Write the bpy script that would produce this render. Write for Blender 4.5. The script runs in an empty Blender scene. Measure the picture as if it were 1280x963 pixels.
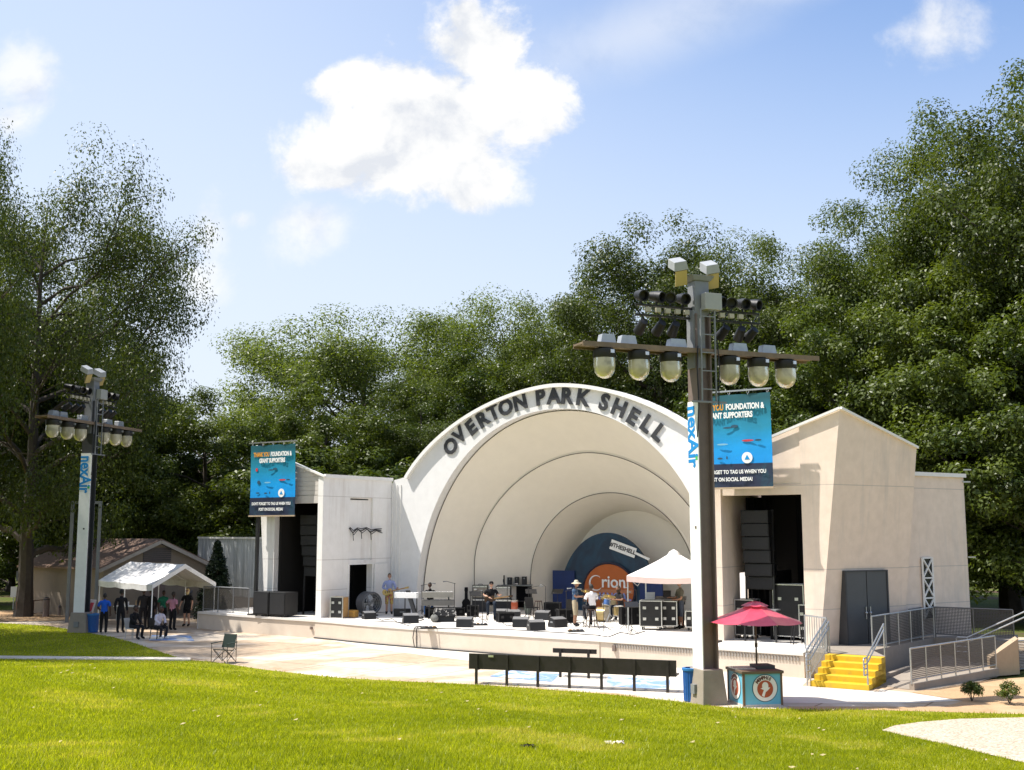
import bpy, bmesh, math, random
import numpy as np
from mathutils import Vector, Matrix
random.seed(7); RNG = np.random.default_rng(11)
D = bpy.data; SC = bpy.context.scene; COL = SC.collection
R = math.radians
# ------------------------------------------------------------------ camera model
FPX, CX, CY, EYE = 1393.0, 640.0, 481.5, 4.5
PITCH = math.atan((664 - CY) / FPX)
CP, SP = math.cos(PITCH), math.sin(PITCH)
def ray(px, py):
    a = (px - CX) / FPX; b = (CY - py) / FPX
    return Vector((a, CP - b * SP, SP + b * CP))
def at(px, py, z=0.0):                      # the point of a level plane seen at a pixel of the photograph
    r = ray(px, py); t = (z - EYE) / r.z
    return Vector((r.x * t, r.y * t, z))
def atY(px, py, Y):                         # the point at a known distance
    r = ray(px, py); t = Y / r.y
    return Vector((r.x * t, Y, EYE + r.z * t))
# facade frame: u runs along the front (to the right), a runs into the shell
PHI = R(33)
C0 = Vector((1.84, 47.85, 0))
U = Vector((math.cos(PHI), -math.sin(PHI), 0)); A = Vector((math.sin(PHI), math.cos(PHI), 0)); Z = Vector((0, 0, 1))
def F(u, a, z=0.0): return C0 + U * u + A * a + Z * z
def onF(px, py, a=0.0):                     # (u, z) on a facade-parallel plane
    r = ray(px, py); o = Vector((0, 0, EYE)); n = A
    t = (F(0, a) - o).dot(n) / r.dot(n); p = o + r * t
    return (p - C0).dot(U), p.z
ROTF = -PHI
SZ = 0.78                                   # stage floor
# ------------------------------------------------------------------ materials
MATS = {}
def _n(nt, t, **k):
    n = nt.nodes.new(t)
    for a, b in k.items(): setattr(n, a, b)
    return n
def ramp(nt, fac, stops):
    r = _n(nt, 'ShaderNodeValToRGB'); e = r.color_ramp.elements
    while len(e) < len(stops): e.new(0.5)
    for i, (p, c) in enumerate(stops):
        e[i].position = p; e[i].color = (c[0], c[1], c[2], 1)
    nt.links.new(fac, r.inputs[0]); return r.outputs[0]
def noise(nt, scale, detail=4, rough=.55, vec=None, dist=0):
    n = _n(nt, 'ShaderNodeTexNoise'); n.inputs['Scale'].default_value = scale
    n.inputs['Detail'].default_value = detail; n.inputs['Roughness'].default_value = rough
    n.inputs['Distortion'].default_value = dist
    if vec is not None: nt.links.new(vec, n.inputs['Vector'])
    return n.outputs['Fac']
def mth(nt, op, a, b=None, c=None, clamp=False):
    m = _n(nt, 'ShaderNodeMath', operation=op); m.use_clamp = clamp
    for i, v in enumerate((a, b, c)):
        if v is None: continue
        if isinstance(v, (int, float)): m.inputs[i].default_value = v
        else: nt.links.new(v, m.inputs[i])
    return m.outputs[0]
def mixc(nt, fac, a, b, mode='MIX'):
    m = _n(nt, 'ShaderNodeMix', data_type='RGBA', blend_type=mode)
    for i, v in ((0, fac), (6, a), (7, b)):
        if isinstance(v, (int, float)): m.inputs[i].default_value = v
        elif isinstance(v, tuple): m.inputs[i].default_value = (v[0], v[1], v[2], 1)
        else: nt.links.new(v, m.inputs[i])
    return m.outputs[2]
def bump(nt, h, strength, dist, b):
    n = _n(nt, 'ShaderNodeBump'); n.inputs['Strength'].default_value = strength; n.inputs['Distance'].default_value = dist
    nt.links.new(h, n.inputs['Height']); nt.links.new(n.outputs[0], b.inputs['Normal'])
def mat(name, col, rough=.6, metal=0.0, var=.18, scale=6.0, bmp=0.0, bscale=60, spec=.4, coat=0, big=None, world=False):
    """procedural paint/plastic/metal: base colour broken up by two noises, rough noise, optional bump"""
    if name in MATS: return MATS[name]
    m = D.materials.new(name); m.use_nodes = True; nt = m.node_tree; b = nt.nodes['Principled BSDF']
    tc = _n(nt, 'ShaderNodeTexCoord')
    if world:
        g = _n(nt, 'ShaderNodeNewGeometry'); vec = g.outputs['Position']
    else: vec = tc.outputs['Object']
    n1 = noise(nt, scale, 6, .6, vec); n2 = noise(nt, scale * .17, 3, .5, vec)
    k = mth(nt, 'ADD', mth(nt, 'MULTIPLY', n1, .6), mth(nt, 'MULTIPLY', n2, .4))
    lo = tuple(max(0, c * (1 - var)) for c in col); hi = tuple(min(1, c * (1 + var * .7)) for c in col)
    c = ramp(nt, k, [(.3, lo), (.7, hi)])
    if big: c = mixc(nt, ramp(nt, noise(nt, big[0], 5, .65, vec), [(big[1], (0, 0, 0)), (big[2], (1, 1, 1))]), c, big[3])
    nt.links.new(c, b.inputs['Base Color'])
    b.inputs['Metallic'].default_value = metal; b.inputs['Specular IOR Level'].default_value = spec
    nt.links.new(mth(nt, 'ADD', mth(nt, 'MULTIPLY', n1, .25), max(0, rough - .12)), b.inputs['Roughness'])
    if coat: b.inputs['Coat Weight'].default_value = coat
    if bmp: bump(nt, noise(nt, bscale, 4, .6, vec), bmp, .02, b)
    MATS[name] = m; return m
# ------------------------------------------------------------------ mesh builder
class MB:
    def __init__(s): s.v = []; s.f = []; s.m = []; s.mi = 0
    def add(s, vs, fs):
        o = len(s.v); s.v += [tuple(v) for v in vs]
        for f in fs: s.f.append(tuple(i + o for i in f)); s.m.append(s.mi)
        return s
    def obox(s, o, ex, ey, ez):             # corner + three edge vectors
        o, ex, ey, ez = map(Vector, (o, ex, ey, ez))
        vs = [o, o + ex, o + ex + ey, o + ey, o + ez, o + ex + ez, o + ex + ey + ez, o + ey + ez]
        fs = [(0, 3, 2, 1), (4, 5, 6, 7), (0, 1, 5, 4), (1, 2, 6, 5), (2, 3, 7, 6), (3, 0, 4, 7)]
        if ex.cross(ey).dot(ez) < 0: fs = [f[::-1] for f in fs]
        return s.add(vs, fs)
    def box(s, c, sz, rz=0.0):              # centre, size, turn about z
        x, y, z = sz; M = Matrix.Rotation(rz, 3, 'Z')
        ex, ey, ez = M @ Vector((x, 0, 0)), M @ Vector((0, y, 0)), Vector((0, 0, z))
        return s.obox(Vector(c) - ex / 2 - ey / 2 - ez / 2, ex, ey, ez)
    def bar(s, p, q, w, h=None, up=Vector((0, 0, 1))):   # rectangular bar between two points
        p, q = Vector(p), Vector(q); h = h or w; d = (q - p).normalized()
        x = d.cross(up)
        if x.length < 1e-4: x = d.cross(Vector((0, 1, 0)))
        x.normalize(); y = x.cross(d).normalized()
        return s.obox(p - x * w / 2 - y * h / 2, x * w, q - p, y * h)
    def cyl(s, p, q, r, r2=None, n=12, cap=True):
        p, q = Vector(p), Vector(q); r2 = r if r2 is None else r2; d = (q - p).normalized()
        x = d.orthogonal().normalized(); y = d.cross(x)
        vs = []
        for c, rr in ((p, r), (q, r2)):
            for i in range(n):
                t = 2 * math.pi * i / n; vs.append(c + (x * math.cos(t) + y * math.sin(t)) * rr)
        fs = [(i, (i + 1) % n, n + (i + 1) % n, n + i) for i in range(n)]
        if cap: fs += [tuple(range(n))[::-1], tuple(range(n, 2 * n))]
        return s.add(vs, fs)
    def tube(s, pts, r, n=6):
        pts = [Vector(p) for p in pts]; rs = r if isinstance(r, (list, tuple)) else [r] * len(pts)
        vs = []; x = None
        for i, p in enumerate(pts):
            d = (pts[min(i + 1, len(pts) - 1)] - pts[max(i - 1, 0)]).normalized()
            x = d.orthogonal().normalized() if x is None else (x - d * x.dot(d)).normalized()
            y = d.cross(x)
            for k in range(n):
                t = 2 * math.pi * k / n; vs.append(p + (x * math.cos(t) + y * math.sin(t)) * rs[i])
        fs = []
        for i in range(len(pts) - 1):
            for k in range(n):
                fs.append((i * n + k, i * n + (k + 1) % n, (i + 1) * n + (k + 1) % n, (i + 1) * n + k))
        fs += [tuple(range(n))[::-1], tuple(range((len(pts) - 1) * n, len(pts) * n))]
        return s.add(vs, fs)
    def lathe(s, prof, o=(0, 0, 0), ax=(0, 0, 1), n=20, arc=None):   # prof: (radius, height)
        o = Vector(o); ax = Vector(ax).normalized(); x = ax.orthogonal().normalized(); y = ax.cross(x)
        vs = []
        for r, h in prof:
            for k in range(n):
                t = 2 * math.pi * k / n; vs.append(o + ax * h + (x * math.cos(t) + y * math.sin(t)) * max(r, 1e-4))
        fs = [(i * n + k, i * n + (k + 1) % n, (i + 1) * n + (k + 1) % n, (i + 1) * n + k) for i in range(len(prof) - 1) for k in range(n)]
        return s.add(vs, fs)
    def ball(s, c, r, n=12, m=8):
        c = Vector(c); r = (r, r, r) if isinstance(r, (int, float)) else r
        vs = []
        for j in range(m + 1):
            b = math.pi * j / m - math.pi / 2
            for k in range(n):
                t = 2 * math.pi * k / n
                vs.append((c.x + r[0] * math.cos(b) * math.cos(t), c.y + r[1] * math.cos(b) * math.sin(t), c.z + r[2] * math.sin(b)))
        return s.add(vs, [(j * n + k, j * n + (k + 1) % n, (j + 1) * n + (k + 1) % n, (j + 1) * n + k) for j in range(m) for k in range(n)])
    def poly(s, pts): return s.add(pts, [tuple(range(len(pts)))])
    def prism(s, pts, d):                   # planar polygon pushed along d
        d = Vector(d); pts = [Vector(p) for p in pts]; n = len(pts)
        nn = sum(((pts[i] - pts[0]).cross(pts[(i + 1) % n] - pts[0]) for i in range(1, n - 1)), Vector())
        if nn.dot(d) < 0: pts = pts[::-1]
        return s.add(pts + [p + d for p in pts], [tuple(range(n))[::-1], tuple(range(n, 2 * n))] + [(i, (i + 1) % n, n + (i + 1) % n, n + i) for i in range(n)])
    def xf(s, M):
        s.v = [tuple(M @ Vector(v)) for v in s.v]; return s
    def build(s, name, mats, parent=None, smooth=False, bevel=0.0, world=False, ang=40):
        me = D.meshes.new(name)
        vs = s.v
        if world and parent is not None:
            Mi = parent.matrix_basis.inverted() if parent.parent is None else (parent.parent.matrix_basis @ parent.matrix_basis).inverted()
            vs = [tuple(Mi @ Vector(v)) for v in vs]
        me.from_pydata(vs, [], s.f)
        mats = mats if isinstance(mats, (list, tuple)) else [mats]
        for m in mats: me.materials.append(m)
        if len(mats) > 1: me.polygons.foreach_set('material_index', s.m)
        if smooth:
            me.polygons.foreach_set('use_smooth', [True] * len(s.f)); me.set_sharp_from_angle(angle=R(ang))
        me.update()
        o = D.objects.new(name, me); COL.objects.link(o)
        if parent is not None: o.parent = parent
        if bevel:
            b = o.modifiers.new('Bevel', 'BEVEL'); b.width = bevel; b.segments = 2; b.limit_method = 'ANGLE'
        return o
def tag(o, label=None, cat=None, group=None, kind=None):
    if label: o['label'] = label
    if cat: o['category'] = cat
    if group: o['group'] = group
    if kind: o['kind'] = kind
    return o
def thing(name, label, cat, loc=(0, 0, 0), rz=0.0, group=None):
    o = D.objects.new(name, None); o.empty_display_size = .3; COL.objects.link(o)
    o.matrix_basis = Matrix.Translation(Vector(loc)) @ Matrix.Rotation(rz, 4, 'Z')
    return tag(o, label, cat, group)
def kids(o): return [c for c in D.objects if c.parent == o]
def copy_thing(root, label, loc, rz=0.0, group=None, scale=1.0):
    r = root.copy(); COL.objects.link(r)
    r.matrix_basis = Matrix.Translation(Vector(loc)) @ Matrix.Rotation(rz, 4, 'Z') @ Matrix.Scale(scale, 4)
    r['label'] = label
    if group: r['group'] = group
    for c in kids(root):
        d = c.copy(); COL.objects.link(d); d.parent = r
        for g in kids(c):
            e = g.copy(); COL.objects.link(e); e.parent = d
    return r
def struct(o, label=None): o['kind'] = 'structure'; 
def text_geo(txt, size=1.0, bold=0.0, depth=0.0, spacing=1.0, align='CENTER', res=3):
    """built-in font turned into vertices and faces, lying in x-z, facing -y"""
    cu = D.curves.new('txt', 'FONT'); cu.body = txt; cu.size = size; cu.offset = bold; cu.extrude = depth
    cu.align_x = align; cu.align_y = 'CENTER'; cu.space_character = spacing; cu.resolution_u = res
    o = D.objects.new('txt', cu); COL.objects.link(o)
    dg = bpy.context.evaluated_depsgraph_get(); dg.update()
    me = o.evaluated_get(dg).to_mesh()
    vs = [(v.co.x, -v.co.z, v.co.y) for v in me.vertices]; fs = [tuple(p.vertices) for p in me.polygons]
    o.evaluated_get(dg).to_mesh_clear(); D.objects.remove(o); D.curves.remove(cu)
    return vs, fs
def put_text(mb, txt, M, size, bold=0.0, depth=.004, spacing=1.0, align='CENTER', sx=1.0):
    vs, fs = text_geo(txt, size, bold, depth, spacing, align)
    mb.add([M @ Vector((v[0] * sx, v[1], v[2])) for v in vs], fs)
# ------------------------------------------------------------------ palette
WHITE = mat('white_stucco', (.71, .70, .69), .75, var=.07, scale=3, bmp=.25, bscale=40, big=(.5, .62, .9, (.62, .58, .53)), world=True)
INNER = mat('shell_plaster', (.75, .70, .615), .7, var=.05, scale=2, bmp=.12, bscale=30, world=True)
TRIMW = mat('white_trim', (.78, .76, .73), .6, var=.08, scale=8)
BLACK = mat('black_plastic', (.011, .011, .012), .5, var=.3, scale=12, bmp=.15, bscale=120)
BLACKM = mat('black_metal', (.02, .02, .022), .35, var=.3, scale=14)
CLOTHB = mat('black_cloth', (.008, .008, .009), .9, var=.3, scale=8, spec=.1)
GRILLE = mat('dark_grille', (.02, .02, .022), .6, var=.4, scale=90, bmp=.4, bscale=200)
STEEL = mat('galvanised_steel', (.42, .43, .44), .38, .75, var=.18, scale=9)
GREYP = mat('grey_paint', (.2, .205, .21), .5, var=.18, scale=5)
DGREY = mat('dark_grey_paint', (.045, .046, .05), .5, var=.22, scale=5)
BROWNP = mat('brown_steel_paint', (.17, .128, .112), .5, var=.2, scale=4)
SILVER = mat('silver_trim', (.62, .62, .62), .3, .8, var=.12, scale=20)
WOOD = mat('plywood', (.42, .24, .09), .6, var=.25, scale=7)
CONC = mat('concrete', (.29, .245, .20), .85, var=.18, scale=4, bmp=.3, bscale=30, big=(.8, .5, .8, (.25, .215, .175)), world=True)
BLUEP = mat('blue_plastic', (.012, .085, .3), .4, var=.12, scale=6)
WHITEP = mat('white_paint', (.8, .8, .79), .5, var=.06, scale=6)
INK = mat('black_letter_paint', (.035, .036, .04), .5, var=.2, scale=8)
# ================================================================== SETTING
# lawn shape -------------------------------------------------------
EDGE = [at(0, 823), at(120, 824.5), at(235, 826), at(265, 828), at(330, 838), at(420, 848), at(510, 853), at(600, 857), at(740, 867), at(850, 878), at(905, 885.5), at(980, 887.5), at(1100, 889), at(1280, 894)]
EX = [-60] + [p.x for p in EDGE] + [40]; EY = [EDGE[0].y] + [p.y for p in EDGE] + [EDGE[-1].y - .6]
def yb(x): return np.interp(x, EX, EY)
def lz(x, y):
    d = np.maximum(yb(x) - y, 0)
    und = .025 * np.sin(x * .55 + 1) * np.sin(y * .43) + .012 * np.sin(x * 1.7 + y * 1.3)
    return .1 * d * d / (d + 1.5) + .02 + und * np.clip(d / 4, 0, 1)
def at_lawn(px, py):
    r = ray(px, py); t = 4.0
    for i in range(4000):
        p = (r.x * t, r.y * t, EYE + r.z * t)
        if p[2] <= float(lz(p[0], p[1])): break
        t += .01
    return Vector((p[0], p[1], float(lz(p[0], p[1]))))
def pip(x, y, poly):
    x = np.asarray(x); y = np.asarray(y); ins = np.zeros(x.shape, bool); n = len(poly); j = n - 1
    for i in range(n):
        xi, yi = poly[i][0], poly[i][1]; xj, yj = poly[j][0], poly[j][1]
        c = ((yi > y) != (yj > y)) & (x < (xj - xi) * (y - yi) / (yj - yi + 1e-12) + xi)
        ins ^= c; j = i
    return ins
# material: grass ground / lawn
def grass_mat(name, lo, hi, dry, soil=None):
    m = D.materials.new(name); m.use_nodes = True; nt = m.node_tree; b = nt.nodes['Principled BSDF']
    g = _n(nt, 'ShaderNodeNewGeometry'); v = g.outputs['Position']
    n1 = noise(nt, 9, 6, .7, v); n2 = noise(nt, .45, 5, .6, v, .6); n3 = noise(nt, 60, 3, .7, v)
    c = ramp(nt, mth(nt, 'ADD', mth(nt, 'MULTIPLY', n1, .5), mth(nt, 'MULTIPLY', n3, .5)), [(.32, lo), (.68, hi)])
    c = mixc(nt, ramp(nt, n2, [(.46, (0, 0, 0)), (.72, (.75, .75, .75))]), c, dry)
    if soil: c = mixc(nt, ramp(nt, noise(nt, .16, 5, .65, v), [(.5, (0, 0, 0)), (.62, (1, 1, 1))]), c, soil)
    nt.links.new(c, b.inputs['Base Color']); b.inputs['Roughness'].default_value = .9; b.inputs['Specular IOR Level'].default_value = .1
    bump(nt, n3, .6, .03, b); return m
LAWN = grass_mat('lawn_turf', (.11, .135, .005), (.27, .285, .012), (.34, .31, .04))
GROUND = grass_mat('park_ground', (.05, .075, .014), (.10, .13, .022), (.14, .14, .04), (.10, .07, .045))
# ground sheet
mb = MB(); mb.poly([(-900, -60, -.06), (900, -60, -.06), (900, 1500, -.06), (-900, 1500, -.06)]); struct(mb.build('ground', GROUND))
# lawn: rising grass bank from plaza edge up to and past the camera, plus level part on the far left
xs = np.arange(-34, 26.01, .4); vs = []; NY = 96
for x in xs:
    e = float(yb(x)); 
    for j in range(NY): 
        y = -8 + (e + 8) * (j / (NY - 1)) ** .8
        vs.append((x, y, float(lz(x, y))))
fs = [(i * NY + j, (i + 1) * NY + j, (i + 1) * NY + j + 1, i * NY + j + 1) for i in range(len(xs) - 1) for j in range(NY - 1)]
# skirt at the plaza edge
base = len(vs)
for i, x in enumerate(xs): vs.append((x, float(yb(x)), -.04))
fs += [(i * NY + NY - 1, (i + 1) * NY + NY - 1, base + i + 1, base + i) for i in range(len(xs) - 1)]
mb = MB(); mb.add(vs, fs); struct(mb.build('lawn', LAWN, smooth=True, ang=60))
LEFTLAWN = [(-60, EDGE[0].y), at(0, 823), at(120, 824.5), at(232, 826), at(200, 815.5), at(166, 804), at(140, 797), at(60, 783), at(-60, 776), (-60, 58)]
LEFTLAWN = [(p[0], p[1]) for p in LEFTLAWN]
mb = MB(); mb.prism([(p[0], p[1], .02) for p in LEFTLAWN], (0, 0, -.06)); struct(mb.build('lawn_verge', LAWN))
# plaza paving
def paving():
    m = D.materials.new('plaza_concrete'); m.use_nodes = True; nt = m.node_tree; b = nt.nodes['Principled BSDF']
    tc = _n(nt, 'ShaderNodeNewGeometry'); mp = _n(nt, 'ShaderNodeMapping'); mp.inputs['Rotation'].default_value = (0, 0, PHI)
    nt.links.new(tc.outputs['Position'], mp.inputs[0]); v = mp.outputs[0]
    n1 = noise(nt, 3.5, 7, .65, v); n2 = noise(nt, .22, 4, .55, v, .8)
    c = ramp(nt, n1, [(.3, (.36, .265, .18)), (.7, (.48, .37, .265))])
    c = mixc(nt, ramp(nt, n2, [(.49, (0, 0, 0)), (.57, (1, 1, 1))]), c, (.56, .475, .38))
    c = mixc(nt, ramp(nt, noise(nt, .5, 4, .6, v, .5), [(.6, (0, 0, 0)), (.74, (.8, .8, .8))]), c, (.36, .22, .12))
    br = _n(nt, 'ShaderNodeTexBrick'); br.offset = 0; br.inputs['Scale'].default_value = 1; br.inputs['Brick Width'].default_value = 2.4; br.inputs['Row Height'].default_value = 2.4
    br.inputs['Mortar Size'].default_value = .03; br.inputs['Color1'].default_value = br.inputs['Color2'].default_value = (1, 1, 1, 1); br.inputs['Mortar'].default_value = (.5, .45, .4, 1)
    nt.links.new(v, br.inputs[0])
    c = mixc(nt, 1.0, c, br.outputs[0], 'MULTIPLY')
    nt.links.new(c, b.inputs['Base Color']); b.inputs['Roughness'].default_value = .85; b.inputs['Specular IOR Level'].default_value = .25
    bump(nt, noise(nt, 40, 4, .6, v), .2, .01, b); return m
PAVE = paving()
PALE = mat('pale_concrete', (.62, .56, .48), .85, var=.1, scale=2.5, bmp=.15, bscale=40, big=(.5, .5, .75, (.52, .43, .34)), world=True)
TAN = mat('tan_gravel', (.44, .28, .15), .95, var=.22, scale=10, bmp=.5, bscale=90, big=(.6, .5, .75, (.50, .37, .23)), world=True)
def sheet(name, pts, z, m, label=None):
    mb = MB(); mb.poly([(p[0], p[1], z) for p in pts]); o = mb.build(name, m); struct(o); return o
pl = [(-9, 26), (24, 22), (32, 40), F(17.5, -5)[:2], F(20, 12)[:2], F(-20, 6)[:2], F(-34, 0)[:2], (-30, 52), (-23, 47), (-16.5, 43), (-13, 36)]
sheet('plaza', pl, 0.0, PAVE)
# pale band of paving in front of the stage and out to the steps
pale = [F(-7.6, -5.6), F(-4, -7.2), F(0, -8.2), F(5, -9.2), at(640, 850), at(640, 856.5), at(760, 866), at(850, 873), at(880, 876), at(985, 879), at(1120, 880), at(1200, 876), at(1135, 866), at(1100, 862), F(15.6, -8.4), F(13.4, -8.4), F(13, -6.4), F(0, -5.9), F(-5, -5.5)]
sheet('pavement', pale, .004, PALE)
# tan decomposed granite bed with shrubs, brown edging strip
sheet('gravel_path', [at(985, 883.5), at(1180, 884), at(1205, 876.5), at(1140, 866), at(1240, 850), at(1300, 846), at(1420, 850), at(1400, 900), at(980, 894)], .008, TAN)
sheet('gravel_strip', [at(850, 879), at(905, 884), at(905, 890), at(780, 874), at(700, 864.5), at(770, 867.5)], .012, TAN)
# foreground path corner and the walkway across the lawn
mb = MB(); top = [(1102, 914), (1118, 908), (1150, 903.5), (1200, 899.5), (1290, 897.5), (1360, 897)]; bot = [(1102, 914), (1135, 922), (1180, 931), (1235, 944), (1290, 957), (1360, 975)]
N = 14; g = []
for (a_, b_) in zip(top, bot):
    p, q = at_lawn(*a_), at_lawn(*b_)
    for k in range(N):
        w = p.lerp(q, k / (N - 1)); g.append((w.x, w.y, float(lz(w.x, w.y)) + .015))
mb.add(g, [(i * N + k, i * N + k + 1, (i + 1) * N + k + 1, (i + 1) * N + k) for i in range(len(top) - 1) for k in range(N - 1)])
def pebble_mat():
    m = D.materials.new('pebbled_path'); m.use_nodes = True; nt = m.node_tree; b = nt.nodes['Principled BSDF']
    g = _n(nt, 'ShaderNodeNewGeometry'); v = g.outputs['Position']
    vo = _n(nt, 'ShaderNodeTexVoronoi'); vo.inputs['Scale'].default_value = 26; nt.links.new(v, vo.inputs['Vector'])
    c = ramp(nt, vo.outputs['Color'], [(.1, (.22, .165, .11)), (.5, (.46, .37, .27)), (.95, (.60, .52, .42))])
    nt.links.new(c, b.inputs['Base Color']); b.inputs['Roughness'].default_value = .9; bump(nt, vo.outputs['Distance'], -.5, .02, b); return m
o = mb.build('path', pebble_mat()); struct(o)
PATHPOLY = [(at_lawn(*p).x, at_lawn(*p).y) for p in top] + [(at_lawn(*p).x, at_lawn(*p).y) for p in bot[::-1]]
wk = [(at(px, py).x, at(px, py).y) for px, py in ((-80, 822.4), (0, 822.4), (120, 823.6), (238, 824.6), (238, 827.4), (120, 826.2), (0, 825.2), (-80, 825.2))]
mb = MB(); mb.prism([(x, y, .075) for x, y in wk], (0, 0, -.1)); struct(mb.build('walkway', PALE))
# blue chalk-painted panels on the plaza
def chalk():
    m = D.materials.new('blue_ground_paint'); m.use_nodes = True; nt = m.node_tree; b = nt.nodes['Principled BSDF']
    g = _n(nt, 'ShaderNodeNewGeometry'); v = g.outputs['Position']
    c = ramp(nt, noise(nt, .9, 3, .5, v, 1.2), [(.46, (.17, .28, .52)), (.52, (.38, .44, .55)), (.58, (.56, .54, .5))])
    c = mixc(nt, ramp(nt, noise(nt, 7, 5, .7, v), [(.55, (0, 0, 0)), (.7, (1, 1, 1))]), c, (.56, .5, .42))
    nt.links.new(c, b.inputs['Base Color']); b.inputs['Roughness'].default_value = .85; return m
CH = chalk()
for q in (((612, 846), (632, 838), (700, 843), (690, 853)), ((757, 858), (760, 846), (838, 850), (836, 863)), ((186, 801), (190, 794.5), (238, 795), (243, 801.5))):
    sheet('painted_marking', [at(*p) for p in q], .012, CH)
# ------------------------------------------------------------------ world: sky with clouds
SUN_EL, SUN_AZ = R(60), math.atan2(-1.0, .02)     # azimuth measured from +Y towards +X
w = D.worlds.new('World'); SC.world = w; w.use_nodes = True; nt = w.node_tree; bg = nt.nodes['Background']
sky = _n(nt, 'ShaderNodeTexSky', sky_type='NISHITA'); sky.sun_disc = False; sky.sun_elevation = SUN_EL; sky.sun_rotation = SUN_AZ % (2 * math.pi)
sky.air_density = 1.0; sky.dust_density = 1.6; sky.ozone_density = 1.2; sky.altitude = 100
tc = _n(nt, 'ShaderNodeTexCoord'); sep = _n(nt, 'ShaderNodeSeparateXYZ'); nt.links.new(tc.outputs['Generated'], sep.inputs[0])
X_, Y_, Z_ = sep.outputs
yy = mth(nt, 'MAXIMUM', mth(nt, 'ABSOLUTE', Y_), .08)
gx = mth(nt, 'DIVIDE', X_, yy); gz = mth(nt, 'DIVIDE', Z_, yy)
cb = _n(nt, 'ShaderNodeCombineXYZ'); nt.links.new(gx, cb.inputs[0]); nt.links.new(gz, cb.inputs[1]); nt.links.new(Y_, cb.inputs[2])
P = cb.outputs[0]
def gn(px, py): r = ray(px, py); return r.x / r.y, r.z / r.y
def blob(px, py, rx, ry, rot=0.0):
    cx, cz = gn(px, py); s = _n(nt, 'ShaderNodeVectorMath', operation='SUBTRACT'); nt.links.new(P, s.inputs[0]); s.inputs[1].default_value = (cx, cz, 0)
    mp = _n(nt, 'ShaderNodeMapping', vector_type='TEXTURE'); mp.inputs['Rotation'].default_value = (0, 0, rot); mp.inputs['Scale'].default_value = (rx / FPX, ry / FPX, 1e6)
    nt.links.new(s.outputs[0], mp.inputs[0])
    l = _n(nt, 'ShaderNodeVectorMath', operation='LENGTH'); nt.links.new(mp.outputs[0], l.inputs[0])
    return mth(nt, 'SUBTRACT', 1.0, l.outputs['Value'])
def union(bl):
    o = bl[0]
    for b in bl[1:]: o = mth(nt, 'SMOOTH_MAX', o, b, .25)
    return o
fb = noise(nt, 12, 12, .64, P, .25); fb2 = noise(nt, 30, 6, .6, P)
fbm = mth(nt, 'ADD', mth(nt, 'MULTIPLY', mth(nt, 'SUBTRACT', fb, .5), 1.75), mth(nt, 'MULTIPLY', mth(nt, 'SUBTRACT', fb2, .5), .7))
main = union([blob(545, 155, 175, 98, .3), blob(500, 190, 150, 62, .15), blob(600, 60, 70, 70), blob(640, 130, 82, 62), blob(440, 108, 55, 34), blob(425, 205, 85, 46, .1), blob(585, 215, 75, 52, -.4), blob(585, 25, 32, 42)])
small = union([blob(390, 280, 75, 50, .3), blob(262, 285, 40, 60), blob(30, 100, 60, 58), blob(1165, 40, 82, 62, .6), blob(300, 275, 26, 18), blob(250, 350, 46, 42), blob(8, 150, 48, 40)])
dens = mth(nt, 'ADD', main, fbm); dens2 = mth(nt, 'ADD', mth(nt, 'SUBTRACT', small, .12), mth(nt, 'MULTIPLY', fbm, 1.25))
def sstep(x, a, b, hi=1.0):
    r = _n(nt, 'ShaderNodeMapRange', interpolation_type='SMOOTHSTEP'); nt.links.new(x, r.inputs[0])
    r.inputs[1].default_value = a; r.inputs[2].default_value = b; r.inputs[3].default_value = 0; r.inputs[4].default_value = hi; return r.outputs[0]
m1 = sstep(dens, -.14, .32, 1.0); m2 = sstep(dens2, -.2, .9, .75)
# thin high veil: streaks at the top centre plus the general milky haze towards the horizon and the sun's side
veil = sstep(mth(nt, 'ADD', union([blob(800, 40, 300, 75, .35), blob(960, -20, 160, 50, .2)]), mth(nt, 'MULTIPLY', mth(nt, 'SUBTRACT', noise(nt, 5, 8, .6, P, .4), .5), 1.2)), -.1, 1.0, .40)
hz = sstep(gz, .58, .04, .80); hx = sstep(gx, .38, -.40, .50)
haze = mth(nt, 'SUBTRACT', 1.0, mth(nt, 'MULTIPLY', mth(nt, 'SUBTRACT', 1, hz), mth(nt, 'SUBTRACT', 1, hx)))
front = mth(nt, 'GREATER_THAN', Y_, 0.0)
back = sstep(noise(nt, 2.2, 8, .6, tc.outputs['Generated']), .5, .72, .8)
cl = mth(nt, 'MAXIMUM', mth(nt, 'MAXIMUM', m1, m2), veil)
cl = mth(nt, 'ADD', mth(nt, 'MULTIPLY', cl, front), mth(nt, 'MULTIPLY', back, mth(nt, 'SUBTRACT', 1, front)))
SKYK = .098
skc = mixc(nt, haze, mixc(nt, 1.0, sky.outputs[0], (.93, 1.0, 1.10), 'MULTIPLY'), (3.9, 4.2, 4.65))
sh_ = _n(nt, 'ShaderNodeVectorMath', operation='ADD'); nt.links.new(P, sh_.inputs[0]); sh_.inputs[1].default_value = (-.022, .030, 0)
fs_ = noise(nt, 12, 6, .6, sh_.outputs[0], .25); fl_ = noise(nt, 12, 6, .6, P, .25)
lum = mth(nt, 'ADD', mth(nt, 'ADD', .62, mth(nt, 'MULTIPLY', mth(nt, 'SUBTRACT', fl_, fs_), 2.4)), mth(nt, 'MULTIPLY', mth(nt, 'SUBTRACT', fb2, .5), .5))
lit = ramp(nt, lum, [(.2, (3.65, 3.8, 4.08)), (.5, (4.4, 4.45, 4.52)), (.8, (4.95, 4.9, 4.8))])
skc = mixc(nt, cl, skc, lit)
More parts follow.
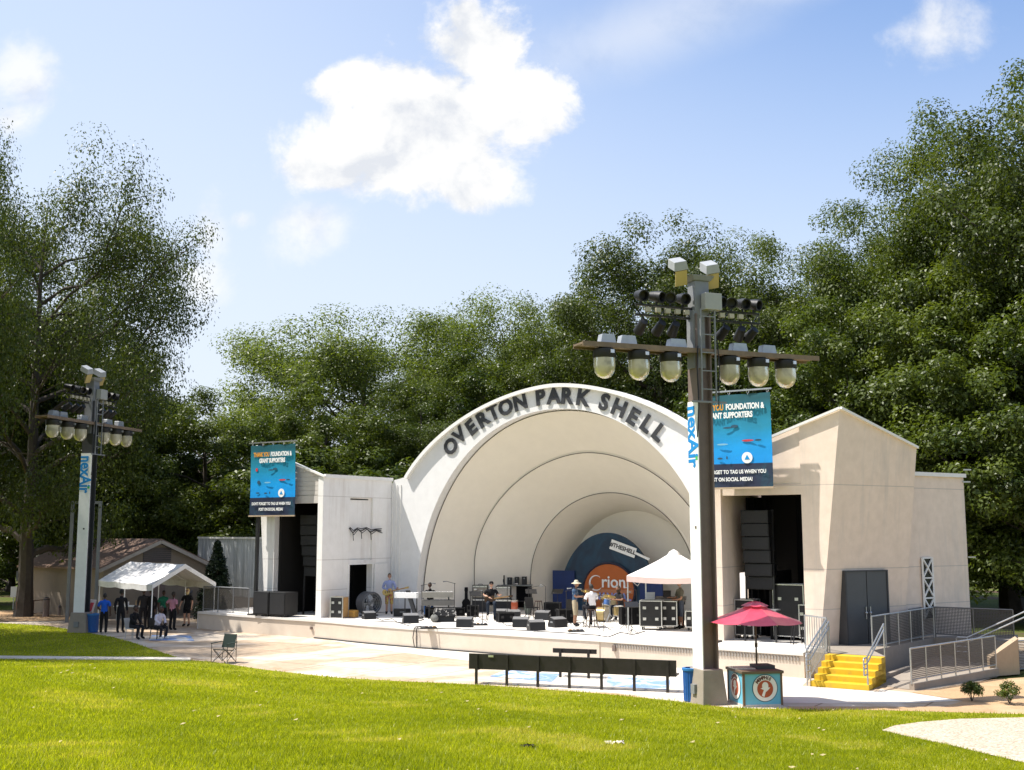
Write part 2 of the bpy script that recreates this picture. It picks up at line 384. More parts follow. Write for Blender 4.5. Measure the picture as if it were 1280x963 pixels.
nt.links.new(skc, bg.inputs[0]); bg.inputs[1].default_value = SKYK
sl = D.lights.new('sun', 'SUN'); sl.energy = 3.7; sl.angle = R(.5); sl.color = (1, .955, .88)
so = D.objects.new('sun', sl); COL.objects.link(so)
sd = Vector((math.sin(SUN_AZ) * math.cos(SUN_EL), math.cos(SUN_AZ) * math.cos(SUN_EL), math.sin(SUN_EL)))
so.rotation_euler = sd.to_track_quat('Z', 'Y').to_euler(); so.location = (-30, 20, 60)
# camera
cam = D.cameras.new('camera'); co = D.objects.new('camera', cam); COL.objects.link(co); SC.camera = co
cam.sensor_width = 36; cam.lens = FPX / 1280 * 36; cam.clip_end = 3000; cam.clip_start = .1
co.location = (0, 0, EYE); co.rotation_euler = (math.pi / 2 + PITCH, 0, 0)
SC.view_settings.view_transform = 'Standard'; SC.view_settings.look = 'None'; SC.view_settings.gamma = 1; SC.view_settings.exposure = 1.15; SC.view_settings.use_curve_mapping = False
SC.cycles.max_bounces = 6; SC.cycles.diffuse_bounces = 4; SC.cycles.glossy_bounces = 2; SC.cycles.transmission_bounces = 4; SC.cycles.transparent_max_bounces = 6
SC.cycles.use_denoising = True; SC.cycles.sample_clamp_indirect = 6; SC.cycles.caustics_reflective = False; SC.cycles.caustics_refractive = False
# ================================================================== STAGE AND SHELL
FRONT = [(-16.6, -4.75), (-12, -5.2), (-8.7, -5.35), (-7.6, -5.5), (-6.4, -5.75), (-5.0, -5.95), (-2.6, -6.15), (0.4, -6.25), (5.5, -6.3), (9, -6.5), (12.9, -6.75)]
t = thing('stage', 'white concrete stage apron with curved front carrying the band and its gear', 'stage', F(0, -6.2, 0))
mb = MB()
for p, q in zip(FRONT[:-1], FRONT[1:]): mb.add([F(p[0], p[1], SZ), F(q[0], q[1], SZ), F(q[0], 8, SZ), F(p[0], 8, SZ)], [(0, 1, 2, 3)])
for p, q in zip(FRONT[:-1], FRONT[1:]): mb.add([F(p[0], p[1], SZ - .1), F(q[0], q[1], SZ - .1), F(q[0], q[1], SZ), F(p[0], p[1], SZ)], [(0, 1, 2, 3)])
q = FRONT[-1]; mb.add([F(q[0], q[1], SZ - .1), F(q[0], 8, SZ - .1), F(q[0], 8, SZ), F(q[0], q[1], SZ)], [(0, 1, 2, 3)])
q = FRONT[0]; mb.add([F(q[0], q[1], SZ - .8), F(q[0], 8, SZ - .8), F(q[0], 8, SZ), F(q[0], q[1], SZ)], [(3, 2, 1, 0)])
def floor_mat():
    return mat('stage_floor', (.72, .68, .63), .7, var=.08, scale=1.6, bmp=.08, bscale=30, big=(.9, .52, .85, (.52, .48, .44)), world=True)
mb.build('stage_floor', floor_mat(), t, world=True)
WALLM = mat('stage_front_plaster', (.60, .515, .425), .8, var=.09, scale=2.2, bmp=.2, bscale=35, big=(.6, .5, .8, (.66, .60, .52)), world=True)
for nm, sub in (('front_wall', FRONT[2:9]), ('front_wall', FRONT[8:]), ('front_wall', FRONT[:3])):
    mb = MB()
    for p, q in zip(sub[:-1], sub[1:]):
        P0, P1 = F(*p), F(*q); n = (P1 - P0).cross(Z).normalized()
        inn = -n if n.dot(A) < 0 else n
        o_ = .03 if sub[0] == FRONT[2] else .06
        mb.prism([P0 + inn * o_, P1 + inn * o_, P1 + inn * .3, P0 + inn * .3], (0, 0, SZ - .103))
    mb.build(nm, WALLM, t, world=True)
mb = MB()                                    # dark grey bar standing in for the shade at the foot of the wall
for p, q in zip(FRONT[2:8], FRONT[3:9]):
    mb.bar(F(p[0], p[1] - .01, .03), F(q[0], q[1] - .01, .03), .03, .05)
mb.build('foot_shadow_strip', DGREY, t, world=True)
mb = MB()                                    # ventilation slots in the lip right of the seam
for i in range(64):
    u = 6.1 + i * .105
    a = np.interp(u, [p[0] for p in FRONT], [p[1] for p in FRONT])
    mb.box(F(u, a + .05, .57), (.05, .05, .13), ROTF)
mb.build('vent_grille', mat('vent_grey', (.33, .30, .27), .7), t, world=True)
p = onF(768, 806, -6.3)
mb = MB(); mb.box(F(p[0], -6.32, .5), (.12, .08, .2), ROTF); mb.build('outlet_box', BROWNP, t, world=True)
p = onF(411, 781, -4.5)
mb = MB(); mb.box(F(-8.9, -5.32, .42), (.1, .08, .12), ROTF); mb.build('outlet_box', BROWNP, t, world=True)

shell = thing('bandshell', 'white concrete bandshell with stepped half dome and black lettering along its arch', 'bandshell', F(0, 0, 0))
# front arch face
OZ = .9
def ell(w, h, zc, n, m=64):                 # right foot -> over the top -> left foot
    out = [(w, SZ - .01)]
    for i in range(m + 1):
        t_ = math.pi * i / m; c, s_ = math.cos(t_), math.sin(t_)
        out.append((w * math.copysign(abs(c) ** (2 / n), c), OZ + zc + (h - zc) * abs(s_) ** (2 / n)))
    out.append((-w, SZ - .01)); return out
INN = ell(7.44, 8.83, .14, 2.06)
OUT = ell(8.83, 9.91, 4.19, 1.76, 96)
WTOP = 6.85
outer = [(8.95, -9), (8.95, WTOP)] + [q for q in OUT if q[1] >= WTOP] + [(-8.95, WTOP), (-8.95, -9)]
def strip(mb, la, lb, da, db, flip=False):
    """two curves with equal counts at depths da, db"""
    n = len(la); vs = [F(u, da, z) for u, z in la] + [F(u, db, z) for u, z in lb]
    fs = [(i, i + 1, n + i + 1, n + i) for i in range(n - 1)]
    if flip: fs = [f[::-1] for f in fs]
    mb.add(vs, fs)
def resample(c, n):
    L = [0]
    for p, q in zip(c[:-1], c[1:]): L.append(L[-1] + math.hypot(q[0] - p[0], q[1] - p[1]))
    t_ = np.linspace(0, L[-1], n); return list(zip(np.interp(t_, L, [p[0] for p in c]), np.interp(t_, L, [p[1] for p in c])))
mb = MB()
# face as one polygon with an opening: quads between matched samples
NS = 160
ri = resample(INN, NS)
# outer matched by angle about a centre
def hit(ang, poly, c=(0, 3.2)):
    d = (math.cos(ang), math.sin(ang)); best = None
    for p, q in zip(poly[:-1], poly[1:]):
        ex, ez = q[0] - p[0], q[1] - p[1]; den = d[0] * ez - d[1] * ex
        if abs(den) < 1e-9: continue
        s_ = ((p[0] - c[0]) * ez - (p[1] - c[1]) * ex) / den; r_ = ((p[0] - c[0]) * d[1] - (p[1] - c[1]) * d[0]) / den
        if s_ > 0 and -1e-6 <= r_ <= 1 + 1e-6 and (best is None or s_ > best): best = s_
    return (c[0] + d[0] * best, c[1] + d[1] * best)
ro = []
for (u, z) in ri:
    an = math.atan2(z - 3.2, u); h_ = hit(an, outer); ro.append((h_[0], max(h_[1], SZ - .01)))
ro[0] = (8.95, SZ - .01); ro[-1] = (-8.95, SZ - .01)
strip(mb, ri, ro, 0, 0)                     # front
strip(mb, ri, ro, .5, .5, True)             # rear
strip(mb, ri, ri, 0, .5, True)              # soffit
strip(mb, ro, ro, 0, .5)                    # top edge
arch = mb.build('front_arch', WHITE, shell, world=True, smooth=True, ang=30)
# projecting rim along the crown of the arch
mb = MB(); rim = [q for q in OUT if q[1] >= WTOP]
inr = [(u * .985, (z - 1) * .984 + 1) for u, z in rim]
strip(mb, inr, rim, -.2, -.2); strip(mb, rim, rim, -.2, .52); strip(mb, inr, inr, -.2, .01, True); strip(mb, inr, rim, .52, .52, True)
mb.build('arch_rim', TRIMW, shell, world=True, smooth=True, ang=40)
# raised letters
LET = [('O', 562.5, 558.5), ('V', 573.6, 544.7), ('E', 588, 535), ('R', 602, 525), ('T', 615.7, 516.4), ('O', 631, 510), ('N', 649, 503.5), ('P', 674, 497.5), ('A', 691, 496), ('R', 707, 496), ('K', 727, 498), ('S', 754, 503.5), ('H', 772.5, 511), ('E', 789.7, 521.5), ('L', 807, 530.5), ('L', 822, 541.5)]
mid = [((a_[0] + b_[0]) / 2, (a_[1] + b_[1]) / 2) for a_, b_ in zip(ri, ro)]
mb = MB()
for ch, px, py in LET:
    u, z = onF(px, py, -.12)
    k = min(range(2, len(mid) - 2), key=lambda i: (ri[i][0] * 1.06 - u) ** 2 + (ri[i][1] * 1.06 - z) ** 2)
    tx, tz = ri[k - 2][0] - ri[k + 2][0], ri[k - 2][1] - ri[k + 2][1]; l = math.hypot(tx, tz); tx /= l; tz /= l
    X = U * tx + Z * tz; Y = U * -tz + Z * tx
    M = Matrix(((X.x, A.x, Y.x, 0), (X.y, A.y, Y.y, 0), (X.z, A.z, Y.z, 0), (0, 0, 0, 1)))
    M.translation = F(u, -.045, z)
    put_text(mb, ch, M, .93, .042, .012)
mb.build('lettering', INK, arch, world=True)
# vaulted steps
def vault(c0, d0, c1, d1, name, edge=True):
    mb = MB(); n = 90; a_, b_ = resample(c0, n), resample(c1, n); K = 6
    for k in range(K):
        f0, f1 = k / K, (k + 1) / K
        l0 = [(p[0] + (q[0] - p[0]) * f0, p[1] + (q[1] - p[1]) * f0) for p, q in zip(a_, b_)]
        l1 = [(p[0] + (q[0] - p[0]) * f1, p[1] + (q[1] - p[1]) * f1) for p, q in zip(a_, b_)]
        strip(mb, l0, l1, d0 + (d1 - d0) * f0, d0 + (d1 - d0) * f1, True)
    # outer skin so the vault is a real shell
    ao, bo = [(u * 1.03, z + .15) for u, z in a_], [(u * 1.03, z + .15) for u, z in b_]
    strip(mb, ao, bo, d0, d1); strip(mb, a_, ao, d0, d0); strip(mb, b_, bo, d1, d1, True)
    return mb.build(name, INNER, shell, world=True, smooth=True, ang=35)
v0a = ell(7.40, 8.79, .14, 2.06); v0b = ell(6.13, 7.17, 2.0, 1.84)
v1a = ell(6.06, 7.09, 2.0, 1.84); v1b = ell(4.34, 5.43, 1.3, 1.97)
v2a = ell(4.28, 5.36, 1.3, 1.97); v2b = ell(3.45, 4.55, 1.0, 2.0)
vault(v0a, .5, v0b, 2.74, 'vault_ring'); vault(v1a, 2.7, v1b, 4.91, 'vault_ring'); vault(v2a, 4.87, v2b, 7.3, 'vault_ring')
# dark tubes imitating the shadow gap where one ring overlaps the next
mb = MB()
for c, d in ((v0a, .47), (v1a, 2.67), (v2a, 4.84)):
    n = 100; q = resample(c, n); mb.tube([F(u * .999, d, z) for u, z in q], .018, 5)
mb.build('joint_shadow', mat('joint_shadow_dark', (.10, .09, .075), .8, var=.2), shell, world=True)
mb = MB()
for (a_, b_, d) in ((v1a, v0b, 2.735), (v2a, v1b, 4.905)):
    strip(mb, resample(a_, 90), resample([(u * 1.02, z + .1) for u, z in b_], 90), d, d)
mb.prism([F(u, 7.25, z) for u, z in resample([(u * 1.02, z + .05) for u, z in v2b], 50)], A * .2)
mb.build('rear_wall', INNER, shell, world=True)
# ---- wings -------------------------------------------------------
def groove_mat(name, lo, hi):
    """painted stucco panels with thin level joints and a few vertical ones"""
    m = D.materials.new(name); m.use_nodes = True; nt = m.node_tree; b = nt.nodes['Principled BSDF']
    g = _n(nt, 'ShaderNodeNewGeometry'); v = g.outputs['Position']; s = _n(nt, 'ShaderNodeSeparateXYZ'); nt.links.new(v, s.inputs[0])
    n1 = noise(nt, 3, 6, .6, v); c = ramp(nt, n1, [(.3, lo), (.7, hi)])
    st = _n(nt, 'ShaderNodeMapping'); st.inputs['Scale'].default_value = (1.2, 1.2, .12); nt.links.new(v, st.inputs[0])
    c = mixc(nt, ramp(nt, noise(nt, 1.6, 5, .7, st.outputs[0]), [(.52, (0, 0, 0)), (.78, (.6, .6, .6))]), c, (.52, .46, .41))
    k = None
    for zz in (6.02, 3.25, 1.95):
        d = mth(nt, 'LESS_THAN', mth(nt, 'ABSOLUTE', mth(nt, 'SUBTRACT', s.outputs[2], zz)), .014); k = d if k is None else mth(nt, 'MAXIMUM', k, d)
    c = mixc(nt, mth(nt, 'MULTIPLY', k, .55), c, (.36, .32, .29))
    nt.links.new(c, b.inputs['Base Color']); b.inputs['Roughness'].default_value = .75
    hh = mth(nt, 'SUBTRACT', noise(nt, 45, 4, .6, v), mth(nt, 'MULTIPLY', k, 2.0)); bump(nt, hh, .25, .02, b); return m
WINGR = groove_mat('wing_stucco_warm', (.72, .585, .475), (.81, .665, .55)); WINGL = groove_mat('wing_stucco_white', (.765, .745, .715), (.82, .80, .775))
CLAP = mat('clapboard_white', (.56, .52, .48), .7, var=.1, scale=4, world=True)
def wing(s):                                # s = -1 left, +1 right
    def G(u, a, z): return F(s * u, a, z)
    WING = WINGR if s > 0 else WINGL; jb, cb, ct = (12.25, 12.62, 13.65) if s > 0 else (12.02, 12.42, 13.2)
    # inner return wall with doorway (a from -4.5 to 0)
    w = MB(); L = [(9.1, -4.54), (8.95, 0)]
    def Q(t_, z, off=0.0):                   # point on the inner wall; off = towards the stage
        u = L[0][0] + (L[1][0] - L[0][0]) * t_; a = L[0][1] + 4.54 * t_; return G(u - off, a, z)
    def wallbox(mb, t0, t1, z0, z1, o0, o1):
        pts = [Q(t0, z0, o0), Q(t1, z0, o0), Q(t1, z0, o1), Q(t0, z0, o1)]; mb.prism(pts, (0, 0, z1 - z0))
    iw = MB()
    wallbox(iw, 0, .38, SZ, WTOP, -.3, 0); wallbox(iw, .71, 1, SZ, WTOP, -.3, 0)
    wallbox(iw, .38, .71, 3.02, WTOP, -.3, -.10)
    wallbox(iw, .38, .71, 6.0, WTOP, -.098, 0); wallbox(iw, .38, .71, 3.02, 3.2, -.098, 0)
    iw.build('inner_wall', WING, shell, world=True)
    # front wall: lintel above the opening, pier and raked roof line
    fw = MB(); rz_ = lambda u: WTOP + (u - 9.1) * (8.5 - WTOP) / 4.55
    lint = [G(9.1, -4.5, 5.72), G(jb, -4.5, 5.72), G(jb, -4.5, 6.05), G(9.1, -4.5, 6.05)]
    fw.prism(lint, A * .3)
    fw.prism([G(9.1, -4.46, 6.05), G(jb, -4.46, 6.05), G(jb, -4.46, rz_(jb)), G(9.1, -4.46, rz_(9.1))], A * .26)
    f_ = fw.build('front_wall', WING if s > 0 else CLAP, shell, world=True)
    if s < 0:                                # level boarding on the left gable
        bd = MB()
        for i in range(12):
            z0 = 6.08 + i * .2; ul = max(9.12, 9.1 + (z0 + .2 - WTOP) / .363) if z0 + .2 > WTOP else 9.12
            if ul < jb - .1: bd.prism([G(ul, -4.463, z0), G(jb, -4.463, z0), G(jb, -4.49, z0), G(ul, -4.49, z0)], (0, 0, .19))
        bd.build('cladding', CLAP, shell, world=True)
    # leaning pier and splayed side wall
    pb = [(jb, -4.5), (cb, -4.5), (14.4, -.9), (13.0, -.9)]; ptp = [(jb, -4.5), (ct, -4.5), (15.22, -.95), (13.0, -.95)]
    zt = [rz_(jb), rz_(ct), 7.35, 7.2]
    pm = MB(); vs = [G(u, a, -.03) for u, a in pb] + [G(u, a, z) for (u, a), z in zip(ptp, zt)]
    fs = [(0, 1, 5, 4), (1, 2, 6, 5), (2, 3, 7, 6), (3, 0, 4, 7), (4, 5, 6, 7)]
    if s < 0: fs = [f[::-1] for f in fs]
    pm.add(vs, fs); pier = pm.build('side_wall', WING, shell, world=True)
    # inner side of the opening, roof, dark store behind the opening
    rm = MB()
    rp = [G(9.12, -4.18, 6.70), G(13.2, -4.18, 6.70), G(14.9, -1.0, 6.70), G(13.0, -.5, 6.70), G(8.97, -.02, 6.70)]
    rm.add(rp + [p_ + Z * .09 for p_ in rp], [(0, 1, 2, 3, 4), (9, 8, 7, 6, 5)] + [(i, (i + 1) % 5, 5 + (i + 1) % 5, 5 + i) for i in range(5)])
    roof = rm.build('roof', mat('roof_membrane', (.5, .49, .47), .8), shell, world=True)
    fa = MB(); fa.bar(G(9.0, -4.56, WTOP + .02), G(ct + .03, -4.58, rz_(ct) + .03), .1, .08); fa.bar(G(ct + .05, -4.55, rz_(ct) + .03), G(15.26, -.95, 7.38), .1, .08)
    fa.bar(G(9.06, -4.5, WTOP + .05), G(8.92, 0, WTOP + .05), .1, .16)
    fa.build('roof_edge', TRIMW, shell, world=True)
    # rear block
    rb = MB(); rb.prism([G(13.2, -.9, -.03), G(14.35, -.9, -.03), G(16.0, 2.7, -.03), G(13.2, 4.2, -.03)], (0, 0, 6.5)); rb.build('rear_block', WING, shell, world=True)
    re = MB(); q = [G(14.33, -.93, 6.53), G(16.05, 2.72, 6.53)]; re.bar(q[0], q[1], .12, .14); re.build('roof_edge', TRIMW, shell, world=True)
    # near-black lining: the unlit depth is put into its colour
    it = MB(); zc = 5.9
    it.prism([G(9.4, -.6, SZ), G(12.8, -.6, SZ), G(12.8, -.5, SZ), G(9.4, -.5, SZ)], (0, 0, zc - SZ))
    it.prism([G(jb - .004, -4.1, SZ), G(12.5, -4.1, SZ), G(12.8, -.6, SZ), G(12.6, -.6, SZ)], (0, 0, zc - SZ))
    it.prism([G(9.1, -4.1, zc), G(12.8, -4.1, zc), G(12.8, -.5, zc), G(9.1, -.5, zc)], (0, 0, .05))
    it.build('interior_lining', mat('interior_shade', (.012, .011, .010), .9, var=.3, scale=3), shell, world=True)
    # black curtains in folds, drawn to either side of the opening
    for (u0, u1, a0) in ((9.45, 10.4, -2.3), (11.2, 11.95, -2.0)):
        cu = MB(); n = 40; pts = []
        for i in range(n):
            f0 = i / (n - 1); pts.append((u0 + (u1 - u0) * f0, a0 + .06 * math.sin(f0 * (u1 - u0) * 26)))
        vs = [G(u, a, SZ + .02) for u, a in pts] + [G(u, a, 5.7) for u, a in pts]
        cu.add(vs, [(i, i + 1, n + i + 1, n + i) for i in range(n - 1)]); cu.build('curtain', CLOTHB, shell, world=True, smooth=True)
    # doorway in the inner wall
    dr = MB()
    wallbox(dr, .36, .38, SZ, 3.06, -.02, .04); wallbox(dr, .71, .73, SZ, 3.06, -.02, .04); wallbox(dr, .38, .71, 3.0, 3.06, -.02, .04)
    dr.build('door_frame', TRIMW, shell, world=True)
    lf = MB(); wallbox(lf, .735, .93, SZ + .03, 3.02, .045, .09); leaf = lf.build('door', TRIMW, shell, world=True, bevel=.008)
    hd = MB(); c_ = Q(.91, 1.8, .12); hd.ball(c_, .05); hd.build('handle', STEEL, leaf, world=True, smooth=True)
    vo = MB(); wallbox(vo, .30, .8, SZ, 3.1, -1.6, -1.5); vo.build('interior_lining', mat('interior_shade', (.03, .028, .025)), shell, world=True)  # near-black panel stands in for the unlit room behind the doorway
    return G, Q
GL, QL = wing(-1); GR, QR = wing(1)
# pilaster strips on the left arch shoulder and zigzag line ornament
mb = MB()
for u in (-8.86, -8.62, -8.40): mb.box(F(u, -.01, 3.7), (.05, .06, 5.9), ROTF)
mb.build('pilaster_strip', TRIMW, shell, world=True)
mb = MB()
import random as _r
zz = [(.36, 4.62), (.41, 4.42), (.47, 4.6), (.53, 4.5), (.60, 4.62), (.67, 4.45), (.74, 4.55), (.83, 4.5)]
for k, (dz, r_) in enumerate(((0, .03), (.1, .022), (-.09, .02))):
    mb.tube([QL(t_, z + dz * (1 if i % 2 else .4), .06 + k * .03) for i, (t_, z) in enumerate(zz)], r_, 6)
for i in (1, 3, 5): mb.tube([QL(zz[i][0], zz[i][1], .06), QL(zz[i][0] + .01, zz[i][1] - .35, .06)], .018, 5)
mb.build('zigzag_ornament', BLACKM, shell, world=True)
# right side: double door, lattice window, lamp
def sideQ(t_, z, off=0.0, lz_=None):                   # along the splayed right side wall; off = outwards
    lean = (lz_ if lz_ is not None else z + .03) / 8.0
    b0 = Vector((12.62, -4.5)); b1 = Vector((14.4, -.9)); k = Vector((.93, 0)) * min(lean, 1)
    p_ = b0.lerp(b1, t_) + k; n_ = Vector((.918, -.395)); p_ = p_ + n_ * off; return F(p_.x, p_.y, z)
dk = mat('door_grey_paint', (.075, .08, .085), .5, var=.12, scale=5)
def doorq(mb, t0, t1, z0, z1, o0, o1):
    V_ = 3.2; mb.add([sideQ(t0, z0, o0, V_), sideQ(t1, z0, o0, V_), sideQ(t1, z1, o0, V_), sideQ(t0, z1, o0, V_), sideQ(t0, z0, o1, V_), sideQ(t1, z0, o1, V_), sideQ(t1, z1, o1, V_), sideQ(t0, z1, o1, V_)],
           [(0, 3, 2, 1), (4, 5, 6, 7), (0, 1, 5, 4), (1, 2, 6, 5), (2, 3, 7, 6), (3, 0, 4, 7)])
for (t0, t1) in ((.20, .435), (.445, .68)):
    mb = MB(); doorq(mb, t0, t1, SZ + .02, 3.15, .02, .10); d_ = mb.build('door', dk, shell, world=True)
    mb = MB(); e = .415 if t0 < .4 else .465; mb.bar(sideQ(e, 1.6, .13, 3.2), sideQ(e, 2.0, .13, 3.2), .03); mb.ball(sideQ(e, 1.8, .13, 3.2), .05); mb.build('handle', STEEL, d_, world=True)
mb = MB(); doorq(mb, .185, .20, SZ, 3.2, -.4, .13); doorq(mb, .68, .695, SZ, 3.2, -.4, .13); doorq(mb, .20, .68, 3.152, 3.2, -.2, .13); mb.build('door_frame', DGREY, shell, world=True)
def rearQ(t_, z, off): 
    p_ = Vector((14.35, -.9)).lerp(Vector((16.0, 2.7)), t_) + Vector((.909, -.417)) * off; return F(p_.x, p_.y, z)
mb = MB(); mb.add([rearQ(a_, z, o_) for o_ in (.0, .04) for a_, z in ((.33, 1.45), (.47, 1.45), (.47, 3.55), (.33, 3.55))], [(4, 5, 6, 7), (0, 1, 5, 4), (1, 2, 6, 5), (2, 3, 7, 6), (3, 0, 4, 7)])
wn = mb.build('window', mat('dark_glass', (.02, .022, .025), .15, var=.1), shell, world=True)
mb = MB()
for i in range(3):
    z0, z1 = 1.45 + i * .7, 2.15 + i * .7
    mb.bar(rearQ(.33, z0, .06), rearQ(.47, z1, .06), .05); mb.bar(rearQ(.47, z0, .07), rearQ(.33, z1, .07), .05); mb.bar(rearQ(.33, z1, .06), rearQ(.47, z1, .06), .05)
mb.bar(rearQ(.33, 1.45, .06), rearQ(.33, 3.55, .06), .06); mb.bar(rearQ(.47, 1.45, .06), rearQ(.47, 3.55, .06), .06)
mb.build('lattice', TRIMW, wn, world=True)
mb = MB(); q = rearQ(.1, 6.0, .1); mb.box(q, (.22, .14, .14), ROTF); mb.cyl(q, q + Vector((.12, -.12, -.14)), .06, .1, 10)
mb.build('wall_lamp', BLACKM, shell, world=True)
mb = MB()
for t_, z in ((.98, 6.3), (1.0, 3.55), (1.0, 6.75)): mb.bar(rearQ(t_, z, .02), rearQ(t_ + .05, z, .2), .05)
mb.build('wall_bracket', STEEL, shell, world=True)
# stage fixture on the right inside wall, cables down the shell joint are on the stage things
# ------------------------------------------------------------------ backdrop
bd = thing('backdrop', 'dark blue half round backdrop with orange disc and white banners at the back of the shell', 'backdrop', F(0, 5.7, SZ))
BW, BH = 2.62, 3.72
def disc(cx, cz, w, h, a0, th, n=48):
    return [F(cx + w, a0, SZ)] + [F(cx + w * math.cos(math.pi * i / n), a0, cz + h * math.sin(math.pi * i / n)) for i in range(n + 1)] + [F(cx - w, a0, SZ)]
def navy():
    m = D.materials.new('printed_navy_cloth'); m.use_nodes = True; nt = m.node_tree; b = nt.nodes['Principled BSDF']
    tc = _n(nt, 'ShaderNodeTexCoord'); v = tc.outputs['Object']
    n = noise(nt, .8, 4, .6, v, 1.5); c = ramp(nt, n, [(.4, (.003, .018, .045)), (.62, (.005, .042, .085)), (.85, (.03, .12, .19))])
    nt.links.new(c, b.inputs['Base Color']); b.inputs['Roughness'].default_value = .45; return m
NAVY = navy()
q0 = onF(759, 710, 5.7)
mb = MB(); mb.prism(disc(q0[0], 1.05, BW, BH - .35, 5.7, .12), A * .12); mb.build('panel', NAVY, bd, world=True)
mb = MB(); mb.prism([F(q0[0] - BW - .32, 5.62, SZ), F(q0[0] - BW + .9, 5.62, SZ), F(q0[0] - BW + .9, 5.62, 2.62), F(q0[0] - BW - .32, 5.62, 2.62)], A * .06)
mb.prism([F(q0[0] + BW - .9, 5.62, SZ), F(q0[0] + BW + .25, 5.62, SZ), F(q0[0] + BW + .25, 5.62, 2.7), F(q0[0] + BW - .9, 5.62, 2.7)], A * .06)
mb.build('side_panel', mat('navy_board', (.012, .03, .12), .6, var=.3, scale=3), bd, world=True)
od = onF(761, 745, 5.6); oz = 1.78
mb = MB(); mb.prism([F(od[0] + 1.30 * math.cos(2 * math.pi * i / 48), 5.60, oz + 1.18 * math.sin(2 * math.pi * i / 48)) for i in range(48)], A * .05)
odisc = mb.build('disc', mat('orange_print', (.42, .105, .02), .55, var=.12, scale=3), bd, world=True)
mb = MB(); mb.tube([F(od[0] + 1.36 * math.cos(2 * math.pi * i / 48), 5.6, oz + 1.24 * math.sin(2 * math.pi * i / 48)) for i in range(49)], .05, 6); mb.build('disc_edge', mat('dark_edge', (.02, .02, .04), .6), bd, world=True)
MF = Matrix(((U.x, A.x, 0, 0), (U.y, A.y, 0, 0), (0, 0, 1, 0), (0, 0, 0, 1)))
def MFt(p, rot=0.0): return Matrix.Translation(p) @ MF @ Matrix.Rotation(-rot, 4, 'Y')
mb = MB(); put_text(mb, 'rion', MFt(F(od[0] + .26, 5.585, oz + .35)), .78, .012, .004)
ring = [(.34 * math.cos(t_), .34 * math.sin(t_)) for t_ in np.linspace(.9, 5.6, 30)]
mb.tube([F(od[0] - .66 + x, 5.585, oz + .30 + z) for x, z in ring], [.012 + .03 * math.sin(math.pi * i / 29) for i in range(30)], 6)
mb.build('lettering', WHITEP, odisc, world=True)
mb = MB(); mb.prism([F(od[0] - 1.24, 5.592, oz - .14), F(od[0] + 1.24, 5.592, oz - .14), F(od[0] + 1.24, 5.592, oz + .02), F(od[0] - 1.24, 5.592, oz + .02)], A * .01)
mb.build('stripe', mat('faded_orange', (.48, .2, .1), .6), odisc, world=True)
mb = MB(); put_text(mb, 'FINANCIAL', MFt(F(od[0] + .05, 5.58, oz - .32)), .44, .02, .004); mb.build('lettering', mat('lilac_print', (.25, .3, .62), .6), odisc, world=True)
sg = onF(778, 686, 5.55)
mb = MB(); M = MFt(F(sg[0], 5.6, sg[1]), R(-18)); hw, hh = .68, .23
mb.prism([M @ Vector(c) for c in ((-hw, 0, -hh), (hw, 0, -hh), (hw, 0, hh), (-hw, 0, hh))], A * .02); s1 = mb.build('banner', WHITEP, bd, world=True)
mb = MB(); put_text(mb, '#THESHELL', M @ Matrix.Translation((0, -.012, 0)), .27, .008, .003); mb.build('lettering', INK, s1, world=True)
sg = onF(802, 695.5, 5.55); M = MFt(F(sg[0], 5.6, sg[1]), R(-22)); hw, hh = .40, .055
mb = MB(); mb.prism([M @ Vector(c) for c in ((-hw, 0, -hh), (hw, 0, -hh), (hw, 0, hh), (-hw, 0, hh))], A * .02); mb.build('banner', WHITEP, bd, world=True)
# ================================================================== TREES AND PLANTS
def leaf_mat(name, lo, hi, trans=.32):
    m = D.materials.new(name); m.use_nodes = True; nt = m.node_tree; nt.nodes.remove(nt.nodes['Principled BSDF']); out = nt.nodes['Material Output']
    at_ = _n(nt, 'ShaderNodeAttribute', attribute_name='tint'); oi = _n(nt, 'ShaderNodeObjectInfo')
    k = mth(nt, 'ADD', mth(nt, 'MULTIPLY', at_.outputs['Fac'], .7), mth(nt, 'MULTIPLY', oi.outputs['Random'], .32))
    c = ramp(nt, k, [(.05, lo), (.95, hi)])
    p = _n(nt, 'ShaderNodeBsdfPrincipled'); nt.links.new(c, p.inputs['Base Color']); p.inputs['Roughness'].default_value = .42; p.inputs['Specular IOR Level'].default_value = .3
    tr = _n(nt, 'ShaderNodeBsdfTranslucent'); nt.links.new(mixc(nt, 1.0, c, (1.75, 1.75, .6), 'MULTIPLY'), tr.inputs[0])
    mx = _n(nt, 'ShaderNodeMixShader'); mx.inputs[0].default_value = trans
    nt.links.new(p.outputs[0], mx.inputs[1]); nt.links.new(tr.outputs[0], mx.inputs[2]); nt.links.new(mx.outputs[0], out.inputs[0]); return m
LEAF_D = leaf_mat('leaf_deep_green', (.020, .036, .006), (.085, .108, .017))
LEAF_M = leaf_mat('leaf_mid_green', (.022, .042, .007), (.115, .145, .02))
LEAF_L = leaf_mat('leaf_light_green', (.045, .068, .014), (.13, .165, .032), .42)
LEAF_C = leaf_mat('leaf_conifer', (.012, .022, .010), (.03, .05, .018), .1)
BARK = mat('bark', (.075, .06, .048), .9, var=.35, scale=5, bmp=.6, bscale=18)
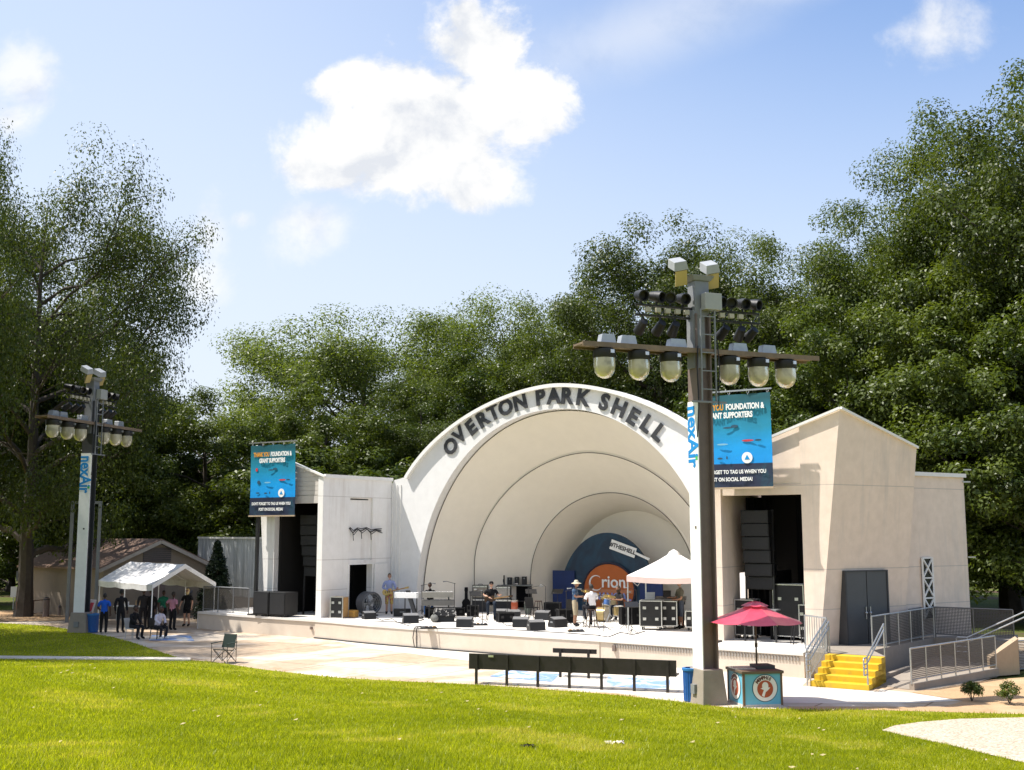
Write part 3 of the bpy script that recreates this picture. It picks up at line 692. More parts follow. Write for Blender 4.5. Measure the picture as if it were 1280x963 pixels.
def leaves_mesh(name, cen, rad, n_per, size, m, seed, flat=.7, outc=None, up=.55):
    """leaf-sized folded quads scattered through clumps (cen, rad); one mesh"""
    g = np.random.default_rng(seed); cen = np.asarray(cen, float); rad = np.asarray(rad, float)
    cnt = np.maximum(6, (n_per * (rad / rad.mean()) ** 2)).astype(int); idx = np.repeat(np.arange(len(cen)), cnt); N = len(idx)
    d = g.normal(size=(N, 3)); d /= np.linalg.norm(d, axis=1)[:, None]; rr = g.random(N) ** .42
    off = d * rr[:, None] * rad[idx][:, None]; off[:, 2] *= flat; P_ = cen[idx] + off
    oc = cen.mean(0) if outc is None else np.asarray(outc)
    o_ = P_ - oc; o_ /= np.linalg.norm(o_, axis=1)[:, None] + 1e-6
    nrm = d * .8 + o_ * .3 + np.array([0, 0, up]) + g.normal(size=(N, 3)) * .5; nrm /= np.linalg.norm(nrm, axis=1)[:, None]
    ax = np.cross(nrm, g.normal(size=(N, 3))); ax /= np.linalg.norm(ax, axis=1)[:, None]; sd_ = np.cross(nrm, ax)
    L = size * (.65 + .7 * g.random(N)); W = L * (.38 + .25 * g.random(N))
    a_ = ax * L[:, None] * .5; s_ = sd_ * W[:, None] * .5; fold = nrm * (W * .22)[:, None]; droop = np.zeros((N, 3)); droop[:, 2] = -L * .12
    V = np.stack([P_ - a_, P_ + s_ + fold, P_ + a_ + droop, P_ - s_ + fold], 1).reshape(-1, 3)
    me = D.meshes.new(name); me.vertices.add(N * 4); me.vertices.foreach_set('co', V.ravel().astype(np.float32))
    me.loops.add(N * 4); me.loops.foreach_set('vertex_index', np.arange(N * 4, dtype=np.int32))
    me.polygons.add(N); me.polygons.foreach_set('loop_start', np.arange(0, N * 4, 4, dtype=np.int32)); me.polygons.foreach_set('loop_total', np.full(N, 4, dtype=np.int32))
    ct = g.random(len(cen)); tint = np.clip(ct[idx] * .6 + g.random(N) * .5 - .05, 0, 1)
    at_ = me.attributes.new('tint', 'FLOAT', 'FACE'); at_.data.foreach_set('value', tint.astype(np.float32))
    me.materials.append(m); me.update(calc_edges=True); return me
def skeleton(seed, H, CR, hb, n_limb, shape='round', lean=(0, 0), spread=.55, trunk_r=None, gap=0.0, fill=0):
    """trunk, limbs, sub-limbs; returns bark builder and clump centres / radii"""
    g = random.Random(seed); bk = MB(); cen = []; rad = []
    tr = trunk_r or H * .02; top = H * .8
    tp = [Vector((lean[0] * k * k + g.uniform(-.15, .15) * (k > 0), lean[1] * k * k + g.uniform(-.15, .15) * (k > 0), top * k)) for k in [0, .08, .2, .35, .5, .65, .8, 1]]
    bk.tube(tp, [tr * 1.5, tr * 1.1, tr, tr * .85, tr * .68, tr * .5, tr * .32, tr * .1], 8)
    def trunk_at(z):
        k = max(0, min(1, z / top)); x = k * (len(tp) - 1); 
        for p, q in zip(tp[:-1], tp[1:]):
            if p.z <= z <= q.z: return p.lerp(q, (z - p.z) / (q.z - p.z + 1e-6))
        return tp[-1]
    def env(f):                              # crown radius by relative height 0..1
        if shape == 'round': return math.sqrt(max(0, 1 - ((f - .48) / .56) ** 2))
        if shape == 'tall': return (1 - max(0, f - .3) ** 1.6 * 1.25) * (.72 + .28 * min(1, f / .3))
        if shape == 'vase': return .45 + .62 * math.sin(min(1, f * 1.15) * math.pi * .8) ** 1.0 if f < .95 else .4
        return 1 - .9 * f                    # cone
    for i in range(n_limb):
        f = (i + g.random() * .8) / n_limb; z0 = H * hb + (H * .97 - H * hb) * f * .9
        az = i * 2.399 + g.uniform(-.5, .5); Lr = CR * max(.12, env(f)) * (g.uniform(.82, 1.03) if fill else g.uniform(.72, 1.12))
        b0 = trunk_at(z0 * .80); rise = Lr * g.uniform(.2, .65) * (.7 + f * .6)
        if shape == 'vase': rise *= 1.5
        d = Vector((math.cos(az), math.sin(az), 0)); e = b0 + d * Lr + Z * rise
        mid_ = b0.lerp(e, .5) + Z * (-.06 * Lr + g.uniform(-.2, .3)) + Vector((-d.y, d.x, 0)) * g.uniform(-.12, .12) * Lr
        q1 = b0.lerp(mid_, .5) + Z * .04 * Lr; q2 = mid_.lerp(e, .55) + Z * .05 * Lr
        r0 = tr * (.42 - .25 * f); bk.tube([b0, q1, mid_, q2, e], [r0, r0 * .8, r0 * .55, r0 * .35, r0 * .12], 6)
        ns = max(3, int(Lr * 1.5))
        for j in range(ns):
            k = .3 + .7 * (j + g.random()) / ns; p = b0.lerp(mid_, k * 2) if k < .5 else mid_.lerp(e, k * 2 - 1)
            sd_ = 1 if j % 2 else -1; aa = az + sd_ * g.uniform(.4, 1.25); sl_ = Lr * spread * (1.12 - k * .75) * g.uniform(.6, 1.15)
            s_e = p + Vector((math.cos(aa), math.sin(aa), g.uniform(-.15, .75))) * sl_
            bk.tube([p, p.lerp(s_e, .5) + Z * g.uniform(-.05, .12) * sl_, s_e], [r0 * .3, r0 * .18, r0 * .05], 4)
            for kk in (.5, 1.0):
                if g.random() < gap: continue
                c = p.lerp(s_e, kk) + Vector((g.uniform(-.4, .4), g.uniform(-.4, .4), g.uniform(-.25, .35)))
                cen.append(c); rad.append(CR * g.uniform(.095, .185) * (1 if shape != 'cone' else .8))
        cen.append(e + Z * .2); rad.append(CR * g.uniform(.1, .17))
    for i in range(fill):
        f = 1.0 - (1 - .02) * g.random() ** .8; az = g.uniform(0, 6.283); e_ = env(f) if shape != 'round' else math.sqrt(max(0, 1 - ((f - .45) / .56) ** 2))
        r_ = CR * e_ * g.uniform(.72, .93); c = trunk_at(H * hb) * 1.0; cen.append(Vector((c.x + r_ * math.cos(az), c.y + r_ * math.sin(az), H * hb + H * (.95 - hb) * f))); rad.append(CR * g.uniform(.12, .2))
    for k in (0, .25, .5): cen.append(tp[-1] + Vector((g.uniform(-.5, .5), g.uniform(-.5, .5), .3 - k))); rad.append(CR * .13)
    return bk, cen, rad
PROTO = {}
def tree_proto(key, seed, H, CR, hb, nl, shape, lm, leaves, size, **k):
    bk, cen, rad = skeleton(seed, H, CR, hb, nl, shape, **k)
    me = leaves_mesh('crown', cen, rad, leaves / len(cen), size, lm, seed, outc=(0, 0, H * (hb + .25)))
    PROTO[key] = (bk, me, H); return key
tree_proto('oak', 3, 24, 8.5, .22, 30, 'round', LEAF_D, 160000, .19, fill=110)
tree_proto('forest', 5, 28, 7.5, .12, 36, 'tall', LEAF_M, 170000, .185, fill=130)
tree_proto('forest_b', 21, 26, 8.5, .14, 36, 'round', LEAF_M, 170000, .185, fill=120)
tree_proto('maple', 8, 14, 5.2, .08, 28, 'round', LEAF_M, 100000, .165, fill=90)
tree_proto('pale', 9, 20, 9.5, .30, 34, 'round', LEAF_L, 120000, .185, gap=.1, fill=70)
tree_proto('airy', 14, 26, 12.5, .14, 32, 'round', LEAF_D, 130000, .205, fill=45, gap=.3, spread=.5)
tree_proto('bushy', 17, 8, 4.2, .02, 24, 'round', LEAF_M, 36000, .19, fill=50)
_barkmesh = {}
def tree(key, label, px, Y, H, rz=0.0, group='park trees behind the bandshell', wide=1.0, cat='tree', name='tree', X=None):
    bk, me, H0 = PROTO[key]; x = (px - 640) / FPX * Y if X is None else X
    s = H / H0
    r = thing(name, label, cat, (x, Y, -.05), 0, group)
    if key not in _barkmesh: o = bk.build('trunk', BARK, r, smooth=True); _barkmesh[key] = o.data
    else: o = D.objects.new('trunk', _barkmesh[key]); COL.objects.link(o); o.parent = r
    c = D.objects.new('crown', me); COL.objects.link(c); c.parent = r
    M = Matrix.Rotation(rz, 4, 'Z') @ Matrix.Diagonal((s * wide, s * wide, s, 1))
    o.matrix_basis = M; c.matrix_basis = M; return r
G1 = 'park trees behind the bandshell'; G2 = 'tall forest trees behind the right wing'; G3 = 'trees around the tent on the left'
TREES = [
 # key, label, px, Y, H, rot, wide, group
 ('airy', 'big spreading dark tree at the left edge of the picture, crown open to the sky', 40, 60, 27.8, .4, .62, G3),
 ('oak', 'dark tree filling the left edge behind the big spreading tree', -10, 70, 24, 1.0, .9, G3),
 ('maple', 'round bright green tree right behind the gabled shed and white tent', 258, 74, 14.6, 2.0, 1.15, G3),
 ('maple', 'leafy tree behind the shed ridge, between the tower and the round bright tree', 165, 80, 15, .7, 1.2, G3),
 ('oak', 'dark shade tree behind the left light tower', 90, 78, 21, 2.6, .95, G3),
 ('bushy', 'low bushy tree in deep shade at the left edge beyond the lawn', 20, 86, 9.5, .5, 1.3, G3),
 ('bushy', 'low dark bush tree hiding behind the shed roof', 120, 92, 10, 1.5, 1.4, G3),
 ('pale', 'rounded pale green tree with sky showing through, left of the arch in the distance', 452, 92, 24, 0.3, 1.05, G1),
 ('maple', 'dense lower tree above the flat roof of the left wing', 405, 78, 15.2, 3.1, 1.1, G1),
 ('forest_b', 'mid green tree rising between the left wing and the arch', 525, 80, 16.5, 1.9, 1.0, G1),
 ('maple', 'dark tree behind the left shoulder of the arch', 590, 86, 19, 4.0, 1.1, G1),
 ('pale', 'feathery green tree behind the word OVERTON', 630, 100, 26.5, 2.2, .85, G1),
 ('forest_b', 'green tree behind the crown of the arch', 690, 92, 24.5, 5.0, .95, G1),
 ('forest', 'dark tall tree behind the word SHELL', 757, 84, 23.5, .9, .95, G2),
 ('oak', 'broad tall tree just left of the near light tower top', 832, 80, 28.3, 2.9, .9, G2),
 ('forest_b', 'green tree directly behind the near light tower', 930, 84, 28, 3.6, .95, G2),
 ('oak', 'tall tree above the roof peak of the right wing', 1000, 74, 25.5, 1.2, .85, G2),
 ('forest', 'tall narrow tree behind the side wall of the right wing', 1100, 70, 28.5, 5.2, .95, G2),
 ('forest_b', 'tall full tree over the rear block of the right wing', 1165, 66, 29.5, .2, .8, G2),
 ('forest', 'tallest tree of the wood, at the right edge of the picture', 1258, 64, 34, 2.4, .9, G2),
 ('oak', 'dark tree leaning into the picture at the far right edge', 1375, 58, 31.5, 4.4, .85, G2),
 ('maple', 'lower leafy tree filling in behind the rear block of the right wing', 1180, 60, 19.5, 4.9, 1.0, G2),
 ('maple', 'lower leafy tree at the right edge in front of the tallest one', 1290, 55, 18, 2.0, 1.05, G2),
 ('maple', 'lower leafy tree behind the peak of the right wing', 1060, 62, 18.0, 3.3, .95, G2),
 ('maple', 'lower leafy tree behind the near banner', 955, 72, 18.5, 2.2, 1.1, G2),
 ('bushy', 'understorey tree behind the flat roof of the left wing', 470, 76, 10.5, .4, 1.3, G1),
 ('bushy', 'understorey tree beside the white yard wall on the left', 345, 72, 9.5, 2.8, 1.2, G1),
]
for k, lab, px, Y, H, rz, wide, grp in TREES: tree(k, lab, px, Y, H, rz, grp, wide)
# branch reaching in from a tree outside the picture, top left
tree('airy', 'tree standing outside the picture whose leafy twig shows at the top left corner', 0, 44, 27, 2.2, G3, .5, X=-26.2)
tree('oak', 'unseen tree added outside the left edge of the picture to shade the tent area', 0, 44.5, 24, 1.7, G3, .85, X=-30.5)  # unseen oak added to cast shade over the verge and tent
# far-off wood: one mass behind everything
g = random.Random(4); cen = []; rad = []
for i in range(420):
    x = g.uniform(-120, 125); y = g.uniform(128, 150) ; h = g.uniform(9, 19) * (1 if x < 10 else 1.25)
    zlo = 2.6
    for j in range(3): cen.append((x + g.uniform(-2, 2), y + g.uniform(-2, 2), zlo + (h - zlo) * (j + g.random()) / 3)); rad.append(g.uniform(2.0, 3.4))
me = leaves_mesh('far_wood', cen, rad, 75, .75, LEAF_D, 40, outc=(0, 140, 0))
fw_ = D.objects.new('far_wood', me); COL.objects.link(fw_); fw_['kind'] = 'stuff'; fw_['label'] = 'far-off wood closing the park behind the trees'
# understorey hedge bank of the forest on the right and behind the shed (dense mass of shrubs)
cen = []; rad = []
for i in range(300):
    px = g.uniform(-80, 1340); Y = g.uniform(96, 116); h = g.uniform(1.5, 6.5)
    if 1190 < px < 1345: continue
    cen.append(((px - 640) / FPX * Y, Y, h)); rad.append(g.uniform(1.2, 2.3))
me = leaves_mesh('undergrowth', cen, rad, 120, .4, LEAF_D, 41, outc=(0, 105, -3))
fw_ = D.objects.new('undergrowth', me); COL.objects.link(fw_); fw_['kind'] = 'stuff'; fw_['label'] = 'shady undergrowth of the wood behind the buildings'
# conical evergreen beside the white yard wall
def conifer(label, px, Y, H, r_):
    t = thing('conifer', label, 'evergreen', ((px - 640) / FPX * Y, Y, 0)); gg = random.Random(int(px)); cen = []; rad = []
    for i in range(150):
        f = gg.random() ** .9; rr = r_ * (1 - f) ** .75 * gg.uniform(.5, 1.0); an = gg.uniform(0, 6.283)
        cen.append((rr * math.cos(an), rr * math.sin(an), .15 + f * H)); rad.append(.32 * (1.15 - f * .7))
    c = D.objects.new('crown', leaves_mesh('crown', cen, rad, 130, .13, LEAF_C, int(px), flat=1.3, up=.9, outc=(0, 0, 0))); COL.objects.link(c); c.parent = t
    mb = MB(); mb.cyl((0, 0, -.05), (0, 0, H * .8), .12, .03, 8); mb.build('trunk', BARK, t)
conifer('dark cone-shaped evergreen in front of the white yard wall', 276, 57.5, 3.75, .92)
# two clipped shrubs on the tan bed
for lab, px, py, r_, sd_ in (('round clipped shrub on the tan bed, the tidier of two', 1215, 877, .28, 5), ('spiky young shrub on the tan bed, right of the round one', 1262, 880.5, .31, 6)):
    p = at(px, py); t = thing('shrub', lab, 'shrub', (p.x, p.y, .01)); gg = random.Random(sd_); cen = []; rad = []
    for i in range(40 if sd_ == 5 else 26):
        an = gg.uniform(0, 6.28); el = gg.uniform(-.2, 1.4); k = r_ * gg.uniform(.45, .95)
        cen.append((k * math.cos(an) * math.cos(el), k * math.sin(an) * math.cos(el), .26 + k * math.sin(el) * (.85 if sd_ == 5 else 1.1))); rad.append(.09)
    c = D.objects.new('foliage', leaves_mesh('foliage', cen, rad, 60, .05, LEAF_M, sd_, flat=1, outc=(0, 0, .2))); COL.objects.link(c); c.parent = t
    mb = MB(); 
    for i in range(5): mb.cyl((0, 0, -.02), (.12 * math.cos(i * 1.3), .12 * math.sin(i * 1.3), .3), .012, .006, 5)
    mb.build('stem', BARK, t)
# ------------------------------------------------------------------ grass blades
def grass_blade_mat():
    m = leaf_mat('grass_blade', (.08, .12, .003), (.38, .38, .03), .5); rp = [n for n in m.node_tree.nodes if n.type == 'VALTORGB'][0].color_ramp
    e = rp.elements.new(.62); e.color = (.32, .345, .012, 1); rp.elements[2].color = (.47, .40, .11, 1); return m
def grass():
    g = np.random.default_rng(3); PX = []; PY = []; HH = []; WW = []
    def sc(n, y0, y1, hh, ww, xr=None):
        y = g.uniform(y0, y1, n); lim = y * .475 + .6
        x = g.uniform(-1, 1, n) * lim; ok = (y < yb(x) - .02 + g.normal(size=n) * .09) & ~pip(x, y, PATHPOLY) & ~pip(x, y, wk)
        x, y = x[ok], y[ok]; PX.append(x); PY.append(y); k = len(x)
        cl = .75 + .5 * np.sin(x * 2.3 + np.sin(y * 1.9) * 2) * np.sin(y * 2.1 + np.cos(x * 1.4) * 2) * .5
        HH.append(hh * cl * g.uniform(.55, 1.35, k)); WW.append(ww * g.uniform(.7, 1.3, k))
    sc(230000, 8.5, 17, .072, .013); sc(190000, 17, 24, .072, .016); sc(120000, 24, 34, .075, .02); sc(45000, 33, 40, .06, .03)
    n = 60000; x = g.uniform(-34, -10, n); y = g.uniform(39, 62, n); ok = pip(x, y, LEFTLAWN) & ~pip(x, y, wk); PX.append(x[ok]); PY.append(y[ok]); k = ok.sum(); HH.append(.06 * g.uniform(.6, 1.3, k)); WW.append(np.full(k, .035))
    x = np.concatenate(PX); y = np.concatenate(PY); h = np.concatenate(HH); w_ = np.concatenate(WW); N = len(x)
    z = lz(x, y) - .004; an = g.uniform(0, 6.283, N); dx, dy = np.cos(an) * w_ / 2, np.sin(an) * w_ / 2
    la = g.uniform(0, 6.283, N); lm = h * g.uniform(.1, .9, N)
    V = np.empty((N, 3, 3)); V[:, 0] = np.stack([x - dx, y - dy, z], 1); V[:, 1] = np.stack([x + dx, y + dy, z], 1)
    V[:, 2] = np.stack([x + np.cos(la) * lm, y + np.sin(la) * lm, z + h], 1)
    me = D.meshes.new('grass'); me.vertices.add(N * 3); me.vertices.foreach_set('co', V.ravel().astype(np.float32)); me.loops.add(N * 3)
    me.loops.foreach_set('vertex_index', np.arange(N * 3, dtype=np.int32)); me.polygons.add(N)
    me.polygons.foreach_set('loop_start', np.arange(0, N * 3, 3, dtype=np.int32)); me.polygons.foreach_set('loop_total', np.full(N, 3, dtype=np.int32))
    pat = np.sin(x * .8 + 2 * np.sin(y * .5)) * .5 + np.sin(x * 2.7 + y * 1.1 + 1.5 * np.sin(y * 2.2)) * .3 + np.sin(x * 6.1 - y * 5.3) * .2
    dry = np.clip((np.sin(.42 * x + 1.6) * np.sin(.8 * y + 1.1) + .45 * np.sin(1.9 * x + .8 * y) + .25 * np.sin(4.3 * x - 3.1 * y) - .62) * 1.6, 0, .45)
    t_ = np.clip(.40 + .17 * pat + dry * g.uniform(.3, 1.2, N) + g.normal(size=N) * .17, 0, 1)
    a_ = me.attributes.new('tint', 'FLOAT', 'FACE'); a_.data.foreach_set('value', t_.astype(np.float32))
    me.materials.append(grass_blade_mat()); me.update(calc_edges=True)
    o = D.objects.new('grass', me); COL.objects.link(o); o['kind'] = 'stuff'; o['label'] = 'short bright green grass of the sloping lawn'
grass()
# pale fallen leaves and clover heads scattered over the lawn
g = np.random.default_rng(12); mb = MB()
for i in range(75):
    y = 9.5 + 24 * g.random() ** .8; x = (g.random() * 2 - 1) * y * .46
    if y > float(yb(x)) - .2 or bool(pip(np.array([x]), np.array([y]), PATHPOLY)[0]): continue
    z = float(lz(x, y)) + .045 + .02 * g.random(); r_ = .014 + .02 * g.random(); a = g.random() * 6.28
    mb.add([(x + r_ * math.cos(a + k * 1.57) * (1.6 if k % 2 else 1), y + r_ * math.sin(a + k * 1.57) * (1.6 if k % 2 else 1), z + .012 * math.sin(k * 2.1 + a)) for k in range(4)], [(0, 1, 2, 3)])
o = mb.build('fallen_leaves', mat('dry_leaf', (.36, .29, .14), .8, var=.5, scale=3, world=True)); o['kind'] = 'stuff'; o['label'] = 'pale fallen leaves scattered on the lawn'
# ================================================================== PEOPLE
def skinmat(name, col): return mat(name, col, .55, var=.1, scale=14, spec=.3)
SK = {'light': skinmat('skin_light', (.52, .30, .21)), 'tan': skinmat('skin_tan', (.36, .19, .12)), 'dark': skinmat('skin_dark', (.075, .04, .027))}
EYE_M = mat('eye_dark', (.02, .015, .012), .3, var=.1); LIP = mat('lip', (.28, .09, .075), .5, var=.1)
def cloth(name, col): return mat('cloth_' + name, col, .85, var=.22, scale=7, bmp=.3, bscale=30, spec=.15)
HAIRM = {'black': mat('hair_black', (.012, .01, .009), .6, var=.4, scale=30), 'brown': mat('hair_brown', (.06, .035, .02), .6, var=.4, scale=30), 'blonde': mat('hair_blonde', (.55, .42, .2), .6, var=.3, scale=30), 'grey': mat('hair_grey', (.3, .29, .28), .6, var=.3, scale=30)}
def V3(*a): return Vector(a)
def pose_stand(h=1.75):
    k = h / 1.75
    J = dict(pel=V3(0, 0, .96), spi=V3(0, .005, 1.13), che=V3(0, 0, 1.31), nec=V3(0, .01, 1.47), hed=V3(0, -.01, 1.55))
    for s, n in ((-1, 'r'), (1, 'l')):
        J.update({'sh' + n: V3(s * .185, .005, 1.41), 'el' + n: V3(s * .245, .04, 1.14), 'wr' + n: V3(s * .25, -.05, .90), 'ha' + n: V3(s * .245, -.075, .82),
                  'hi' + n: V3(s * .095, 0, .90), 'kn' + n: V3(s * .105, -.02, .50), 'an' + n: V3(s * .11, .02, .09), 'to' + n: V3(s * .125, -.14, .035)})
    return {a: b * k for a, b in J.items()}
def pose_sit(seat=.48, h=1.75, lean=0.0):
    J = pose_stand(1.75); dz = seat + .10 - .96
    for a in ('pel', 'spi', 'che', 'nec', 'hed', 'shr', 'shl', 'elr', 'ell', 'wrr', 'wrl', 'har', 'hal', 'hir', 'hil'):
        J[a] = J[a] + V3(0, 0, dz)
    for a, q in (('spi', .2), ('che', .5), ('nec', .9), ('hed', 1.0), ('shr', .7), ('shl', .7), ('elr', .6), ('ell', .6)): J[a].y -= lean * q
    for s, n in ((-1, 'r'), (1, 'l')):
        J['kn' + n] = V3(s * .15, -.42, max(.5, seat + .07)); J['an' + n] = V3(s * .15, -.36, .09) if seat < .6 else V3(s * .13, -.30, .30)
        J['to' + n] = J['an' + n] + V3(s * .02, -.15, -.055)
        J['wr' + n] = V3(s * .14, -.33, seat + .2); J['el' + n] = V3(s * .25, -.06 - lean * .5, seat + .36); J['ha' + n] = V3(s * .11, -.40, seat + .19)
    return J
BONES = [('pel', 'spi', 'torso'), ('spi', 'che', 'torso'), ('che', 'nec', 'torso'), ('nec', 'hed', 'head')]
for n in 'rl': BONES += [('che', 'sh' + n, 'torso'), ('sh' + n, 'el' + n, 'uarm'), ('el' + n, 'wr' + n, 'farm'), ('wr' + n, 'ha' + n, 'hand'), ('pel', 'hi' + n, 'hip'), ('hi' + n, 'kn' + n, 'thigh'), ('kn' + n, 'an' + n, 'shin'), ('an' + n, 'to' + n, 'foot')]
RAD = dict(pel=(.145, .115), spi=(.135, .10), che=(.15, .115), nec=(.055, .055), hed=(.05, .05), sh=(.072, .07), el=(.045, .045), wr=(.032, .03), ha=(.038, .022), hi=(.095, .095), kn=(.06, .06), an=(.043, .045), to=(.045, .03))
NP = [0]
def person(label, loc, rz, J, skin, top, bottom, sleeves='short', legs='long', shoes=None, hair=('short', 'black'), hat=None, dress=None, build=1.0, group=None, head_turn=0.0, glasses=False, hsize=1.0):
    t = thing('person', label, 'person', loc, rz, group)
    names = list(J); ix = {n: i for i, n in enumerate(names)}
    me = D.meshes.new('body_cage'); me.from_pydata([J[n] for n in names], [(ix[a], ix[b]) for a, b, _ in BONES], [])
    o = D.objects.new('body_cage', me); COL.objects.link(o); o.modifiers.new('Skin', 'SKIN'); sv = me.skin_vertices[0].data
    for n, i in ix.items():
        r = RAD.get(n) or RAD[n[:-1]]; k = build if n[:2] in ('pe', 'sp', 'ch', 'hi') else 1.0; sv[i].radius = (r[0] * k, r[1] * k)
    sv[ix['pel']].use_root = True; o.modifiers['Skin'].use_smooth_shade = True; o.modifiers['Skin'].branch_smoothing = .4
    ss = o.modifiers.new('Sub', 'SUBSURF'); ss.levels = 1; ss.render_levels = 1
    dg = bpy.context.evaluated_depsgraph_get(); dg.update(); ev = o.evaluated_get(dg); m2 = ev.to_mesh()
    vs = [v.co.copy() for v in m2.vertices]; fs = [tuple(p.vertices) for p in m2.polygons]; nr = [v.normal.copy() for v in m2.vertices]
    ev.to_mesh_clear(); D.objects.remove(o); D.meshes.remove(me)
    def near(p):
        best = None
        for a, b, reg in BONES:
            A_, B_ = J[a], J[b]; ab = B_ - A_; k = max(0, min(1, (p - A_).dot(ab) / ab.length_squared)); d = (A_ + ab * k - p).length / (1.3 if reg in ('torso', 'hip') else 1.0)
            if best is None or d < best[0]: best = (d, reg, k)
        return best
    regs = [near(sum((vs[i] for i in f), Vector()) / len(f)) for f in fs]
    B = MB(); B.add(vs, fs)
    # head, face
    hb = J['hed']; c = hb + V3(0, -.012, .115 * hsize); T_ = Matrix.Translation(c) @ Matrix.Rotation(head_turn, 4, 'Z')
    n_, m_ = 16, 12; hv = []
    for j in range(m_ + 1):
        b_ = math.pi * j / m_ - math.pi / 2
        for k in range(n_):
            a_ = 2 * math.pi * k / n_; x, y, z = math.cos(b_) * math.cos(a_), math.cos(b_) * math.sin(a_), math.sin(b_)
            w_ = 1 - .28 * max(0, -z) ** 1.2
            hv.append(T_ @ (V3(x * .076 * w_, (y * .096 - .004) * (w_ if y > 0 else 1 - .1 * max(0, -z)), z * .118) * hsize))
    B.add(hv, [(j * n_ + k, j * n_ + (k + 1) % n_, (j + 1) * n_ + (k + 1) % n_, (j + 1) * n_ + k) for j in range(m_) for k in range(n_)])
    hp = lambda *a: T_ @ (V3(*a) * hsize)
    B.add([hp(-.014, -.093, -.012), hp(.014, -.093, -.012), hp(0, -.118, -.02), hp(0, -.094, .03)], [(0, 2, 3), (2, 1, 3), (0, 1, 2)])
    for s in (-1, 1): B.ball(hp(s * .078, .005, -.005), (.01, .02, .03), 8, 6)
    B.mi = 1
    for s in (-1, 1): B.ball(hp(s * .03, -.088, .012), .011, 8, 6)
    B.mi = 2; B.ball(hp(0, -.090, -.052), (.024, .008, .007), 8, 6); B.mi = 0
    # fingers
    for n, s in (('r', -1), ('l', 1)):
        h0 = J['ha' + n]; d = (h0 - J['wr' + n]).normalized(); side = d.cross(Z); side = side.normalized() if side.length > .1 else V3(0, 1, 0); dn = d.cross(side).normalized()
        if dn.z > 0: dn = -dn
        for q, L in zip((-.026, -.009, .009, .026), (.066, .078, .074, .058)):
            p0 = h0 + side * q - d * .01; B.tube([p0, p0 + d * L * .55 + dn * .006, p0 + d * L * .9 + dn * L * .38], [.0095, .0085, .006], 5)
        p0 = J['wr' + n].lerp(h0, .35) + side * (.03 * -s); B.tube([p0, p0 + side * (-s * .025) + d * .03, p0 + side * (-s * .03) + d * .062], [.011, .0095, .007], 5)
    body = B.build('body', [skin, EYE_M, LIP], t, smooth=True, ang=70)
    # clothing: body faces pushed out a little, cut at the hems
    def garment(name, want, m, off):
        sel = [f for f, r in zip(fs, regs) if want(r)]
        if not sel: return
        ids = sorted({i for f in sel for i in f}); mp = {i: k for k, i in enumerate(ids)}
        G = MB(); G.add([vs[i] + nr[i] * off for i in ids], [tuple(mp[i] for i in f) for f in sel]); return G.build(name, m, t, smooth=True, ang=80)
    sl = {'none': 0, 'short': 1, 'long': 2}[sleeves]
    def is_top(r): return r[1] == 'torso' or (r[1] == 'uarm' and sl and (sl == 2 or r[2] < .75)) or (r[1] == 'farm' and sl == 2) or (r[1] == 'hip' and False)
    def is_bot(r): return r[1] == 'hip' or r[1] == 'thigh' and not (legs == 'dress' and r[2] > .75) or (r[1] == 'shin' and (legs == 'long' or legs == 'shorts' and r[2] < .08))
    garment('shirt' if not dress else 'dress_top', is_top, top, .014)
    garment('trousers' if legs == 'long' else 'shorts' if legs == 'shorts' else 'skirt', is_bot, bottom, .018 if legs != 'long' else .013)
    for sx in (-1, 1):
        def is_shoe(r, f): return (r[1] == 'foot' or (r[1] == 'shin' and r[2] > .93)) and (sum(vs[i].x for i in f) * sx > 0)
        keep = [is_shoe(r, f) for f, r in zip(fs, regs)]; it = iter(keep)
        garment('shoe', lambda r: next(it), shoes or cloth('shoe_dark', (.02, .02, .022)), .013)
    # hair / hat
    if hair:
        st, hc = hair; H_ = MB(); k = {'short': 1.07, 'long': 1.12, 'afro': 1.32, 'bun': 1.08}[st]; hv = []
        for j in range(m_ + 1):
            b_ = math.pi * j / m_ - math.pi / 2
            for q in range(n_):
                a_ = 2 * math.pi * q / n_; x, y, z = math.cos(b_) * math.cos(a_), math.cos(b_) * math.sin(a_), math.sin(b_)
                zz_ = max(z, -.35 if st != 'long' else -1.0); yy_ = y
                fr = 1.0
                if y < -.25 and z < .42: fr = .82                                # leave the face free
                hv.append(hp(x * .078 * k * fr, (yy_ * .098 * k * fr) + (.012 if y > 0 else .004), (zz_ * .12 * k + .008) if st != 'long' else (z * .12 * k if z > 0 else z * .2 - .01)))
        H_.add(hv, [(j * n_ + q, j * n_ + (q + 1) % n_, (j + 1) * n_ + (q + 1) % n_, (j + 1) * n_ + q) for j in range(m_) for q in range(n_)])
        H_.build('hair', HAIRM[hc], t, smooth=True, ang=80)
    if hat:
        kind, hm = hat; H_ = MB(); ax = (T_.to_3x3() @ V3(0, 0, 1)); o_ = hp(0, .005, .045)
        if kind == 'cap':
            H_.lathe([(.092, -.02), (.094, .02), (.08, .06), (.05, .085), (.0, .095)], o_, ax, 16)
            H_.add([hp(-.07, -.07, .03), hp(.07, -.07, .03), hp(.055, -.155, .022), hp(0, -.175, .02), hp(-.055, -.155, .022), hp(-.07, -.07, .045), hp(.07, -.07, .045), hp(.055, -.155, .03), hp(0, -.175, .028), hp(-.055, -.155, .03)],
                   [(0, 4, 3, 2, 1), (5, 6, 7, 8, 9), (0, 1, 6, 5), (1, 2, 7, 6), (2, 3, 8, 7), (3, 4, 9, 8), (4, 0, 5, 9)])
        else:
            H_.lathe([(.0, .12), (.06, .115), (.09, .07), (.1, .02), (.2, -.012), (.205, -.018), (.1, .005), (.09, .0)], o_, ax, 20)
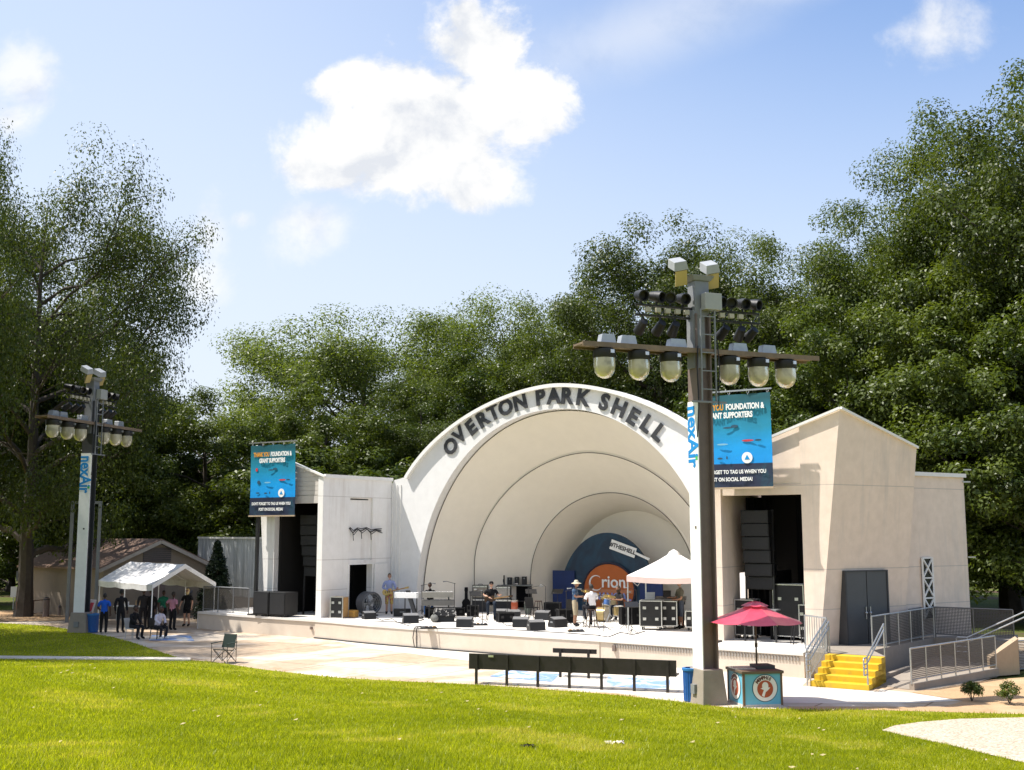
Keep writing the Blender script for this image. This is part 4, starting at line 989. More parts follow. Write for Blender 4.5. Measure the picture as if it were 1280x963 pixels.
        H_.build('hat', hm, t, smooth=True)
    if glasses:
        g_ = MB(); 
        for s in (-1, 1): g_.ball(hp(s * .032, -.098, .014), (.026, .008, .018), 8, 6); g_.bar(hp(s * .058, -.09, .018), hp(s * .078, .0, .015), .006)
        g_.bar(hp(-.01, -.102, .016), hp(.01, -.102, .016), .006); g_.build('glasses', BLACK, t)
    return t
def S(px, py): return at(px, py, SZ)
def S2(px, Y): return V3((px - CX) / FPX * Y, Y, SZ)
def face_az(p, q=(0, 0)):                    # rz that makes local -Y look from p to q
    return math.atan2(q[0] - p[0], -(q[1] - p[1]))
TOCAM = lambda p: face_az(p)
SHOEW = cloth('shoe_white', (.6, .6, .58))
BAND = 'band and crew on the stage'; CREW = 'people at the tent'
# --- guitarist by the left wing
p = S2(489, 51.2); J = pose_stand(1.78)
J['elr'] = V3(-.30, .03, 1.18); J['wrr'] = V3(-.06, -.19, 1.06); J['har'] = V3(.02, -.21, 1.05); J['ell'] = V3(.29, -.06, 1.16); J['wrl'] = V3(.34, -.28, 1.13); J['hal'] = V3(.35, -.33, 1.19)
person('man in pale blue shirt and floral shorts with a guitar beside the left doorway', p, TOCAM(p), J, SK['light'], cloth('pale_blue', (.30, .35, .58)), mat('floral_cloth', (.45, .12, .10), .8, var=.2, scale=20, big=(16, .48, .52, (.5, .45, .1))), 'long', 'shorts', hair=('short', 'brown'), glasses=True, group=BAND)
GUIT = []
def guitar(label, loc, rz, tilt, body_m, head_up=0.0, sc=1.0, group=None, bass=False):
    """electric guitar, neck along local +x, face -y"""
    t = thing('guitar', label, 'guitar', loc, rz, group); M = Matrix.Rotation(-tilt, 4, 'Y') @ Matrix.Scale(sc, 4)
    out = []
    for i in range(28):
        a_ = 2 * math.pi * i / 28; r_ = .17 + .035 * math.cos(2 * a_) ; x = .24 * math.cos(a_); z = r_ * math.sin(a_) * (1 - .18 * math.exp(-((x - .02) / .07) ** 2))
        if math.cos(a_) > .75: x -= .05 * (1 if abs(math.sin(a_)) < .35 else 0)
        out.append(V3(x - .1, 0, z))
    mb = MB(); mb.prism([p_ for p_ in out], (0, .045, 0)); mb.xf(M); b = mb.build('body', body_m, t, bevel=.006)
    mb = MB(); mb.box((.38, .0, 0), (.62, .028, .05)); mb.xf(M); mb.build('neck', WOOD, t)
    mb = MB(); mb.prism([V3(.69, 0, -.03), V3(.86, 0, -.05), V3(.88, 0, .04), V3(.69, 0, .035)], (0, .02, 0)); mb.xf(M); mb.build('headstock', body_m, t)
    mb = MB(); mb.box((-.02, -.008, 0), (.03, .012, .1)); mb.box((-.1, -.008, 0), (.03, .012, .1)); mb.box((-.2, -.008, 0), (.025, .016, .1)); mb.xf(M); mb.build('pickup', BLACK, t)
    return t
def held(p, rz, off): return Vector(p) + Matrix.Rotation(rz, 3, 'Z') @ Vector(off)
rz = TOCAM(p); guitar('cream and red guitar held by the man in pale blue shirt', held(p, rz, (.02, -.17, 1.02)), rz, R(12), mat('cream_guitar', (.55, .38, .12), .35, var=.15, coat=.4))
# --- keyboard player
pk = S2(541, 48.9); J = pose_sit(.55, lean=.12)
for n, s in (('r', -1), ('l', 1)): J['wr' + n] = V3(s * .2, -.42, .98); J['ha' + n] = V3(s * .19, -.5, .98); J['el' + n] = V3(s * .27, -.12, .93)
person('keyboard player in black shirt and blue jeans seated behind the silver keyboards', pk + V3(-.12, .95, 0), face_az((0, 0), (-.1, -1)), J, SK['dark'], cloth('black', (.014, .014, .016)), cloth('jeans', (.03, .09, .24)), 'long', hair=('short', 'black'), group=BAND)
# --- seated guitarist with black cap
p = S(614, 776); J = pose_sit(.68, lean=.04); 
J['elr'] = V3(-.33, .0, 1.05); J['wrr'] = V3(-.08, -.24, .95); J['har'] = V3(-.01, -.27, .93); J['ell'] = V3(.30, -.1, 1.02); J['wrl'] = V3(.36, -.32, 1.03); J['hal'] = V3(.38, -.36, 1.08)
J['anl'] = V3(.14, -.26, .12); J['tol'] = V3(.16, -.41, .05); J['anr'] = V3(-.14, -.2, .3); J['tor'] = V3(-.16, -.34, .25)
rz = TOCAM(p); person('guitarist in black cap and black T-shirt seated on a stool mid stage', p + V3(0, .2, 0), rz, J, SK['light'], cloth('black', (.014, .014, .016)), cloth('dark_jeans', (.022, .03, .045)), 'short', hair=('short', 'brown'), hat=('cap', cloth('black_cap', (.012, .012, .013))), glasses=True, group=BAND)
guitar('dark guitar on the lap of the guitarist in black cap', held(p + V3(0, .2, 0), rz, (.04, -.24, .9)), rz, R(8), mat('sunburst_guitar', (.06, .025, .012), .3, var=.3, coat=.4)); PG = p
# --- man in sun hat standing
p = S(719, 783); J = pose_stand(1.74); J['elr'] = V3(-.27, -.06, 1.15); J['wrr'] = V3(-.16, -.3, 1.16); J['har'] = V3(-.12, -.37, 1.18); J['ell'] = V3(.27, -.05, 1.15); J['wrl'] = V3(.18, -.3, 1.12); J['hal'] = V3(.14, -.36, 1.13); J['hed'] += V3(0, -.04, -.02)
person('man in pale sun hat, dark blue shirt and khaki shorts standing by the drums', p, R(75), J, SK['tan'], mat('cloth_navy_pattern', (.03, .07, .14), .85, var=.3, scale=12, big=(9, .55, .62, (.25, .3, .36))), cloth('khaki', (.42, .35, .24)), 'short', 'shorts', hair=('short', 'grey'), hat=('sun', cloth('straw', (.55, .50, .38))), group=BAND)
# --- man in white shirt on a bar stool, back turned
p = S(740, 785); J = pose_sit(.74, lean=.02); J['anr'] = V3(-.2, -.42, .1); J['tor'] = V3(-.23, -.57, .05); J['anl'] = V3(.14, -.25, .32); J['tol'] = V3(.17, -.39, .26)
for n, s in (('r', -1), ('l', 1)): J['wr' + n] = V3(s * .14, -.34, 1.04); J['ha' + n] = V3(s * .11, -.41, 1.06); J['el' + n] = V3(s * .28, -.08, 1.02)
person('man in white shirt seated on a bar stool with his back turned', p, R(205), J, SK['dark'], cloth('white', (.78, .76, .77)), cloth('black_white_stripe', (.02, .02, .025)), 'short', hair=('short', 'black'), shoes=SHOEW, group=BAND); PW = p
# --- drummer
p = S(777, 776); J = pose_sit(.5, lean=.1)
for n, s in (('r', -1), ('l', 1)): J['wr' + n] = V3(s * .18, -.42, .86); J['ha' + n] = V3(s * .16, -.5, .88); J['el' + n] = V3(s * .3, -.14, .85)
person('long-haired drummer in dark clothes seated behind the drum kit', p + V3(0, .35, 0), R(-58), J, SK['tan'], cloth('charcoal', (.03, .028, .03)), cloth('dark_jeans', (.022, .03, .045)), 'short', hair=('long', 'brown'), group=BAND); PD = p
# --- crew man in olive shirt, under the canopy
p = S(851, 786); J = pose_stand(1.8); J['elr'] = V3(-.27, -.08, 1.13); J['wrr'] = V3(-.2, -.34, 1.16); J['har'] = V3(-.17, -.42, 1.17); J['ell'] = V3(.27, -.08, 1.13); J['wrl'] = V3(.2, -.34, 1.1); J['hal'] = V3(.17, -.41, 1.1)
person('crew man in olive shirt and red cap standing at the desk under the white canopy', p, R(-75), J, SK['tan'], cloth('olive', (.13, .125, .095)), cloth('slate', (.10, .12, .16)), 'short', 'shorts', hair=('short', 'brown'), hat=('cap', cloth('red_cap', (.45, .05, .03))), group=BAND)
# --- people at the tent
def P0(px, py): return at(px, py, 0.0)
p = P0(129, 793); J = pose_stand(1.74); J['anr'] += V3(0, .1, 0); J['tor'] += V3(0, .1, 0)
J['ell'] = V3(.27, .02, 1.14); J['wrl'] = V3(.2, -.2, 1.05)
J['hal'] = V3(.18, -.27, 1.06)
person('person in bright blue T-shirt and dark trousers beside the blue bin, back turned', p, R(195), J, SK['dark'], cloth('bright_blue', (.02, .10, .50)), cloth('black', (.014, .014, .016)), 'short', hair=('short', 'black'), shoes=SHOEW, group=CREW)
p = P0(150, 791); person('person all in black standing between the blue T-shirt and the seated group', p, R(40), pose_stand(1.86), SK['dark'], cloth('black', (.014, .014, .016)), cloth('black', (.014, .014, .016)), 'long', hair=('afro', 'black'), group=CREW)
p = P0(165, 799); person('person in black seated sideways on the white chair', p, R(70), pose_sit(.46, lean=.1), SK['dark'], cloth('black', (.014, .014, .016)), cloth('black2', (.02, .02, .024)), 'long', hair=('short', 'black'), group=CREW); PC1 = p
p = P0(178, 787); person('dark-clothed person standing under the tent, left of the green shirt', p, R(10), pose_stand(1.82), SK['dark'], cloth('dark_grey', (.03, .03, .034)), cloth('black', (.014, .014, .016)), 'long', hair=('short', 'black'), group=CREW)
p = P0(188, 787); person('person in long black coat standing behind the seated person in white', p, R(-20), pose_stand(1.8), SK['dark'], cloth('black', (.014, .014, .016)), cloth('black', (.014, .014, .016)), 'long', hair=('afro', 'black'), group=CREW)
p = P0(203, 784); person('person in green T-shirt standing under the tent', p, R(30), pose_stand(1.66), SK['dark'], cloth('green', (.02, .16, .10)), cloth('black', (.014, .014, .016)), 'short', hair=('short', 'black'), group=CREW)
p = P0(215, 788); J = pose_stand(1.68); J['ell'] = V3(.34, .08, 1.18); J['wrl'] = V3(.2, .02, 1.0); J['hal'] = V3(.15, -.02, .97)
person('person in pink T-shirt and black trousers, hand on hip, beside the tent leg', p, R(160), J, SK['dark'], cloth('pink', (.42, .20, .26)), cloth('black', (.014, .014, .016)), 'short', hair=('short', 'black'), group=CREW)
p = P0(233, 783); J = pose_stand(1.74); J['elr'] = V3(-.3, .0, 1.12); J['wrr'] = V3(-.32, -.12, .92); J['har'] = V3(-.31, -.16, .85)
person('blonde woman in short black dress standing right of the tent', p, R(-10), J, SK['light'], cloth('black', (.014, .014, .016)), cloth('black', (.014, .014, .016)), 'short', 'dress', dress=True, hair=('long', 'blonde'), glasses=True, group=CREW)
p = P0(196, 799); J = pose_sit(.44, lean=.2)
person('seated person in white top leaning forward on the blue mat', p, R(60), J, SK['dark'], cloth('lilac_white', (.55, .53, .62)), cloth('black2', (.02, .02, .024)), 'long', hair=('short', 'black'), shoes=SHOEW, group=CREW); PC2 = p
# ================================================================== STAGE GEAR
def wedge_proto(label, loc, rz, group):
    t = thing('stage_monitor', label, 'monitor', loc, rz, group)
    mb = MB(); pr = [(-.24, 0), (.22, 0), (.25, .10), (.10, .38), (-.20, .30)]       # (y, z): the slanted grille looks back and up (+y)
    mb.prism([V3(-.31, y, z) for y, z in pr], (.62, 0, 0)); mb.build('cabinet', BLACK, t, bevel=.012)
    mb = MB(); a, b = V3(-.28, .245, .12), V3(-.28, .118, .36); n = V3(0, .88, .47) * .012
    mb.prism([a, b, b + V3(.56, 0, 0), a + V3(.56, 0, 0)], n); mb.build('grille', GRILLE, t)
    mb = MB(); mb.prism([V3(-.30, .095, .385), V3(.30, .095, .385), V3(.30, -.195, .307), V3(-.30, -.195, .307)], V3(0, -.003, .012)); mb.build('top_panel', mat('sunlit_grey_top', (.16, .16, .165), .45, var=.3, scale=9), t)  # lighter grey panel paints the sunlit look of the wedge top
    for s in (-1, 1):
        mb = MB(); mb.box((s * .313, -.02, .2), (.012, .16, .06)); mb.build('handle', GREYP, t)
    return t
MON = 'wedge monitors along the stage'
MONS = [(628, 776, 'wedge monitor directly right of the guitarist in black cap, rear row'), (641, 777, 'wedge monitor in front of the percussion rack, rear row'), (651, 787, 'wedge monitor with grey top in front row, below the percussion rack'),
        (670, 791, 'low wedge monitor nearest the stage edge, right of the grey topped one'), (679, 778, 'wedge monitor below the black stools'), (697, 787, 'wedge monitor just left of the man in sun hat'),
        (581, 787, 'wedge monitor left of the guitarist in black cap, at the stage edge'), (513, 782, 'wedge monitor in front of the slanted keyboard stand'), (461, 777, 'small wedge monitor alone at the left front of the stage'), (556, 780, 'wedge monitor draped with a white scribbled black cloth')]
wp = None
for i, (px, py, lab) in enumerate(MONS):
    p = S(px, py - 3); rz = [-.2, .15, -.1, .3, -.35, .6, -.15, .25, .5, .1][i]
    if wp is None: wp = wedge_proto(lab, p, rz, MON)
    else: copy_thing(wp, lab, p, rz, MON, 1.25 if px == 556 else .85 if px == 461 else 1.0)
# scribbled cloth over one wedge and the grey bag beside it
p = S(556, 777); t = thing('draped_cloth', 'black cloth with white scribbles draped over the wedge monitor', 'cloth', p + V3(0, 0, .0), .1)
mb = MB(); n = 14
vs = []
for i in range(n):
    for j in range(n):
        x, y = (i / (n - 1) - .5) * 1.0, (j / (n - 1) - .5) * .75; r_ = max(abs(x) / .42, abs(y) / .32)
        z = .52 if r_ < 1 else .52 - (r_ - 1) * 1.6; vs.append((x, y, max(.06, z + .012 * math.sin(x * 30) * math.cos(y * 25))))
mb.add(vs, [(i * n + j, (i + 1) * n + j, (i + 1) * n + j + 1, i * n + j + 1) for i in range(n - 1) for j in range(n - 1)])
mb.build('cloth', mat('scribbled_cloth', (.02, .02, .022), .85, var=.2, scale=6, big=(7, .56, .6, (.5, .48, .44))), t, smooth=True)
p = S(543, 778); t = thing('gig_bag', 'small grey bag lying left of the cloth draped monitor', 'bag', p, .3)
mb = MB(); mb.ball((0, 0, .16), (.16, .26, .17), 14, 10); mb.build('body', cloth('grey_bag', (.15, .15, .14)), t, smooth=True); mb = MB(); mb.tube([(-.08, -.1, .3), (0, -.1, .38), (.08, -.1, .3)], .012, 6); mb.build('handle', CLOTHB, t)
def road_case(label, loc, rz, w, d, h, face=BLACK, side=BLACK, wheels=True, group='road cases', edge=None):
    t = thing('road_case', label, 'case', loc, rz, group); z0 = .12 if wheels else 0.0
    mb = MB(); mb.box((0, 0, z0 + h / 2), (w - .03, d - .03, h - .03)); mb.build('body', side, t)
    e = MB(); k = .035
    for sx in (-1, 1):
        for sy in (-1, 1): e.box((sx * (w / 2 - k / 2), sy * (d / 2 - k / 2), z0 + h / 2), (k, k, h))
        for zz_ in (z0 + k / 2, z0 + h - k / 2): e.box((sx * (w / 2 - k / 2), 0, zz_), (k * .98, d - 2 * k, k)); 
    for sy in (-1, 1):
        for zz_ in (z0 + k / 2, z0 + h - k / 2): e.box((0, sy * (d / 2 - k / 2), zz_), (w - 2 * k, k * .98, k))
    e.build('frame', edge or SILVER, t)
    mb = MB(); mb.box((0, -d / 2 + .008, z0 + h / 2), (w - .09, .02, h - .09)); mb.build('front_panel', face, t)
    for sx in (-1, 1):
        for zz_ in ((.3, .72) if h > .7 else (.55,)): mb = MB(); mb.box((sx * w * .27, -d / 2 - .008, z0 + h * zz_), (.12, .02, .1)); mb.build('latch', edge or SILVER, t)
    if wheels:
        for sx in (-1, 1):
            for sy in (-1, 1): mb = MB(); mb.cyl((sx * (w / 2 - .1) - .02, sy * (d / 2 - .1), .055), (sx * (w / 2 - .1) + .02, sy * (d / 2 - .1), .055), .055, n=10); mb.box((sx * (w / 2 - .1), sy * (d / 2 - .1), .1), (.06, .06, .045)); mb.build('wheel', BLACKM, t)
    return t
# amps
def amp(label, loc, rz, w, h, d, front, trim=SILVER, group='guitar amplifiers'):
    t = thing('amplifier', label, 'amplifier', loc, rz, group); mb = MB(); mb.box((0, 0, h / 2), (w, d, h)); mb.build('cabinet', BLACK, t, bevel=.012)
    mb = MB(); mb.box((0, -d / 2 - .004, h * .43), (w - .07, .012, h * .74)); mb.build('grille_cloth', front, t)
    mb = MB(); mb.box((0, -d / 2 - .006, h * .89), (w - .06, .014, h * .12)); mb.build('control_panel', trim, t)
    for i in range(5):
        if i < 3: 
            mb = MB(); mb.cyl((-w * .3 + i * w * .3, -d / 2 - .01, h * .89), (-w * .3 + i * w * .3, -d / 2 - .035, h * .89), .014, n=8); mb.build('knob', BLACK, t)
    mb = MB(); mb.tube([(-.1, 0, h), (-.08, 0, h + .04), (.08, 0, h + .04), (.1, 0, h)], .012, 6); mb.build('handle', BLACK, t); return t
TWEED = mat('tan_grille_cloth', (.22, .20, .165), .85, var=.25, scale=40); SILVG = mat('silver_grille_cloth', (.36, .34, .30), .8, var=.25, scale=40)
p = S(600, 766); p.y += .6
for lab, dx, dz, w, h, fr in (('black speaker cabinet under the tan amplifier, left of the seated guitarist', 0, 0, .74, .62, GRILLE), ('tan fronted amplifier on the left black cabinet', 0, .625, .72, .60, TWEED), ('black speaker cabinet under the silver amplifier, right of the seated guitarist', 1.2, 0, .76, .60, GRILLE), ('silver fronted amplifier on the right black cabinet', 1.2, .605, .70, .58, SILVG)):
    amp(lab, (p.x + dx * .9, p.y - dx * .15, SZ + dz), -.1, w, h, .36, fr)
# stools
def stool(label, loc, rz=0, h=.74, m=BLACKM, group='bar stools'):
    t = thing('bar_stool', label, 'stool', loc, rz, group)
    mb = MB(); mb.cyl((0, 0, h - .04), (0, 0, h), .17, .18, 16); mb.build('seat', m, t, bevel=.01)
    for sx, sy in ((-1, -1), (1, -1), (1, 1), (-1, 1)):
        mb = MB(); mb.cyl((sx * .19, sy * .19, 0), (sx * .11, sy * .11, h - .04), .018, .016, 8); mb.build('leg', m, t)
    mb = MB(); mb.tube([(.155 * math.cos(a) * 1.25, .155 * math.sin(a) * 1.25, .26) for a in np.linspace(0, 6.283, 17)], .01, 6); mb.build('foot_ring', m, t); return t
st = stool('dark wooden bar stool under the man in white shirt', PW, .3, .72, mat('dark_wood', (.05, .025, .015), .5, var=.3))
stool('black stool under the guitarist in black cap', PG + V3(0, .2, 0), .2, .66)
copy_thing(st, 'left of two empty dark stools right of the percussion rack', S(673, 771), .5, 'bar stools', .95); copy_thing(st, 'right of two empty dark stools right of the percussion rack', S(687, 772), 1.1, 'bar stools', .92)
stool('low black stool under the keyboard player', pk + V3(-.12, 1.0, 0), 0, .52, BLACKM); stool('drum throne under the long-haired drummer', PD + V3(0, .38, 0), 0, .47, BLACKM)
# keyboards
def keyboard(label, loc, rz, w=1.25, m=SILVER):
    t = thing('keyboard', label, 'keyboard', loc, rz, 'electronic keyboards'); mb = MB(); mb.box((0, 0, -.02), (w, .36, .24)); mb.build('case', m, t, bevel=.012)
    mb = MB(); mb.box((0, .09, .098), (w - .1, .14, .014)); mb.build('white_keys', WHITEP, t)
    mb = MB(); 
    for i in range(24):
        if i % 7 not in (2, 6): mb.box((-w / 2 + .08 + i * (w - .14) / 24, .06, .112), (.018, .085, .014))
    mb.build('black_keys', BLACK, t); mb = MB(); mb.box((0, -.08, .098), (w * .6, .1, .008)); mb.build('control_panel', BLACK, t); return t
p = S2(550, 48.7); zt = .98
keyboard('silver keyboard on the upper tier of the black stand', (p.x - .05, p.y + .1, SZ + 1.02), R(4), 1.35, mat('silver_keys_case', (.30, .285, .25), .45, .2, var=.2)); keyboard('silver keyboard on the lower tier of the black stand', (p.x - .05, p.y + .12, SZ + .68), R(4), 1.4, mat('grey_keys_case', (.16, .155, .145), .45, .2, var=.2))
t = thing('keyboard_stand', 'black two tier stand under the silver keyboards', 'stand', p)
for sx in (-1, 1):
    mb = MB(); mb.bar((sx * .42, -.25, .02), (sx * .42, .42, .02), .05); mb.bar((sx * .42,   .1, .02), (sx * .42, .1, .9), .06); mb.bar((sx * .42, -.1, .54), (sx * .42, .36, .54), .04); mb.bar((sx * .42, -.1, .89), (sx * .42, .34, .89), .04); mb.build('upright', BLACKM, t)
mb = MB(); mb.bar((-.45, .1, .35), (.45, .1, .35), .05); mb.build('cross_bar', BLACKM, t)
for i, (lab, px, Yd, w, d, h) in enumerate((('flat black trunk on the floor under the silver keyboards', 552, 49.4, 1.3, .5, .42), ('black trunk on the floor right of the keyboards', 571, 50.2, .8, .45, .36), ('black trunk behind the man in sun hat', 706, 46.5, .7, .5, .55))): road_case(lab, S2(px, Yd), .1 * i, w, d, h, CLOTHB, CLOTHB, False, edge=BLACK)
p2 = S2(513, 48.4); kx = keyboard('white keyboard carried on the slanted black stand', (p2.x - .12, p2.y + .75, SZ + .98), R(-14), 1.1, WHITEP)
t = thing('slanted_stand', 'black slanted board stand left of the keyboards', 'stand', p2 + V3(0, .3, 0), R(-10))
mb = MB(); mb.prism([V3(.22, 0, 0), V3(.38, 0, 0), V3(-.12, .35, 1.16), V3(-.28, .35, 1.16)], (0, .2, 0)); mb.build('board', BLACK, t)
mb = MB(); mb.box((.2, .1, .04), (.7, .5, .06)); mb.build('base', BLACKM, t); mb = MB(); mb.bar((-.3, .4, 0), (-.3, .4, .97), .04); mb.bar((.2, .5, 0), (.2, .5, .97), .04); mb.build('leg', BLACKM, t)
p = S2(505, 49.9); t = thing('floor_case', 'low black case on the floor left of the slanted stand', 'case', p, .1); mb = MB(); mb.box((0, 0, .17), (.75, .4, .32)); mb.build('body', BLACK, t, bevel=.015); mb = MB(); mb.box((0, -.205, .2), (.2, .02, .05)); mb.build('handle', GREYP, t)
# upright guitar case
p = S2(583, 49.9); t = thing('guitar_case', 'black guitar-shaped case standing upright left of the amplifiers', 'case', p + V3(0, .4, 0), -.1)
prof = [(-.19, .12), (-.21, .28), (-.15, .45), (-.17, .58), (-.12, .68), (-.06, .74), (-.055, 1.05), (-.07, 1.1), (-.06, 1.24), (.06, 1.24), (.07, 1.1), (.055, 1.05), (.06, .74), (.12, .68), (.17, .58), (.15, .45), (.21, .28), (.19, .12)]
mb = MB(); mb.prism([V3(x * 1.12, 0, z) for x, z in prof], (0, .13, 0)); mb.build('body', CLOTHB, t, bevel=.012); mb = MB(); mb.bar((-.15, -.1, 0), (0, .1, .4), .025); mb.bar((.15, -.1, 0), (0, .1, .4), .025); mb.bar((0, .3, 0), (0, .14, .5), .025); mb.build('stand', BLACKM, t)
# drum fan and cabinets by the left doorway
p = S2(464, 50.2); t = thing('drum_fan', 'big dark grey drum fan on the stage by the left doorway', 'fan', p, R(38))
mb = MB(); mb.lathe([(.44, -.3), (.5, -.28), (.5, .28), (.44, .3), (.42, .28), (.42, -.28), (.44, -.3)], (0, 0, .56), (0, 1, 0), 28); mb.build('drum', mat('fan_grey', (.075, .078, .085), .45, var=.15), t, smooth=True)
mb = MB(); mb.cyl((0, -.1, .56), (0, .1, .56), .09, n=12)
for i in range(4):
    a = i * math.pi / 2 + .4; d = V3(math.cos(a), 0, math.sin(a)); s_ = V3(-d.z, 0, d.x); c = V3(0, 0, .56); mb.prism([c + d * .08 - s_ * .05, c + d * .39 - s_ * .1 + V3(0, .06, 0), c + d * .39 + s_ * .1 - V3(0, .06, 0), c + d * .08 + s_ * .05], (0, .012, 0))
mb.build('blade', GREYP, t)
mb = MB()
for r_ in (.12, .22, .32, .41): mb.tube([(r_ * math.cos(a), -.29, .56 + r_ * math.sin(a)) for a in np.linspace(0, 6.283, 25)], .006, 5)
for i in range(8): a = i * math.pi / 4; mb.bar((0, -.29, .56), (.42 * math.cos(a), -.29, .56 + .42 * math.sin(a)), .009)
mb.build('grille', STEEL, t)
for sx in (-1, 1):
    mb = MB(); mb.bar((sx * .3, -.26, .03), (sx * .3, .26, .03), .06); mb.bar((sx * .3, 0, .04), (sx * .34, 0, .24), .05); mb.build('foot', BLACKM, t)
road_case('upright case with wooden sides standing below the left wing wall', S2(428, 48.95), R(-20), .62, .55, .92, BLACK, WOOD, False)
p = S2(442, 49.3); t = thing('wooden_crate', 'small yellow plywood crate between the wooden-sided case and the drum fan', 'crate', p, R(-20)); mb = MB(); mb.box((0, 0, .16), (.55, .4, .3)); mb.build('body', mat('yellow_ply', (.5, .27, .06), .6, var=.2), t, bevel=.01); mb = MB(); mb.box((0, -.205, .2), (.4, .02, .04)); mb.box((0, -.205, .07), (.4, .02, .04)); mb.build('batten', WOOD, t)
road_case('tall black road case with silver edges at the left of the canopy', S(815, 787), R(-14), .86, .7, .98); road_case('black road case behind the silver edged one, under the canopy', S(838, 786), R(-14), .62, .8, .95, BLACK, CLOTHB); road_case('small black and silver road case right of the crew man', S(868, 788), R(-14), .62, .6, .62)
# percussion rack with gear
p = S(644, 764); t = thing('gear_table', 'long black table stacked with percussion gear behind the wedge monitors', 'table', p + V3(0, .7, 0), R(-6))
mb = MB(); mb.box((0, 0, 1.16), (1.65, .6, .05)); mb.build('table_top', mat('grey_top', (.2, .21, .2), .5, var=.2), t, bevel=.008)
for sx in (-1, 1):
    for sy in (-1, 1): mb = MB(); mb.bar((sx * .76, sy * .24, 0), (sx * .76, sy * .24, 1.14), .045); mb.build('leg', BLACKM, t)
mb = MB(); mb.box((0, .22, .6), (1.5, .03, 1.0)); mb.build('back_cloth', CLOTHB, t); mb = MB(); mb.box((0, 0, .42), (1.5, .5, .03)); mb.build('shelf', BLACKM, t)
for i, (dx, w, h, lab) in enumerate(((-.62, .26, .44, 'black box speaker at the left end of the gear table'), (-.26, .22, .34, 'second black box speaker on the gear table'), (.08, .20, .36, 'third black box speaker on the gear table'), (.44, .24, .38, 'black box speaker at the right end of the gear table'))):
    q = p + V3(0, .7, 0); k = Matrix.Rotation(R(-6), 3, 'Z') @ V3(dx, .05, 1.186); b = thing('box_speaker', lab, 'speaker', q + k, R(-6), 'small box speakers on the gear table')
    mb = MB(); mb.box((0, 0, h / 2), (w, .24, h)); mb.build('cabinet', BLACK, b, bevel=.01); mb = MB(); mb.cyl((0, -.118, h * .4), (0, -.128, h * .4), w * .36, n=16); mb.build('cone', GRILLE, b); mb = MB(); mb.cyl((0, -.118, h * .78), (0, -.128, h * .78), w * .15, n=12); mb.build('tweeter', GREYP, b)
for (dx, lab, m_, r_, h_) in ((4.05, 'tall brown conga between the man in sun hat and the white shirt', mat('conga_brown', (.2, .09, .03), .35, var=.2, coat=.4), .16, .8), (4.45, 'pale hand drum right beside the tall brown conga', mat('conga_pale', (.42, .33, .18), .4, coat=.3), .16, .72), (.0, 'red conga drum in front of the gear table', mat('conga_red', (.36, .07, .025), .35, var=.2, coat=.4), .15, .62), (.62, 'grey green hand drum standing right of the red conga', mat('drum_grey', (.12, .15, .13), .5), .17, .55)):
    q = S(643, 768) + V3(dx, 0, 0); b = thing('conga_drum', lab, 'drum', q, 0, 'hand drums'); mb = MB(); mb.lathe([(r_ * .7, 0), (r_ * 1.05, h_ * .45), (r_ * 1.08, h_ * .65), (r_, h_ * .97)], n=18); mb.build('shell', m_, b, smooth=True)
    mb = MB(); mb.cyl((0, 0, h_ * .95), (0, 0, h_), r_ * 1.04, n=18); mb.build('head', mat('drum_skin', (.6, .55, .46), .6), b); mb = MB(); mb.tube([(r_ * 1.05 * math.cos(a), r_ * 1.05 * math.sin(a), h_ * .9) for a in np.linspace(0, 6.283, 19)], .012, 6); mb.build('rim', SILVER, b)
# drum kit
p = S(762, 777); WD = mat('drum_shell_gold', (.34, .25, .10), .35, .3, var=.2, coat=.3); SKN = mat('drum_skin', (.6, .55, .46), .6); BRASS = mat('brass_cymbal', (.55, .40, .14), .3, .9, var=.15)
def drum(name, label, loc, r, h, z, ax=(0, 0, 1), legs=3, m=WD, rz=0):
    t = thing(name, label, 'drum', loc, rz, 'drum kit'); ax = V3(*ax).normalized(); c = V3(0, 0, z)
    mb = MB(); mb.lathe([(r, -h / 2), (r, h / 2)], c, ax, 22); mb.build('shell', m, t, smooth=True)
    for s in (-1, 1): mb = MB(); mb.cyl(c + ax * s * (h / 2 - .004), c + ax * s * (h / 2 + .004), r * .98, n=22); mb.build('head', SKN, t); mb = MB(); q = ax.orthogonal().normalized(); w_ = ax.cross(q); mb.tube([c + ax * s * h / 2 + (q * math.cos(a) + w_ * math.sin(a)) * r * 1.02 for a in np.linspace(0, 6.283, 23)], .012, 6); mb.build('rim', SILVER, t)
    for i in range(legs): a = i * 2.1 + .4; mb = MB(); mb.cyl((math.cos(a) * r * 1.06, math.sin(a) * r * 1.06, 0), (math.cos(a) * r * 1.03, math.sin(a) * r * 1.03, z), .011, n=6); mb.build('leg', STEEL, t)
    return t
RK = Matrix.Rotation(R(-58), 3, 'Z')
def K(x, y, z=0): return p + RK @ V3(x, y, 0) + V3(0, 0, z)
drum('bass_drum', 'bass drum of the kit standing on its side in front of the drummer', K(0, -.35), .29, .4, .3, (.84, -.5, 0), 0); drum('snare_drum', 'shallow snare drum of the kit', K(-.35, .1), .18, .14, .62, (.05, .02, 1)); drum('floor_tom', 'deep floor tom of the kit', K(.5, .1), .2, .38, .45); drum('tom_drum', 'small tom with blue head above the bass drum', K(.08, -.2), .15, .24, .78, (.2, .25, 1), 2, mat('blue_tom', (.06, .14, .36), .4, coat=.4))
